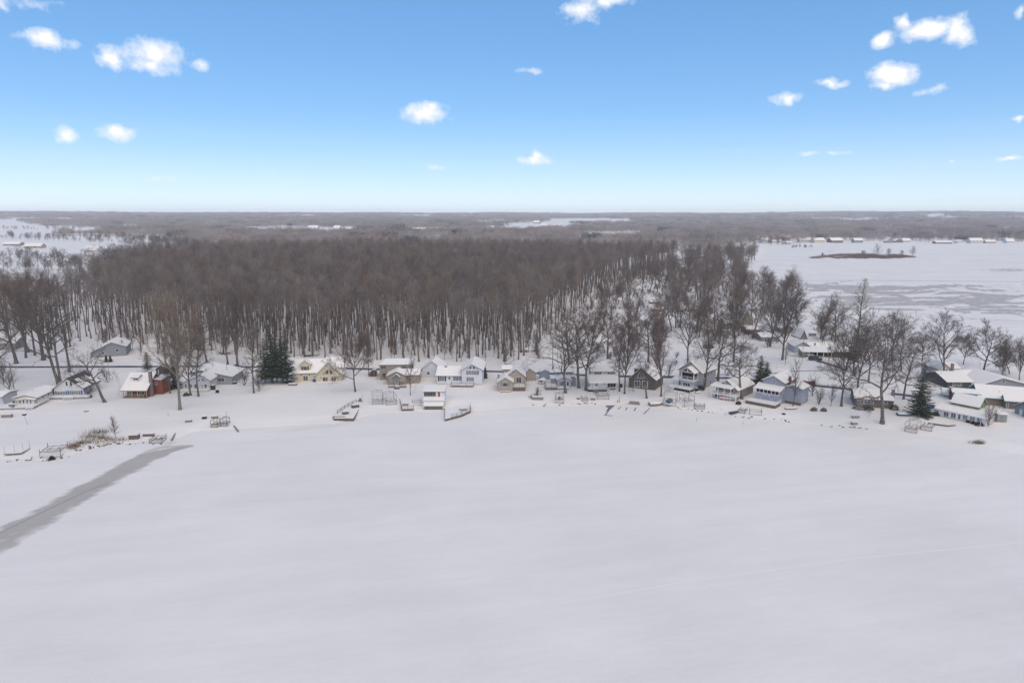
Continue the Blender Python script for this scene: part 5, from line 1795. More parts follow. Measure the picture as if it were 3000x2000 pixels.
T((2255, 1015), 880, 'oak', 'dark oak behind the slate blue house towards the bay', 127, 1.1)
T((2150, 1060), 905, 'oak', 'spreading oak above the tan porch house', 128, 1.1)
T((2015, 1065), 900, 'maple', 'dark forked tree above the screened-porch house', 129, 1.0)
T((1900, 1060), 895, 'oak', 'oak above the olive chalet ridge', 130, 1.0)
T((1780, 1050), 890, 'oak', 'oak above the pale blue house roof', 131, 1.0)
T((340, 1283), 1223, 'young', 'small bare tree among the brown reeds on the left shore', 49, 1.2)
T((2434, 1190), 1130, 'young', 'thin sapling on the snowy bank by the bungalow', 50, .8)
T((2380, 1160), 1105, 'shrub', 'wispy shrub on the bank right of the slate blue annex', 51, .8)
T((2400, 1185), 1140, 'shrub', 'wispy lower shrub on the bank above the dark bushes', 52, .8)
T((1570, 1040), 985, 'shrub', 'leafless scrub at the wood edge right of the wood', 53, 1.0)
T((1480, 1068), 1005, 'shrub', 'fan-shaped roadside shrub behind the beige cottage', 54, 1.4)
for i, (b_, t_, l_) in enumerate((((30, 1150), 1085, 'tangled leafless shrub left of the utility pole'), ((10, 1125), 1060, 'drooping leafless shrub at the left edge'),
                                  ((315, 1120), 1080, 'low leafless shrub between the white and red cottages'), ((262, 1160), 1130, 'ivy-dark shrub at the corner of the white gabled cottage'),
                                  ((760, 1145), 1095, 'wispy shrub left of the spruce clump'), ((715, 1130), 1085, 'wispy shrub by the blue trailer'),
                                  ((1960, 1105), 1055, 'twisted small tree left of the screened-porch house'), ((1575, 1165), 1138, 'fan of dry stems in the timber planter'))):
    T(b_, t_, 'shrub', l_, 60 + i, .8, name='bare_shrub')

# trees between cottages on the neck of land towards the bay
M_TWIGN = mat('twig_neck', (0.175, 0.138, 0.115), 0.95, 0.25, 0.3, each=.25)
MID = [tree_meshes('mid', 400 + i, 20, s, .8, None, M_TWIGN) for i, s in enumerate(('oak', 'maple', 'oak', 'broom', 'maple'))]
g = np.random.default_rng(77)
houses = [(o.location.x, o.location.y) for o in COL.objects if o.get('category') in ('house', 'garage', 'shed')]
cnt = 0
spots = [(2205, 989), (2163, 984), (2335, 968), (2280, 970), (2261, 976), (2404, 995), (2435, 994), (2235, 905), (2300, 900), (2130, 905), (1760, 905), (1772, 903), (1800, 900), (1828, 900), (1848, 905), (1980, 960), (2040, 975), (2075, 1010), (2020, 940), (2170, 900)]
NECK = [tuple(ground(*p)[:2]) for p in [(1700, 900), (1790, 930), (1880, 1010), (1990, 1030), (2100, 1000), (2330, 985), (2360, 930), (2300, 868), (2210, 828), (2170, 806), (2185, 790), (2215, 762), (2190, 755), (2000, 758), (1980, 790), (1840, 830)]]
nx, ny = scatter(NECK, 215.0, 31)
pts = [tuple(ground(*p)[:2]) for p in spots] + list(zip(nx, ny))
OPENN = [[(1590, 1060), (1640, 980), (1700, 900), (1765, 905), (1700, 1000), (1660, 1070)], [(1780, 905), (1860, 905), (1860, 880), (1770, 880)], [(1890, 930), (1950, 930), (1960, 870), (1890, 870)]]
for i, (x, y) in enumerate(pts):
    if i >= len(spots):
        if min(math.hypot(x - a - 5, y - c - 4) for a, c in houses) < 9:
            continue
        q = project(x, y, gz(x, y))
        if any(inpoly(q[0], q[1], p) for p in OPENN):
            continue
        if g.uniform() < (.5 if y < 420 else .22):
            continue
    k = int(g.integers(0, 5))
    s = g.uniform(.75, 1.1)
    plant_tree(MID[k], (x, y, gz(x, y) - .1), g.uniform(0, 6.28), s, 'bare tree among the cottages on the neck of land by the bay', 'bare trees among the cottages by the bay')
    cnt += 1


# wispy brush between the trees, right of the wood
BR = [tree_meshes('brush', 160 + i, 3.2, 'shrub', .8, M_BARKF, (M_TWIG, M_TWIGR)[i]) for i in range(2)]
bx_, by_ = scatter([tuple(ground(*p)[:2]) for p in [(1540, 1058), (1600, 1075), (1900, 1088), (2010, 1080), (2120, 1040), (2350, 1010), (2330, 880), (2200, 830), (1900, 840), (1760, 860), (1640, 960)]], 38.0, 35)
q = project(bx_, by_, height(bx_, by_))
k = (g.uniform(0, 1, len(bx_)) < .55) & (vnoise(bx_, by_, 22, 36) > .38)
bx_, by_ = bx_[k], by_[k]
n = len(bx_)
s_ = g.uniform(.4, 1.2, n)
gn_scatter('brush', [joined(m) for m in BR], bx_, by_, height(bx_, by_) - .05, g.integers(0, 2, n), g.uniform(0, 6.28, n), np.stack([s_, s_, s_], -1), 'wispy leafless brush scattered over the snow right of the wood', 'brush')
for pts_ in ([(690, 1080), (700, 1098), (692, 1116)], [(1552, 1094), (1562, 1108), (1556, 1118)], [(1100, 1083), (1108, 1096), (1104, 1114)], [(2060, 1109), (2075, 1118), (2070, 1128)], [(330, 1078), (345, 1110), (352, 1150)], [(1215, 1086), (1225, 1100), (1222, 1118), (1212, 1150)]):
    ribbon('path', [ground(*p) for p in pts_], .9, M_TRACK, .03)


# ------------------------------------------------------------------ conifers
def conifer(seed, Hh, wid, dens=1.0, clear=.06, snow=0.0):
    g = np.random.default_rng(seed)
    tv = tube_arrays([(0, 0, -.2), (0, 0, Hh * .5), (0, 0, Hh * .98)], [Hh * .016, Hh * .01, .02], 7)
    V, F, k = [], [], 0
    z = clear * Hh
    P, D, Ln = [], [], []
    while z < Hh * .985:
        f = (z - clear * Hh) / (Hh * (1 - clear))
        rad = wid * (1 - f) ** .8 * g.uniform(.72, 1.12) + .12
        n = int(6 + 5 * (1 - f))
        a0 = g.uniform(0, 6.28)
        for i in range(n):
            a = a0 + i * 6.28 / n + g.uniform(-.3, .3)
            L = rad * g.uniform(.65, 1.1)
            dr = np.array([math.cos(a), math.sin(a), g.uniform(-.42, .05)])
            m = max(3, int(L * 5 * dens))
            for t in np.linspace(.12, 1, m):
                q = np.array([0, 0, z]) + dr * L * t + [0, 0, .18 * L * t * t]
                for s in (-1, 1):
                    d = nrm(dr * .8 + s * np.array([-math.sin(a), math.cos(a), 0]) * g.uniform(.4, 1.0) + [0, 0, g.uniform(-.5, .1)])
                    P.append(q); D.append(d); Ln.append(g.uniform(.35, .75) * (1.15 - .5 * t) * min(1.3, .5 + L * .25))
        z += Hh * .028 * g.uniform(.8, 1.2) + .08
    P, D, Ln = np.array(P), np.array(D), np.array(Ln)[:, None]
    u = nrm(np.cross(D, [0, 0, 1.0]) + g.normal(0, .35, D.shape)) * .15
    tri = np.stack([P - u, P + u, P + D * Ln], 1).reshape(-1, 3)
    return mesh_from('trunk', tv[0], tv[1], M_BARKF, True), mesh_from('crown', tri, np.arange(len(tri)).reshape(-1, 3), M_NEEDLE)


def fir(base, top, wid, label, seed, dens=1.0, clear=.06, name='spruce_tree', group=None):
    p = ground(*base)
    d = ray(base[0], top)
    Ht = CAM_H + d.z * p.y / d.y - p.z
    return plant_tree(conifer(seed, Ht, wid, dens, clear), (p.x, p.y, p.z - .05), 0, 1.0, label, group, name)


fir((778, 1122), 985, 3.3, 'leftmost and thinnest spruce of the clump by the yellow house', 1, 1.5, .12)
fir((798, 1121), 948, 3.8, 'tall spruce second from left in the clump', 2, 1.5, .12)
fir((812, 1121), 965, 3.8, 'middle spruce of the clump left of the yellow house', 3, 1.5, .14)
fir((829, 1121), 950, 3.6, 'second spruce from the yellow house in the clump', 4, 1.5, .14)
fir((841, 1122), 975, 3.3, 'spruce of the clump nearest the yellow house', 5, 1.5, .12)
fir((433, 1087), 1031, 2.0, 'small open spruce behind the red cottage chimney', 6, .6, .15)
fir((512, 1137), 1035, 2.7, 'dark spruce behind the large vase-shaped tree', 7, 1.0)
fir((492, 1105), 1062, 2.0, 'squat dark spruce beside the brown shed', 8, 1.0)
fir((312, 1060), 1040, .65, 'left one of two dark columnar evergreens before the long grey house', 9, 1.3, .02, 'columnar_evergreen')
fir((324, 1060), 1041, .65, 'right one of two dark columnar evergreens before the long grey house', 10, 1.3, .02, 'columnar_evergreen')
fir((1421, 1107), 1074, .95, 'dark cone-shaped evergreen beside the glazed white gable', 11, 1.6, .02, 'columnar_evergreen')
fir((2226, 1128), 1040, 3.4, 'dense dark pine left of the slate blue house', 12, 1.0, .05, 'pine_tree')
fir((2244, 1124), 1058, 2.8, 'shorter dense pine touching the slate blue house', 13, 1.0, .05, 'pine_tree')
fir((2694, 1217), 1058, 3.6, 'big dark spruce left of the white and green cottage', 14, 1.5, .05)
fir((2404, 995), 893, 2.8, 'ragged dark pine at the bay shore', 15, .55, .25, 'pine_tree')
fir((2500, 1090), 955, 3.2, 'dark pine behind the brown bungalow trees', 16, .8, .25, 'pine_tree')
fir((2013, 818), 774, 3.0, 'lone dark spruce on the neck of land', 17, .8)
fir((692, 1090), 1066, 1.3, 'low dark evergreen at the roadside trunk', 18, .8, .02, 'evergreen_shrub')
fir((1790, 960), 880, 2.4, 'green-tinged pine at the right edge of the wood', 19, .5, .3, 'pine_tree')
fir((2110, 1000), 905, 3.0, 'dense brown-green pine among the cottages', 20, .7, .2, 'pine_tree')

# low bushes
def bush(base, w, hh, label, m, seed, name='bush', n=420, snow=False):
    p = ground(*base)
    g = np.random.default_rng(seed)
    e = empty(name, p, 0, label, 'bush')
    d = nrm(g.normal(0, 1, (n, 3))); d[:, 2] = np.abs(d[:, 2])
    rr = g.uniform(.35, 1, (n, 1)) ** .5
    c = d * rr * [w, w * .7, hh]
    dd = nrm(d + g.normal(0, .6, (n, 3)))
    u = nrm(np.cross(dd, g.normal(0, 1, (n, 3)))) * .07
    tri = np.stack([c - u, c + u, c + dd * g.uniform(.2, .45, (n, 1))], 1).reshape(-1, 3)
    link('foliage', mesh_from('foliage', tri, np.arange(len(tri)).reshape(-1, 3), m), e)
    MB().tube([(0, 0, -.2), (0, 0, hh * .5)], [.08, .03], 5).build('stem', M_BARKF, e)
    if snow:
        k = n // 3
        c2 = d[:k] * [w, w * .7, hh] * g.uniform(.95, 1.05, (k, 1))
        u = np.array([[.16, 0, 0]]) * np.ones((k, 1)); v = np.array([[0, .16, .02]]) * np.ones((k, 1))
        tri = np.stack([c2 - u, c2 + u, c2 + v], 1).reshape(-1, 3)
        link('snow_cap', mesh_from('snow_cap', tri, np.arange(len(tri)).reshape(-1, 3), M_SNOW), e)
    return e


M_BRBUSH = mat('brown_bush', (.075, .045, .035), .9, .4, 2)
M_REED = mat('reed', (.13, .078, .04), .9, .5, 1.5, color2=(.21, .15, .09))
M_GBUSH = mat('green_bush', (.045, .055, .03), .9, .4, 2)
bush((2747, 1217), .9, .9, 'dark green ball bush at the left end of the white and green cottage', M_GBUSH, 1)
bush((2838, 1237), .6, .7, 'small brown bush under the green-topped cottage windows', M_BRBUSH, 2)
bush((2851, 1241), .5, .6, 'middle brown bush under the green-topped cottage windows', M_BRBUSH, 3)
bush((2868, 1246), 1.1, .9, 'widest brown bush under the green-topped cottage windows', M_BRBUSH, 4)
bush((2520, 1197), 2.2, .9, 'snow-dusted dark hedge before the brown bungalow', M_GBUSH, 5, 'hedge', 900, True)
bush((2545, 1200), 1.5, .9, 'dark end of the hedge before the brown bungalow', M_GBUSH, 6, 'hedge', 500)
bush((2620, 1200), 1.2, 1.5, 'dark bush at the foot of the bungalow chimney', M_GBUSH, 7)
bush((2052, 1143), 1.1, 1.6, 'brown-green bush beside the screened-porch house', M_GBUSH, 8)
bush((2384, 1203), .9, 1.0, 'dark bush at the end of the snowy swim platform', M_GBUSH, 9, snow=True)
bush((2413, 1204), .8, .9, 'dark bush with snow cap on the right-hand bank', M_GBUSH, 10, snow=True)
bush((2163, 1184), .8, .9, 'red-brown bush right below the huge leaning trunk', M_BRBUSH, 11)
bush((546, 1159), .9, .9, 'dark round bush below the pale glazed cottage', M_GBUSH, 12)
bush((262, 1164), .7, 1.4, 'upright dark bush at the side of the white gabled cottage', M_GBUSH, 13)
bush((845, 1121), 1.4, .7, 'low brown bush between spruces and yellow house', M_BRBUSH, 14)
bush((1640, 1168), .6, .4, 'low dark weeds behind the small lift', M_GBUSH, 15)
bush((153, 1346), .6, .8, 'brown weed clump at the big left boat lift', M_BRBUSH, 16)


# reeds: uncountable stems
def reeds(name, spots, label, seed, n, hgt):
    g = np.random.default_rng(seed)
    tr = []
    for (px, py, r, h) in spots:
        p = ground(px, py)
        q = g.normal(0, 1, (n, 2)) * [r, r * .55]
        x, y = p.x + q[:, 0], p.y + q[:, 1]
        z = np.maximum(height(x, y), 0) - .03
        b = np.stack([x, y, z], -1)
        d = nrm(np.stack([g.normal(0, .35, n), g.normal(0, .35, n), np.ones(n)], -1))
        L = g.uniform(.4, 1, (n, 1)) * h * hgt
        u = nrm(np.cross(d, g.normal(0, 1, (n, 3)))) * .028
        tr.append(np.stack([b - u, b + u, b + d * L], 1).reshape(-1, 3))
    V = np.concatenate(tr)
    o = link(name, mesh_from(name, V, np.arange(len(V)).reshape(-1, 3), M_REED))
    return tag(o, label, 'reeds', kind='stuff')


reeds('reeds', [(222, 1306, 1.0, 1), (240, 1298, .9, .9), (268, 1280, 1.5, 1.3), (288, 1268, 1.6, 1.6), (305, 1284, 1.2, 1), (262, 1290, 1.6, .8), (330, 1290, 1.4, .6), (360, 1287, 1.2, .5), (212, 1312, .8, .6), (290, 1295, 1.5, .6)],
      'brown reeds and dry weeds along the left shore', 1, 240, 1.15)
reeds('reeds', [(2868, 1297, .7, 1.2), (2856, 1296, .9, .6), (2876, 1299, .4, .5)], 'small tuft of tan reeds on the ice at right', 2, 150, 1.1)
reeds('reeds', [(1563, 1165, .6, 1.3), (1573, 1164, .6, 1.2)], 'dry grass in the timber planter by the shore', 3, 200, 1.3)

# ------------------------------------------------------------------ poles
def pole(base, top, r, label, m=None, name='utility_pole', cat='pole', arm=0, lamp=False, lean=0):
    p = ground(*base)
    d = ray(base[0], top)
    Ht = CAM_H + d.z * p.y / d.y - p.z
    e = empty(name, p, 0, label, cat)
    MB().tube([(0, 0, -.4), (lean * Ht, 0, Ht)], [r, r * .7], 7).build('shaft', m or M_WOOD, e)
    if arm:
        MB().box(lean * Ht - arm, lean * Ht + arm, -.06, .06, Ht - .8, Ht - .65).build('crossarm', m or M_WOOD, e)
    if lamp:
        MB().bar((lean * Ht, 0, Ht - .1), (lean * Ht + 1.1, -.2, Ht + .1), .07).build('lamp_arm', M_ALU, e)
        MB().box(lean * Ht + .9, lean * Ht + 1.4, -.32, -.08, Ht + .02, Ht + .16).build('lamp_head', M_ALU, e)
    return e, Ht


pole((42, 1141), 1062, .13, 'dark utility pole left of the cream cottage', lean=-.06)
pole((1619, 1083), 985, .14, 'tall wooden utility pole behind the blue shed', arm=.9)
pole((2349, 1067), 992, .09, 'grey street lamp post near the carport house', M_ALU, 'street_lamp', 'lamp', lamp=True)
pole((2870, 1258), 1208, .05, 'white flagpole in front of the brown bushes', M_TRIM, 'flagpole')
pole((2800, 1247), 1205, .05, 'white flagpole at the end of the low timber edging', M_TRIM, 'flagpole')
pole((321, 1110), 1050, .07, 'thin grey pole between the white and red cottages', M_WOODG)
pole((2041, 1233), 1223, .06, 'short marker stake in the ice below the porch houses', M_WOODG, 'marker_stake', 'stake')
pole((2177, 1243), 1233, .06, 'short marker stake in the ice below the slate blue house', M_WOODG, 'marker_stake', 'stake')
pole((1814, 1178), 1161, .09, 'dark mooring post by the slotted ice', M_BLACK, 'mooring_post', 'post')
pole((1809, 1178), 1171, .1, 'stubby dark mooring post left of the taller one', M_BLACK, 'mooring_post', 'post')
pole((664, 1223), 1204, .06, 'thin post with knob right of the paired lifts', M_WOODG, 'post', 'post')
pole((493, 1219), 1207, .05, 'thin garden post under the vase-shaped tree', M_WOODG, 'post', 'post')
e, Ht = pole((82, 1243), 1216, .05, 'dark birdhouse on a thin leaning pole before the cream cottage', M_ALU, 'birdhouse', 'birdhouse', lean=-.25)

MB().box(-.25 * Ht - .4, -.25 * Ht + .4, -.3, .3, Ht, Ht + .45).build('bird_box', M_BLACK, e)
MB().prism([(-.25 * Ht - .5, -.35, Ht + .46), (-.25 * Ht + .5, -.35, Ht + .46), (-.25 * Ht, -.35, Ht + .75)], (0, .7, 0)).build('box_roof', M_SNOW, e)

# roadside wire fence on the right
fp = [ground(*p) for p in ((2388, 1131), (2425, 1135), (2462, 1138), (2500, 1142), (2540, 1147), (2580, 1152))]
e = empty('fence', fp[0], 0, 'low post and rail fence along the road right of the slate blue annex', 'fence')
for a in fp:
    q = a - fp[0]
    MB().box(q.x - .07, q.x + .07, q.y - .07, q.y + .07, q.z - .4, q.z + 1.1).build('fence_post', M_WOOD, e)
for a, c in zip(fp[:-1], fp[1:]):
    for z in (.45, .9):
        MB().bar(a - fp[0] + Vector((0, 0, z)), c - fp[0] + Vector((0, 0, z)), .07).build('rail', M_WOOD, e)


# ------------------------------------------------------------------ docks, lifts and shore things
class Rig(House):
    pass


def lift(L, Rt, depth, hh, label, m=None, canopy=None, bunks=True, snow=True, name='boat_lift'):
    """boat lift: four posts, bottom and cradle frames; canopy=height of a light roof frame"""
    h = House(name, label, L, Rt, 'boat lift')
    m = m or M_ALU
    W = h.W
    for (u, d) in ((0, 0), (W, 0), (0, depth), (W, depth)):
        MB().box(u - .05, u + .05, d - .05, d + .05, -.15, canopy or hh).build('post', m, h.root)
    for z in (.12, hh * .62):
        b = MB()
        b.bar((0, 0, z), (W, 0, z), .09).bar((0, depth, z), (W, depth, z), .09).bar((0, 0, z), (0, depth, z), .09).bar((W, 0, z), (W, depth, z), .09)
        b.build('frame', m, h.root)
    if bunks:
        for k, u in enumerate((W * .3, W * .7)):
            MB().bar((u, .1, hh * .62 + .16), (u, depth - .1, hh * .62 + .16), .16, .12).build('bunk', M_WOOD, h.root)
            if snow:
                MB().box(u - .1, u + .1, .1, depth - .1, hh * .62 + .235, hh * .62 + .3).build('bunk_snow', M_SNOW, h.root)
        MB().bar((0, depth * .5, hh * .62 + .04), (W, depth * .5, hh * .62 + .04), .09).build('cross_beam', m, h.root)
        MB().bar((0, depth * .2, hh * .62 + .04), (W, depth * .2, hh * .62 + .04), .09).build('cross_beam', m, h.root)
    if canopy:
        b = MB()
        b.bar((0, 0, canopy), (W, 0, canopy), .06).bar((0, depth, canopy), (W, depth, canopy), .06).bar((0, 0, canopy), (0, depth, canopy), .06).bar((W, 0, canopy), (W, depth, canopy), .06)
        for i in range(1, 5):
            d = depth * i / 5
            b.bar((0, d, canopy), (W / 2, d, canopy + .45), .04).bar((W / 2, d, canopy + .45), (W, d, canopy), .04)
        b.bar((W / 2, 0, canopy + .45), (W / 2, depth, canopy + .45), .04)
        b.build('canopy_frame', m, h.root)
    # winch wheel
    pts = [(W + .08, .05 + .32 * math.cos(a), hh * .85 + .32 * math.sin(a)) for a in np.linspace(0, 2 * math.pi, 11)]
    b = MB()
    for p, q in zip(pts[:-1], pts[1:]):
        b.bar(p, q, .04)
    b.build('winch_wheel', m, h.root)
    return h


lift((118, 1342), (178, 1338), 4.6, 2.2, 'large rusty boat lift on the left shore beside the weed clump', M_STEEL)
lift((438, 1299), (475, 1297), 3.4, 1.3, 'steel boat lift with black tarp post beyond the reeds', M_STEEL)
lift((618, 1252), (637, 1252), 2.2, 1.2, 'left one of two small paired lifts on open snow', M_STEEL, canopy=1.9)
lift((645, 1249), (665, 1249), 2.2, 1.2, 'right one of two small paired lifts on open snow', M_STEEL, canopy=1.9)
lift((1091, 1185), (1122, 1184), 5.5, 1.6, 'left canopy boat lift below the tan cottage', M_ALU, canopy=2.9)
lift((1132, 1187), (1162, 1184), 5.0, 1.5, 'right canopy boat lift leaning toward the small deck', M_ALU, canopy=2.8)
lift((1626, 1181), (1650, 1182), 3.2, 1.9, 'weathered boat lift under the great twin-limbed oak', M_WOODG, canopy=2.4)
lift((1706, 1176), (1722, 1176), 3.0, 1.2, 'small wood-planked lift between the oaks', M_WOODG)
lift((1750, 1170), (1784, 1170), 3.6, 1.8, 'cluttered boat lift below the pale blue house', M_ALU, canopy=2.6)
lift((1942, 1188), (1979, 1191), 4.2, 2.0, 'canopied boat lift holding a grey-covered boat', M_ALU, canopy=3.4, bunks=False)
lift((2005, 1192), (2033, 1189), 4.0, 2.6, 'tall boat lift with white panel below the screened-porch house', M_ALU, canopy=3.2)
lift((2034, 1197), (2064, 1199), 3.2, 1.2, 'low boat lift right of the tall white-panelled one', M_STEEL)
lift((2163, 1209), (2182, 1212), 2.6, 1.3, 'tiny lift frame beside the dark rowboat', M_STEEL)
lift((2196, 1214), (2231, 1216), 2.4, 1.5, 'long low lift frame before the dark deck of the slate blue house', M_ALU, bunks=False)
lift((2650, 1263), (2683, 1270), 4.2, 1.5, 'left one of two weathered lifts near the big spruce', M_WOODG, canopy=2.5)
lift((2697, 1258), (2728, 1264), 4.0, 1.4, 'right one of two weathered lifts near the big spruce', M_WOODG)


def platform(name, label, quad, z, m, cat='dock', rail=None, snow=True, skirt=True, railing_sides=(), group=None, th=.16):
    """deck whose outline is given by photo pixels"""
    P = [Vector((*at_z(px, py, z), 0)) for px, py in quad]
    o = P[0].copy()
    e = empty(name, (o.x, o.y, gz(o.x, o.y)), 0, label, cat, group)
    zb = e.location.z
    Q = [(p.x - o.x, p.y - o.y) for p in P]
    z = z - zb
    fl = MB().prism([(x, y, z - th) for x, y in Q], (0, 0, th)).build('deck', m, e)
    c = (sum(q[0] for q in Q) / len(Q), sum(q[1] for q in Q) / len(Q))
    if snow:
        sh = .97
        MB().prism([(c[0] + (x - c[0]) * sh, c[1] + (y - c[1]) * sh, z + .004) for x, y in Q], (0, 0, .11)).build('deck_snow', M_SNOW, e)
    n = len(Q)
    if skirt:
        b = MB()
        for i in range(n):
            a, d = Vector((*Q[i], 0)), Vector((*Q[(i + 1) % n], 0))
            a, d = a * .985 + Vector((*c, 0)) * .015, d * .985 + Vector((*c, 0)) * .015
            b.hexa([a + Vector((0, 0, -.3)), d + Vector((0, 0, -.3)), d * .99 + Vector((*c, 0)) * .01 + Vector((0, 0, -.3)), a * .99 + Vector((*c, 0)) * .01 + Vector((0, 0, -.3))],
                   [a + Vector((0, 0, z - th - .01)), d + Vector((0, 0, z - th - .01)), d * .99 + Vector((*c, 0)) * .01 + Vector((0, 0, z - th - .01)), a * .99 + Vector((*c, 0)) * .01 + Vector((0, 0, z - th - .01))])
        b.build('skirt', M_WOOD, e)
    for (i, j) in railing_sides:
        a, d = Vector((*Q[i], z)), Vector((*Q[j], z))
        a, d = a * .985 + Vector((c[0], c[1], z)) * .015, d * .985 + Vector((c[0], c[1], z)) * .015
        House.railing(None, a, d, rail or m, e, .9, False)
    e['_z'] = z
    return e, Q, z


def crate(name, label, px, py, w, d, hh, m, cat, rz=0.0, z=None, snow=True, parts=True):
    """slatted chest or bench with snow on top"""
    p = ground(px, py) if z is None else Vector((*at_z(px, py, z), z))
    e = empty(name, p, rz, label, cat)
    n = 4
    for i in range(n):
        a = hh * i / n
        MB().box(-w / 2, w / 2, -d / 2, -d / 2 + .04, a + .01, a + hh / n - .02).build('slat', m, e)
        MB().box(-w / 2, w / 2, d / 2 - .04, d / 2, a + .01, a + hh / n - .02).build('slat', m, e)
    MB().box(-w / 2, -w / 2 + .05, -d / 2 + .045, d / 2 - .045, -.05, hh).build('side_panel', m, e)
    MB().box(w / 2 - .05, w / 2, -d / 2 + .045, d / 2 - .045, -.05, hh).build('side_panel', m, e)
    MB().box(-w / 2 - .03, w / 2 + .03, -d / 2 - .03, d / 2 + .03, hh + .002, hh + .06).build('lid', m, e)
    if snow:
        MB().box(-w / 2, w / 2, -d / 2, d / 2, hh + .064, hh + .17).build('lid_snow', M_SNOW, e)
    return e


platform('dock', 'long wooden deck with plank front and railing below the yellow house', [(977, 1226), (1036, 1226), (1062, 1182), (1045, 1178), (1010, 1196), (988, 1212)], .75, M_WOOD, rail=M_WOOD, railing_sides=((3, 4), (4, 5)))
crate('bench', 'snow-topped bench box on the far half of the long wooden deck', 1041, 1193, 2.0, 1.2, .8, M_WOOD, 'bench', .6, .87)
crate('bench', 'snow-topped bench box on the near half of the long wooden deck', 1012, 1212, 1.6, 1.2, .7, M_WOOD, 'bench', .4, .87)
crate('board_screen', 'grey plank windscreen at the front of the long wooden deck', 993, 1228, 3.4, .12, .9, M_WOODG, 'screen', 0, .2)
pole((1061, 1178), 1156, .07, 'grey post at the back corner of the long wooden deck', M_WOODG, 'post', 'post')
bush((1055, 1176), .5, 1.0, 'dead potted shrub in a basket by the deck post', M_WOODG, 40, 'potted_shrub', 160)
platform('dock', 'small square deck with low railing left of the boathouse', [(1177, 1199), (1212, 1198), (1206, 1175), (1171, 1176)], .6, M_WOOD, rail=M_WOODG, railing_sides=((0, 1), (3, 0)))
crate('bench', 'snow-topped table on the small square deck', 1188, 1187, 1.6, .9, .6, M_WOODG, 'table', 0, .72)
platform('walkway', 'narrow plank walkway linking small deck and boathouse', [(1208, 1186), (1234, 1186), (1234, 1181), (1208, 1181)], .6, M_WOOD, rail=M_WOOD, railing_sides=((3, 2),))
platform('dock', 'curved-fronted snowy deck with metal railing right of the boathouse', [(1303, 1228), (1323, 1223), (1353, 1215), (1379, 1203), (1378, 1188), (1340, 1190), (1303, 1196)], .6, M_WOOD, rail=M_ALU, railing_sides=((1, 2), (2, 3), (3, 4)))
crate('bench', 'snow-covered round table on the curved deck', 1357, 1201, 1.8, 1.2, .5, M_WOODG, 'table', .3, .72)
platform('walkway', 'short brown plank walkway between boathouse and curved deck', [(1296, 1197), (1312, 1197), (1303, 1193), (1294, 1193)], .35, M_WOOD)
platform('dock', 'rolled-ashore dock section on legs at the far left shore', [(14, 1329), (62, 1326), (88, 1313), (86, 1309), (58, 1320), (16, 1324)], .7, M_ALU, skirt=False)
for i, (x, y) in enumerate(((14, 1334), (44, 1330), (68, 1322), (88, 1314))):
    pole((x, y), y - 26, .04, ('first', 'second', 'third', 'last')[i] + ' thin pipe post of the far left dock section', M_ALU, 'dock_post', 'post')
platform('raft', 'small snowy raft lying left of the rusty lift', [(73, 1346), (90, 1345), (94, 1336), (80, 1337)], .3, M_WOODG, 'raft')
platform('dock', 'grey dock plank section lying aslant on the left shore', [(500, 1287), (504, 1288), (523, 1256), (520, 1255)], .35, M_WOODG, snow=False)
platform('dock', 'short grey plank lying aslant right of the paired lifts', [(683, 1246), (686, 1244), (700, 1261), (697, 1263)], .3, M_WOODG, snow=False)
crate('crate', 'grey plank box on the snow left of the paired lifts', 553, 1236, 1.6, .8, .6, M_WOODG, 'box', .3)
crate('crate', 'dark chest on the snow behind the paired lifts', 599, 1226, 1.1, .8, .6, M_BLACK, 'box', .2)
crate('crate', 'tan low chest behind the paired lifts', 629, 1224, 1.6, .8, .5, mat('tan_box', (.30, .20, .12), .9), 'box', 0)
crate('log_pile', 'snow-dusted stack of logs at the end of the reeds', 394, 1284, 2.2, 1.4, 1.0, M_WOOD, 'log pile', .2)
crate('bench', 'dark bench beside the lift beyond the reeds', 436, 1277, 2.6, .6, .6, M_STEEL, 'bench', .1)
crate('planter', 'weathered timber planter full of dry stems on the shore', 1575, 1169, 3.4, 1.4, .8, M_WOODG, 'planter', -.05)
crate('crate', 'grey cooler box by the wood-planked lift', 1737, 1171, 1.3, .9, .7, M_WOODG, 'box')
crate('crate', 'low dark box on the shore left of the wood-planked lift', 1694, 1168, .9, .6, .3, M_BLACK, 'box')
crate('bench', 'brown bench under the black porch windows of the pale blue house', 1795, 1141, 1.6, .5, .5, M_WOOD, 'bench')
crate('bench', 'upper grey garden bench on the shore left of the great spreading oak', 2506, 1224, 2.0, .5, .6, M_WOODG, 'bench')
crate('bench', 'lower grey picnic bench on the shore left of the great spreading oak', 2502, 1243, 1.5, .9, .6, M_WOODG, 'bench', .1)
crate('bench', 'grey picnic bench on the snow below the cream cottage', 21, 1222, 2.6, .9, .8, M_WOODG, 'bench', .1)
platform('raft', 'flat weathered raft frozen at the shore below the olive chalet', [(1842, 1180), (1875, 1183), (1872, 1176), (1846, 1174)], .35, M_WOODG, 'raft', snow=False)
platform('dock', 'snow-covered swim platform with dark edge on the right shore', [(2344, 1206), (2367, 1209), (2378, 1198), (2356, 1194)], .6, M_GBUSH, 'dock')
platform('raft', 'long snowy paddle raft before the annex', [(2306, 1205), (2336, 1206), (2339, 1200), (2310, 1199)], .35, M_WOODG, 'raft')
platform('retaining_edge', 'low timber edging curving before the white and green cottage', [(2718, 1240), (2775, 1248), (2800, 1246), (2800, 1244), (2775, 1245), (2719, 1237)], 1.0, M_WOOD, 'edging', snow=False)
platform('plank', 'short snow-topped plank on the shore below the porch house', [(2110, 1198), (2121, 1198), (2121, 1195), (2110, 1195)], .4, M_WOOD, 'plank')

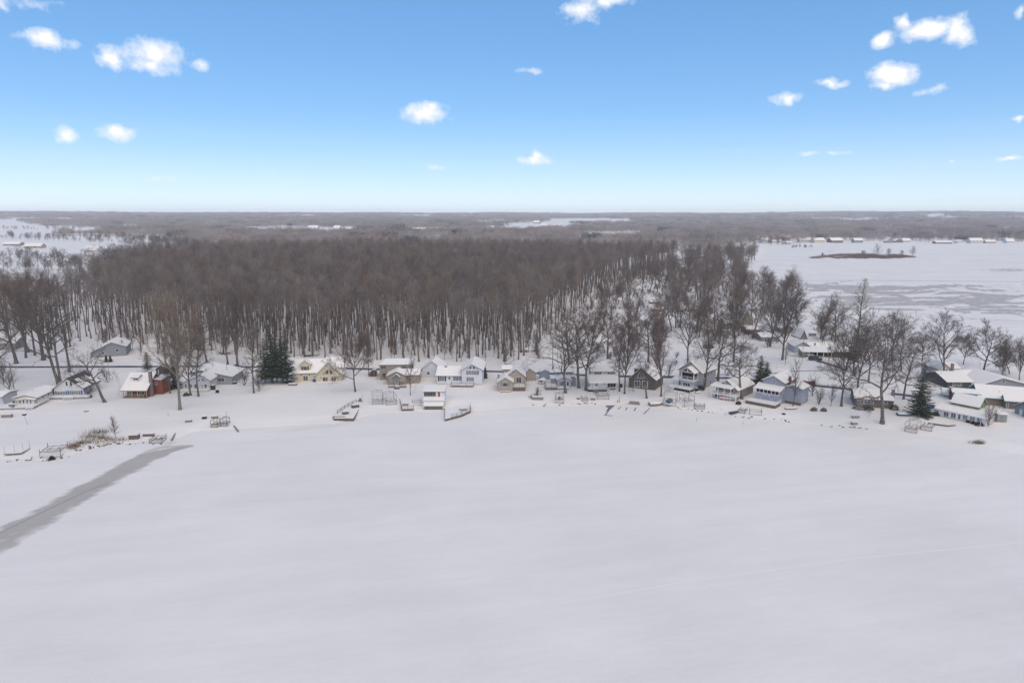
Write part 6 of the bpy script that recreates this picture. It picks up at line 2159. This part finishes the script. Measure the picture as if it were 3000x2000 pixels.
# open black ice shapes between the lifts (slots left by docks)
M_ICEG = mat('grey_ice', (0.16, 0.155, 0.15), .35, .25, .8, spec=.5)
for quad in ([(1776, 1187), (1802, 1187), (1793, 1195), (1787, 1200), (1776, 1215), (1794, 1217), (1793, 1219), (1770, 1216), (1780, 1204), (1773, 1204), (1779, 1199), (1782, 1193), (1775, 1193)],
             [(1809, 1198), (1818, 1191), (1821, 1191), (1812, 1199)], [(1831, 1201), (1836, 1193), (1839.5, 1193), (1834, 1202)],
             [(1856, 1203), (1861, 1194), (1865, 1194), (1859, 1204)], [(1884, 1212), (1902, 1195), (1905, 1195.5), (1887, 1213)], [(1835, 1184), (1838, 1179), (1840, 1179), (1837, 1184)]):
    P = [(*at_z(x, y), .012) for x, y in quad]
    me = mesh_from('open_ice', P, [tuple(range(len(P)))[::-1]], M_ICEG)
    tag(link('open_ice', me), kind='structure')


# ------------------------------------------------------------------ boats
def boat(label, px, py, L, w, hh, rz, hull, cover=None, z=0.0, name='boat', seats=True):
    p = ground(px, py)
    e = empty(name, (p.x, p.y, p.z + z), rz, label, 'boat')
    st = np.linspace(0, 1, 9)
    V, F = [], []
    for t in st:
        ww = w / 2 * (1 - max(0, (t - .45) / .55) ** 2.2) + .02
        x = (t - .5) * L
        rise = .25 * hh * max(0, (t - .5) / .5) ** 2
        V += [(x, -ww, hh + rise), (x, -ww * .75, .1 + rise), (x, 0, rise), (x, ww * .75, .1 + rise), (x, ww, hh + rise), (x, ww * .86, hh + rise - .02), (x, 0, .22 + rise), (x, -ww * .86, hh + rise - .02)]
    k = 8
    for i in range(len(st) - 1):
        for j in range(k):
            F.append((i * k + j, i * k + (j + 1) % k, (i + 1) * k + (j + 1) % k, (i + 1) * k + j))
    F += [tuple(range(k)), tuple(range((len(st) - 1) * k, len(st) * k))[::-1]]
    MB().add(V, F).build('hull', hull, e, True)
    if cover:
        CV, CF = [], []
        for t in st:
            ww = (w / 2 * (1 - max(0, (t - .45) / .55) ** 2.2) + .02) * 1.03
            x = (t - .5) * L
            rise = .25 * hh * max(0, (t - .5) / .5) ** 2
            hump = .45 * math.sin(math.pi * min(1, t * .9 + .08)) * hh
            CV += [(x, -ww, hh + rise + .01), (x, -ww * .5, hh + rise + hump * .8 + .03), (x, 0, hh + rise + hump + .04), (x, ww * .5, hh + rise + hump * .8 + .03), (x, ww, hh + rise + .01)]
        for i in range(len(st) - 1):
            for j in range(4):
                CF.append((i * 5 + j, i * 5 + j + 1, (i + 1) * 5 + j + 1, (i + 1) * 5 + j))
        MB().add(CV, CF).build('cover', cover, e, True)
    elif seats:
        for x in (-.2, .12):
            MB().box(x * L - .12, x * L + .12, -w * .38, w * .38, hh * .62, hh * .7).build('seat', M_WOODG, e)
    return e


M_HULLW = mat('white_hull', (.55, .56, .58), .4, .05, 2)
M_HULLG = mat('dark_green_hull', (.05, .065, .05), .5, .2, 2)
M_REDC = mat('red_cover', (.42, .05, .03), .6, .15, 2)
M_BLUEC = mat('blue_tarp', (.04, .09, .22), .6, .2, 2)
M_GREYC = mat('grey_cover', (.12, .13, .16), .8, .2, 2)
boat('white boat under a snow-covered tarp before the blue shed', 1589, 1121, 4.2, 2.2, .9, 1.3, M_HULLW, M_SNOW, .25)
boat('white boat with red cover under the two-level porch', 2133, 1172, 5.0, 1.8, .8, -.5, M_HULLW, M_REDC, .3)
boat('dark green rowboat pulled up on the shore below the leaning trunk', 2151, 1211, 3.2, 1.3, .5, .5, M_HULLG)
boat('grey-covered boat hanging in the canopied lift', 1961, 1186, 4.0, 2.0, .8, 1.2, M_HULLW, M_GREYC, .6)
boat('teal-hulled jet boat lying on snow left of the big spruce', 2649, 1217, 3.6, 1.8, .6, -.2, mat('teal_hull', (.03, .12, .13), .5), M_SNOW, 0)
boat('boat under blue tarp right of the big spruce', 2722, 1205, 4.8, 2.0, .9, .6, M_HULLW, M_BLUEC, .3)
boat('second boat under snow and tarp close to the white and green cottage', 2735, 1212, 4.4, 1.9, .8, .5, M_HULLG, M_SNOW, .2)
boat('upturned pale canoe lying by the annex shore', 2318, 1199, 3.6, .9, .35, .05, M_WOODG, M_SNOW, .1)
boat('snow-filled pontoon boat with dark sides beside the canopied lift', 1922, 1187, 4.2, 2.2, .7, .15, M_WOODG, M_SNOW, .1)
boat('canoe-shaped white tender under the dark deck rail', 2046, 1152, 2.2, .9, .4, .3, M_HULLW, M_SNOW, .05)

# tyre and fire ring
def ring(label, px, py, r, t, m, name):
    p = ground(px, py)
    b = MB()
    n = 16
    V, F = [], []
    for i in range(n):
        a = 2 * math.pi * i / n
        for j in range(6):
            c = 2 * math.pi * j / 6
            V.append(((r + t * math.cos(c)) * math.cos(a), (r + t * math.cos(c)) * math.sin(a), t + t * math.sin(c)))
    for i in range(n):
        for j in range(6):
            F.append((i * 6 + j, ((i + 1) % n) * 6 + j, ((i + 1) % n) * 6 + (j + 1) % 6, i * 6 + (j + 1) % 6))
    me = mesh_from(name, V, F, m, True)
    o = link(name, me, None, p)
    return tag(o, label, 'ring')


ring('dark ring of an old tyre on the snow by the annex', 2296, 1213, .42, .13, M_BLACK, 'tyre')
ring('low fire ring on the snow below the leaning bare tree', 253, 1205, .55, .07, M_STEEL, 'fire_ring')


# ------------------------------------------------------------------ vehicles
def suv(label, px, py, rz, paint, snow_top=False, L=4.9):
    p = ground(px, py)
    e = empty('parked_car', p, rz, label, 'car')
    w, hb, ht = 1.9, 1.0, 1.75
    prof = [(-L / 2, .42), (L / 2, .42), (L / 2, .85), (L / 2 - .35, hb), (L / 2 - 1.25, hb + .06), (-L / 2 + .05, hb + .02), (-L / 2, .8)]
    MB().prism([(x, -w / 2, z) for x, z in prof], (0, w, 0)).build('body', paint, e)
    cab = [(L / 2 - 1.3, hb + .062), (L / 2 - 2.0, ht), (-L / 2 + .45, ht), (-L / 2 + .1, hb + .03)]
    b = MB()
    wt = w * .40
    b.add([(x, -w / 2 + .06 if z < 1.3 else -wt, z) for x, z in cab] + [(x, w / 2 - .06 if z < 1.3 else wt, z) for x, z in cab],
          [(0, 1, 2, 3), (7, 6, 5, 4), (0, 4, 5, 1), (1, 5, 6, 2), (2, 6, 7, 3), (3, 7, 4, 0)])
    cb = b.build('cabin', paint, e)
    for s in (-1, 1):
        y = s * (w / 2 - .055)
        yt = s * (wt + .035)
        for (a, c) in ((.62, .95), (.12, .55), (-.42, .04)):
            x0, x1 = c * L / 2 * .62 - .35, a * L / 2 * .62 - .35
            x0, x1 = min(x0, x1), max(x0, x1)
            MB().hexa([(x0, y, hb + .14), (x1, y, hb + .14), (x1, y + s * .02, hb + .14), (x0, y + s * .02, hb + .14)],
                      [(x0, yt, ht - .12), (x1 - .12, yt, ht - .12), (x1 - .12, yt + s * .02, ht - .12), (x0, yt + s * .02, ht - .12)]).build('side_window', M_GLASS, cb)
        MB().box(L / 2 - .06, L / 2 + .02, s * .75 - .18, s * .75 + .18, .7, .86).build('headlight', M_TRIM, e)
        MB().box(-L / 2 - .02, -L / 2 + .05, s * .78 - .14, s * .78 + .14, .75, .98).build('tail_light', M_REDD, e)
        MB().box(L / 2 - 1.75, L / 2 - 1.5, s * (w / 2 + .02), s * (w / 2 + .16), hb + .1, hb + .26).build('mirror', paint, e)
        for x in (L / 2 - .95, -L / 2 + .95):
            n = 14
            ty = MB()
            y0, y1 = s * (w / 2 - .2), s * (w / 2 + .02)
            ring_ = [(x + .36 * math.cos(a), .36 + .36 * math.sin(a)) for a in np.linspace(0, 2 * math.pi, n, endpoint=False)]
            wh = ty.prism([(a, y0, c) for a, c in ring_], (0, y1 - y0, 0)).build('wheel', M_BLACK, e)
            ring_ = [(x + .2 * math.cos(a), .36 + .2 * math.sin(a)) for a in np.linspace(0, 2 * math.pi, n, endpoint=False)]
            MB().prism([(a, y1, c) for a, c in ring_], (0, s * .015, 0)).build('rim', M_ALU, wh)
    MB().hexa([(L / 2 - 1.36, -wt + .02, hb + .16), (L / 2 - 1.36, wt - .02, hb + .16), (L / 2 - 1.34, wt - .02, hb + .16), (L / 2 - 1.34, -wt + .02, hb + .16)],
              [(L / 2 - 1.95, -wt + .1, ht - .06), (L / 2 - 1.95, wt - .1, ht - .06), (L / 2 - 1.93, wt - .1, ht - .06), (L / 2 - 1.93, -wt + .1, ht - .06)]).build('windscreen', M_GLASS, e)
    if snow_top:
        MB().box(-L / 2 + .5, L / 2 - 2.1, -wt + .05, wt - .05, ht + .003, ht + .1).build('roof_snow', M_SNOW, e)
    return e


suv('dark green car parked on the drive beside the carport house', 2388, 1056, -.42, mat('dark_paint', (.02, .032, .032), .3, .1, 2, spec=.6))
suv('white car parked under the carport roof', 2367, 1043, -.35, M_HULLW, True, 4.4)
suv('snow-covered grey car on the neck of land between the cottages', 2076, 1020, .2, M_GREYC, True, 4.4)
ribbon('driveway', [ground(*p) for p in ((2396, 1058), (2420, 1064), (2450, 1074), (2480, 1084))], 2.2, M_ASPH, .04)
ribbon('driveway', [ground(*p) for p in ((2080, 1098), (2230, 1096), (2330, 1087), (2450, 1084))], .7, M_ASPH, .04)
ribbon('driveway', [ground(*p) for p in ((2312, 1041), (2340, 1045), (2362, 1048))], .9, M_BRBUSH, .04)

# trailer with blue edge, pots, barrel
crate('trailer', 'snow-topped blue trailer at the corner of the blue grey house', 690, 1110, 2.4, 1.6, 1.0, M_BLUEC, 'trailer', .1)
crate('wood_stack', 'dark firewood stack right of the blue grey house', 684, 1124, 2.0, 1.0, .6, M_BRBUSH, 'wood stack')
crate('planter', 'large dark planter pot with snow in front of the blue grey house', 625, 1141, 1.1, .9, 1.4, M_BRBUSH, 'planter')
crate('planter', 'second dark planter on the snow below the large planter', 637, 1150, .8, .7, .9, M_BLACK, 'planter')
crate('grill', 'snow-topped covered grill before the glazed gable of the yellow house', 948, 1123, 2.0, 1.0, 1.0, M_BLACK, 'grill', 0, .25)
crate('garden_table', 'snowy dark table at the right end of the yellow house patio', 993, 1120, 1.4, .9, .9, M_BRBUSH, 'table', 0, .25)
crate('bin', 'blue bin standing between the two parts of the yellow house', 921.5, 1118, .9, .8, 1.0, mat('blue_bin', (.02, .08, .30), .5), 'bin', 0)
crate('bench', 'snow-topped stone bench by the spruces and yellow house', 858, 1128, 2.6, 1.2, .5, M_STONEC, 'bench', .1)
crate('grill', 'snow-topped white grill at the right corner of the olive chalet', 1910, 1137, 1.0, .6, 1.1, M_TRIM, 'grill')
crate('deck_table', 'snow-covered table on the deck of the cream cottage', 37, 1192, 1.4, 1.0, .8, M_GREYC, 'table', 0, 1.85)
crate('chest', 'red chest under the two-level porch', 2116, 1168, 1.0, .7, .9, M_REDC, 'chest')
crate('wood_stack', 'rust-red woodpile under a torn cover behind the annex', 2370, 1128, 3.4, 1.6, 1.5, M_BRICK, 'woodpile', .4)
crate('crate', 'dark bin beside the woodpile behind the annex', 2356, 1140, 1.0, 1.0, .8, M_BLACK, 'bin', .2)
crate('planter', 'snow-capped dark pot at the wall of the screened-porch house', 2040, 1146, .7, .7, 1.0, M_BLACK, 'planter')
crate('air_unit', 'white air unit between pale blue house and olive chalet', 1819, 1134, .9, .7, 1.2, M_BLACK, 'air unit')
crate('garden_sign', 'signboard of white panels with dark wreaths by the bay road', 2287, 1080, 2.6, .3, 1.2, M_TRIM, 'sign')
crate('rack', 'pale dock frame standing by the bay behind the carport house', 2380, 984, 3.0, 1.0, 1.2, M_WOODG, 'rack')

# stones at the waterline
ROCK = []
for i in range(4):
    g = np.random.default_rng(900 + i)
    d = nrm(g.normal(0, 1, (14, 3)))
    import bmesh
    bm = bmesh.new()
    for v in d:
        bm.verts.new(tuple(v * g.uniform(.75, 1.1) * [.3, .24, .2] + [0, 0, .05]))
    bmesh.ops.convex_hull(bm, input=bm.verts)
    me = bpy.data.meshes.new('stone')
    bm.to_mesh(me); bm.free()
    me.materials.append(mat('stone', (.12, .105, .095), .9, .3, 4))
    ROCK.append(me)
g = np.random.default_rng(55)
runs = [((1640, 1184), (1760, 1180), 16), ((1975, 1192), (2060, 1206), 14), ((2070, 1208), (2200, 1226), 12), ((2230, 1225), (2340, 1236), 6), ((2440, 1246), (2560, 1258), 14),
        ((120, 1352), (200, 1338), 10), ((205, 1322), (330, 1300), 16), ((330, 1298), (480, 1300), 12), ((2395, 1243), (2440, 1250), 4), ((20, 1350), (60, 1346), 4), ((1560, 1188), (1600, 1186), 3)]
for a, c, n in runs:
    for i in range(n):
        t = g.uniform()
        p = ground(a[0] + (c[0] - a[0]) * t + g.normal(0, 2), a[1] + (c[1] - a[1]) * t + g.normal(0, 1.6))
        o = link('shore_stone', ROCK[int(g.integers(0, 4))], None, (p.x, p.y, p.z))
        s = g.uniform(.5, 1.5)
        o.scale = (s, s, s * .8)
        o.rotation_euler = (0, 0, g.uniform(0, 6))
        tag(o, 'small dark stone poking through the snow along the waterline', 'stone', 'stones along the waterline')

# fallen branches at the wood's edge
g = np.random.default_rng(66)
def brushpile(label, px, py, n, r, seed):
    p = ground(px, py)
    g = np.random.default_rng(seed)
    e = empty('brush_pile', p, 0, label, 'brush pile')
    for _ in range(n):
        a = g.uniform(0, 6.28)
        q = Vector((g.normal(0, r), g.normal(0, r * .5), g.uniform(.05, .5)))
        L = g.uniform(1, 3)
        MB().bar(q, q + Vector((math.cos(a) * L, math.sin(a) * L * .6, g.uniform(-.05, .5))), g.uniform(.04, .12)).build('branch', M_BRBUSH, e)
    return e


brushpile('tangle of fallen branches under the wood above the blue grey house', 660, 1037, 40, 2.2, 1)
brushpile('tangle of fallen branches behind the yellow house', 900, 1044, 30, 2.0, 2)
brushpile('brush heap at the wood edge by the snowy clearing', 1545, 1030, 40, 2.0, 3)

# ------------------------------------------------------------------ island and far shore
g = np.random.default_rng(88)
tr = []
ix, iy = scatter(ISLE, 3.0, 71)
kk = (.6 * vnoise(ix, iy, 14, 61) + .4 * vnoise(ix, iy, 5, 62)) > .44
ix, iy = ix[kk], iy[kk]
n = len(ix)
for rep in range(6):
    b0 = np.stack([ix + g.normal(0, 1, n), iy + g.normal(0, 1, n), np.maximum(height(ix, iy), 0)], -1)
    d = nrm(np.stack([g.normal(0, .5, n), g.normal(0, .5, n), np.ones(n)], -1))
    L = g.uniform(1.0, 3.4, (n, 1))
    u = nrm(np.cross(d, g.normal(0, 1, (n, 3)))) * .09
    tr.append(np.stack([b0 - u, b0 + u, b0 + d * L], 1).reshape(-1, 3))
V = np.concatenate(tr)
tag(link('island_brush', mesh_from('island_brush', V, np.arange(len(V)).reshape(-1, 3), M_TWIG)), 'low brown brush covering the little island in the bay', 'brush', kind='stuff')
for i, (b_, t_, l_) in enumerate((((2570, 757), 718, 'tallest bare tree on the little island'), ((2600, 756), 730, 'second tree on the island right of the tallest'), ((2640, 756), 735, 'small tree on the island near its right end'),
                                  ((2672, 755), 725, 'leafy-looking tree at the right tip of the island'), ((2530, 757), 735, 'thin tree left of the tallest island tree'), ((2410, 757), 742, 'stunted tree at the left tip of the island'))):
    T(b_, t_, 'maple', l_, 80 + i, .5, tw=M_TWIGY)

tr = []
PEN = [at_z(*p) for p in [(2320, 728), (2386, 727), (2384, 722), (2322, 721)]]
FAR = [
    ('pale two-storey house at the left end of the far shore', (2232, 712), (2256, 712), 704, 697, S_PALE, 12), ('long white house row second from left on the far shore', (2262, 713), (2292, 713), 707, 703, S_WHITE2, 12),
    ('tall white house above the left end of the far shore', (2292, 708), (2318, 708), 697, 689, S_WHITE2, 12), ('white house with broad roof left of the yellow far house', (2343, 711), (2378, 711), 703, 696, S_PALE, 12),
    ('yellow house on the far shore of the bay', (2386, 712), (2416, 712), 704, 697, S_YEL, 13), ('brown house with two snowy gables on the far shore', (2436, 711), (2470, 711), 704, 697, S_BROWN, 13),
    ('grey house alone in the middle of the far shore', (2503, 710), (2528, 710), 704, 698, S_GREY, 12), ('steep A-shaped snowy house on the far shore', (2596, 710), (2618, 710), 706, 697, S_GREY, 10),
    ('long low house right of the A-shaped one', (2622, 711), (2644, 711), 706, 700, S_BROWN, 12), ('snow-roofed house touching the long low one on the far shore', (2646, 711), (2668, 711), 705, 699, S_PALE, 12),
    ('low dark house at the water right of centre on the far shore', (2742, 714), (2790, 714), 710, 706, S_BROWN, 12), ('white-gabled cottage on the right part of the far shore', (2805, 713), (2824, 713), 708, 703, S_WHITE2, 12),
    ('tall pale house on the right part of the far shore', (2843, 713), (2880, 713), 705, 698, S_PALE, 13), ('long cottage right of the tall pale far house', (2888, 713), (2918, 713), 708, 703, S_STRAW, 12),
    ('last house before the right edge on the far shore', (2950, 713), (2972, 713), 707, 700, S_WHITE2, 12), ('low white cottage at the tip of the far spit', (2290, 717), (2318, 717), 711, 707, S_WHITE2, 9),
]
for (l_, a, c, ye, yr, wl, dp) in FAR:
    plain_house('lake_house', l_, a, c, ye, yr, dp, wl, 'y' if ('A-shaped' in l_ or 'gabled' in l_) else 'x', ((.15, .3), (.45, .6), (.75, .88)), group=None, over=.7, snow=.6)
FARL = [
    ('white gambrel barn in the snowy fields at left', (247, 741), (284, 741), 733, 722, S_WHITE2, 14, 'barn'), ('olive barn right of the white barn in the fields', (306, 746), (327, 746), 737, 731, S_OLIVE, 12, 'barn'),
    ('long low farm shed at the left edge of the fields', (8, 720), (56, 720), 715, 709, S_GREY, 14, 'barn'), ('tan farm building among hedges at left', (70, 728), (120, 728), 721, 714, S_STRAW, 14, 'barn'),
    ('white-roofed barn in the distant woods at left', (160, 684), (198, 684), 679, 672, S_GREY, 22, 'barn'), ('distant white pole barn under the radio mast', (347, 650), (362, 650), 646, 640, S_WHITE2, 30, 'barn'),
    ('distant long white building left of the row behind the wood', (808, 678), (860, 678), 674, 669, S_WHITE2, 22, 'house'), ('distant white roof second in the row behind the wood', (868, 678), (893, 678), 673, 668, S_WHITE2, 20, 'house'),
    ('distant gabled house third in the row behind the wood', (902, 675), (930, 675), 668, 661, S_PALE, 20, 'house'), ('distant white hip-roofed house fourth in the row behind the wood', (977, 676), (994, 676), 668, 661, S_WHITE2, 20, 'house'),
    ('distant snowy-roofed house fifth in the row behind the wood', (1014, 677), (1042, 677), 671, 666, S_GREY, 20, 'house'), ('distant wide white roof right of the middle gap', (1222, 680), (1256, 680), 673, 667, S_WHITE2, 22, 'house'),
    ('distant barn left of the far white field', (1490, 655), (1512, 655), 650, 643, S_GREY, 30, 'barn'), ('second distant barn left of the far white field', (1530, 656), (1556, 656), 650, 643, S_WHITE2, 30, 'barn'),
    ('third small distant barn by the far white field', (1562, 658), (1580, 658), 652, 646, S_BROWN, 30, 'barn'), ('distant house at the right of the far field', (1586, 664), (1602, 664), 660, 655, S_PALE, 24, 'house'),
    ('distant pale house below the far white field', (1620, 668), (1640, 668), 662, 657, S_PALE, 22, 'house'), ('pair-roofed far farm on the right-hand hills', (2702, 640), (2724, 640), 636, 630, S_WHITE2, 30, 'barn'),
]
for (l_, a, c, ye, yr, wl, dp, ct) in FARL:
    plain_house('farm_building', l_, a, c, ye, yr, dp, wl, 'x', ((.15, .3), (.6, .75)), cat=ct, over=.8, snow=.8)
p = ground(375, 652)
e = empty('radio_mast', p, 0, 'thin pale radio mast far off above the woods at left', 'mast')
b = MB()
for k in range(3):
    a = k * 2.094
    b.bar((1.2 * math.cos(a), 1.2 * math.sin(a), 0), (.5 * math.cos(a), .5 * math.sin(a), 75), .3)
b.build('mast_legs', M_ALU, e)
MB().bar((0, 0, 74), (0, 0, 84), .3).build('antenna', M_ALU, e)

# hedgerow and single trees in the fields at left
FT = [tree_meshes('field', 500 + i, 14, 'maple', .35) for i in range(2)]
g = np.random.default_rng(99)
hx, hy = [], []
for (a, c, n) in (((0, 792), (300, 790), 34), ((0, 760), (220, 770), 22), ((0, 700), (330, 712), 40), ((330, 712), (560, 752), 40), ((20, 695), (420, 700), 45), ((380, 748), (520, 758), 14), ((420, 704), (620, 740), 70), ((300, 698), (560, 722), 60), ((0, 672), (240, 674), 30), ((700, 690), (1060, 690), 30)):
    for i in range(n):
        t = g.uniform()
        q = ground(a[0] + (c[0] - a[0]) * t, a[1] + (c[1] - a[1]) * t + g.normal(0, 1.0))
        hx.append(q.x); hy.append(q.y)
hx, hy = np.array(hx), np.array(hy)
n = len(hx)
s = g.uniform(.45, 1.1, n)
gn_scatter('hedgerows', [joined(m) for m in FT], hx, hy, height(hx, hy) - .1, g.integers(0, 2, n), g.uniform(0, 6.28, n), np.stack([s, s, s], -1), 'thin lines of bare hedgerow trees across the far snowy fields', 'hedgerow')
# trees of the far bay shore between the houses
sx_, sy_ = [], []
for (a, c, n) in (((2190, 700), (2390, 704), 26), ((2390, 703), (3100, 704), 60), ((2320, 726), (2384, 725), 26), ((2250, 716), (2320, 717), 12)):
    for i in range(n):
        t = g.uniform()
        q = ground(a[0] + (c[0] - a[0]) * t, a[1] + (c[1] - a[1]) * t + g.normal(0, 1.2))
        sx_.append(q.x); sy_.append(q.y)
sx_, sy_ = np.array(sx_), np.array(sy_)
n = len(sx_)
s = np.where((np.arange(n) >= 86) & (np.arange(n) < 112), .35, 1.0) * g.uniform(.5, 1.2, n)
gn_scatter('far_shore_trees', [joined(m) for m in FT], sx_, sy_, np.maximum(height(sx_, sy_), 0) - .1, g.integers(0, 2, n), g.uniform(0, 6.28, n), np.stack([s, s, s], -1), 'bare trees in a loose line along the far shore of the bay', 'trees')


# ------------------------------------------------------------------ the air
hz = MB().box(-11500, 11500, -4500, 11500, -3.0, 135).build('haze', None)
tag(hz, kind='stuff')
hm = bpy.data.materials.new('haze')
hm.use_nodes = True
hn = hm.node_tree
hn.nodes.clear()
ho = hn.nodes.new('ShaderNodeOutputMaterial')
hv = hn.nodes.new('ShaderNodeVolumePrincipled')
hv.inputs['Color'].default_value = (0.95, 0.975, 1.0, 1)
hv.inputs['Density'].default_value = 1.05e-4
hv.inputs['Anisotropy'].default_value = 0.0
hn.links.new(hv.outputs[0], ho.inputs['Volume'])
hz.data.materials.append(hm)
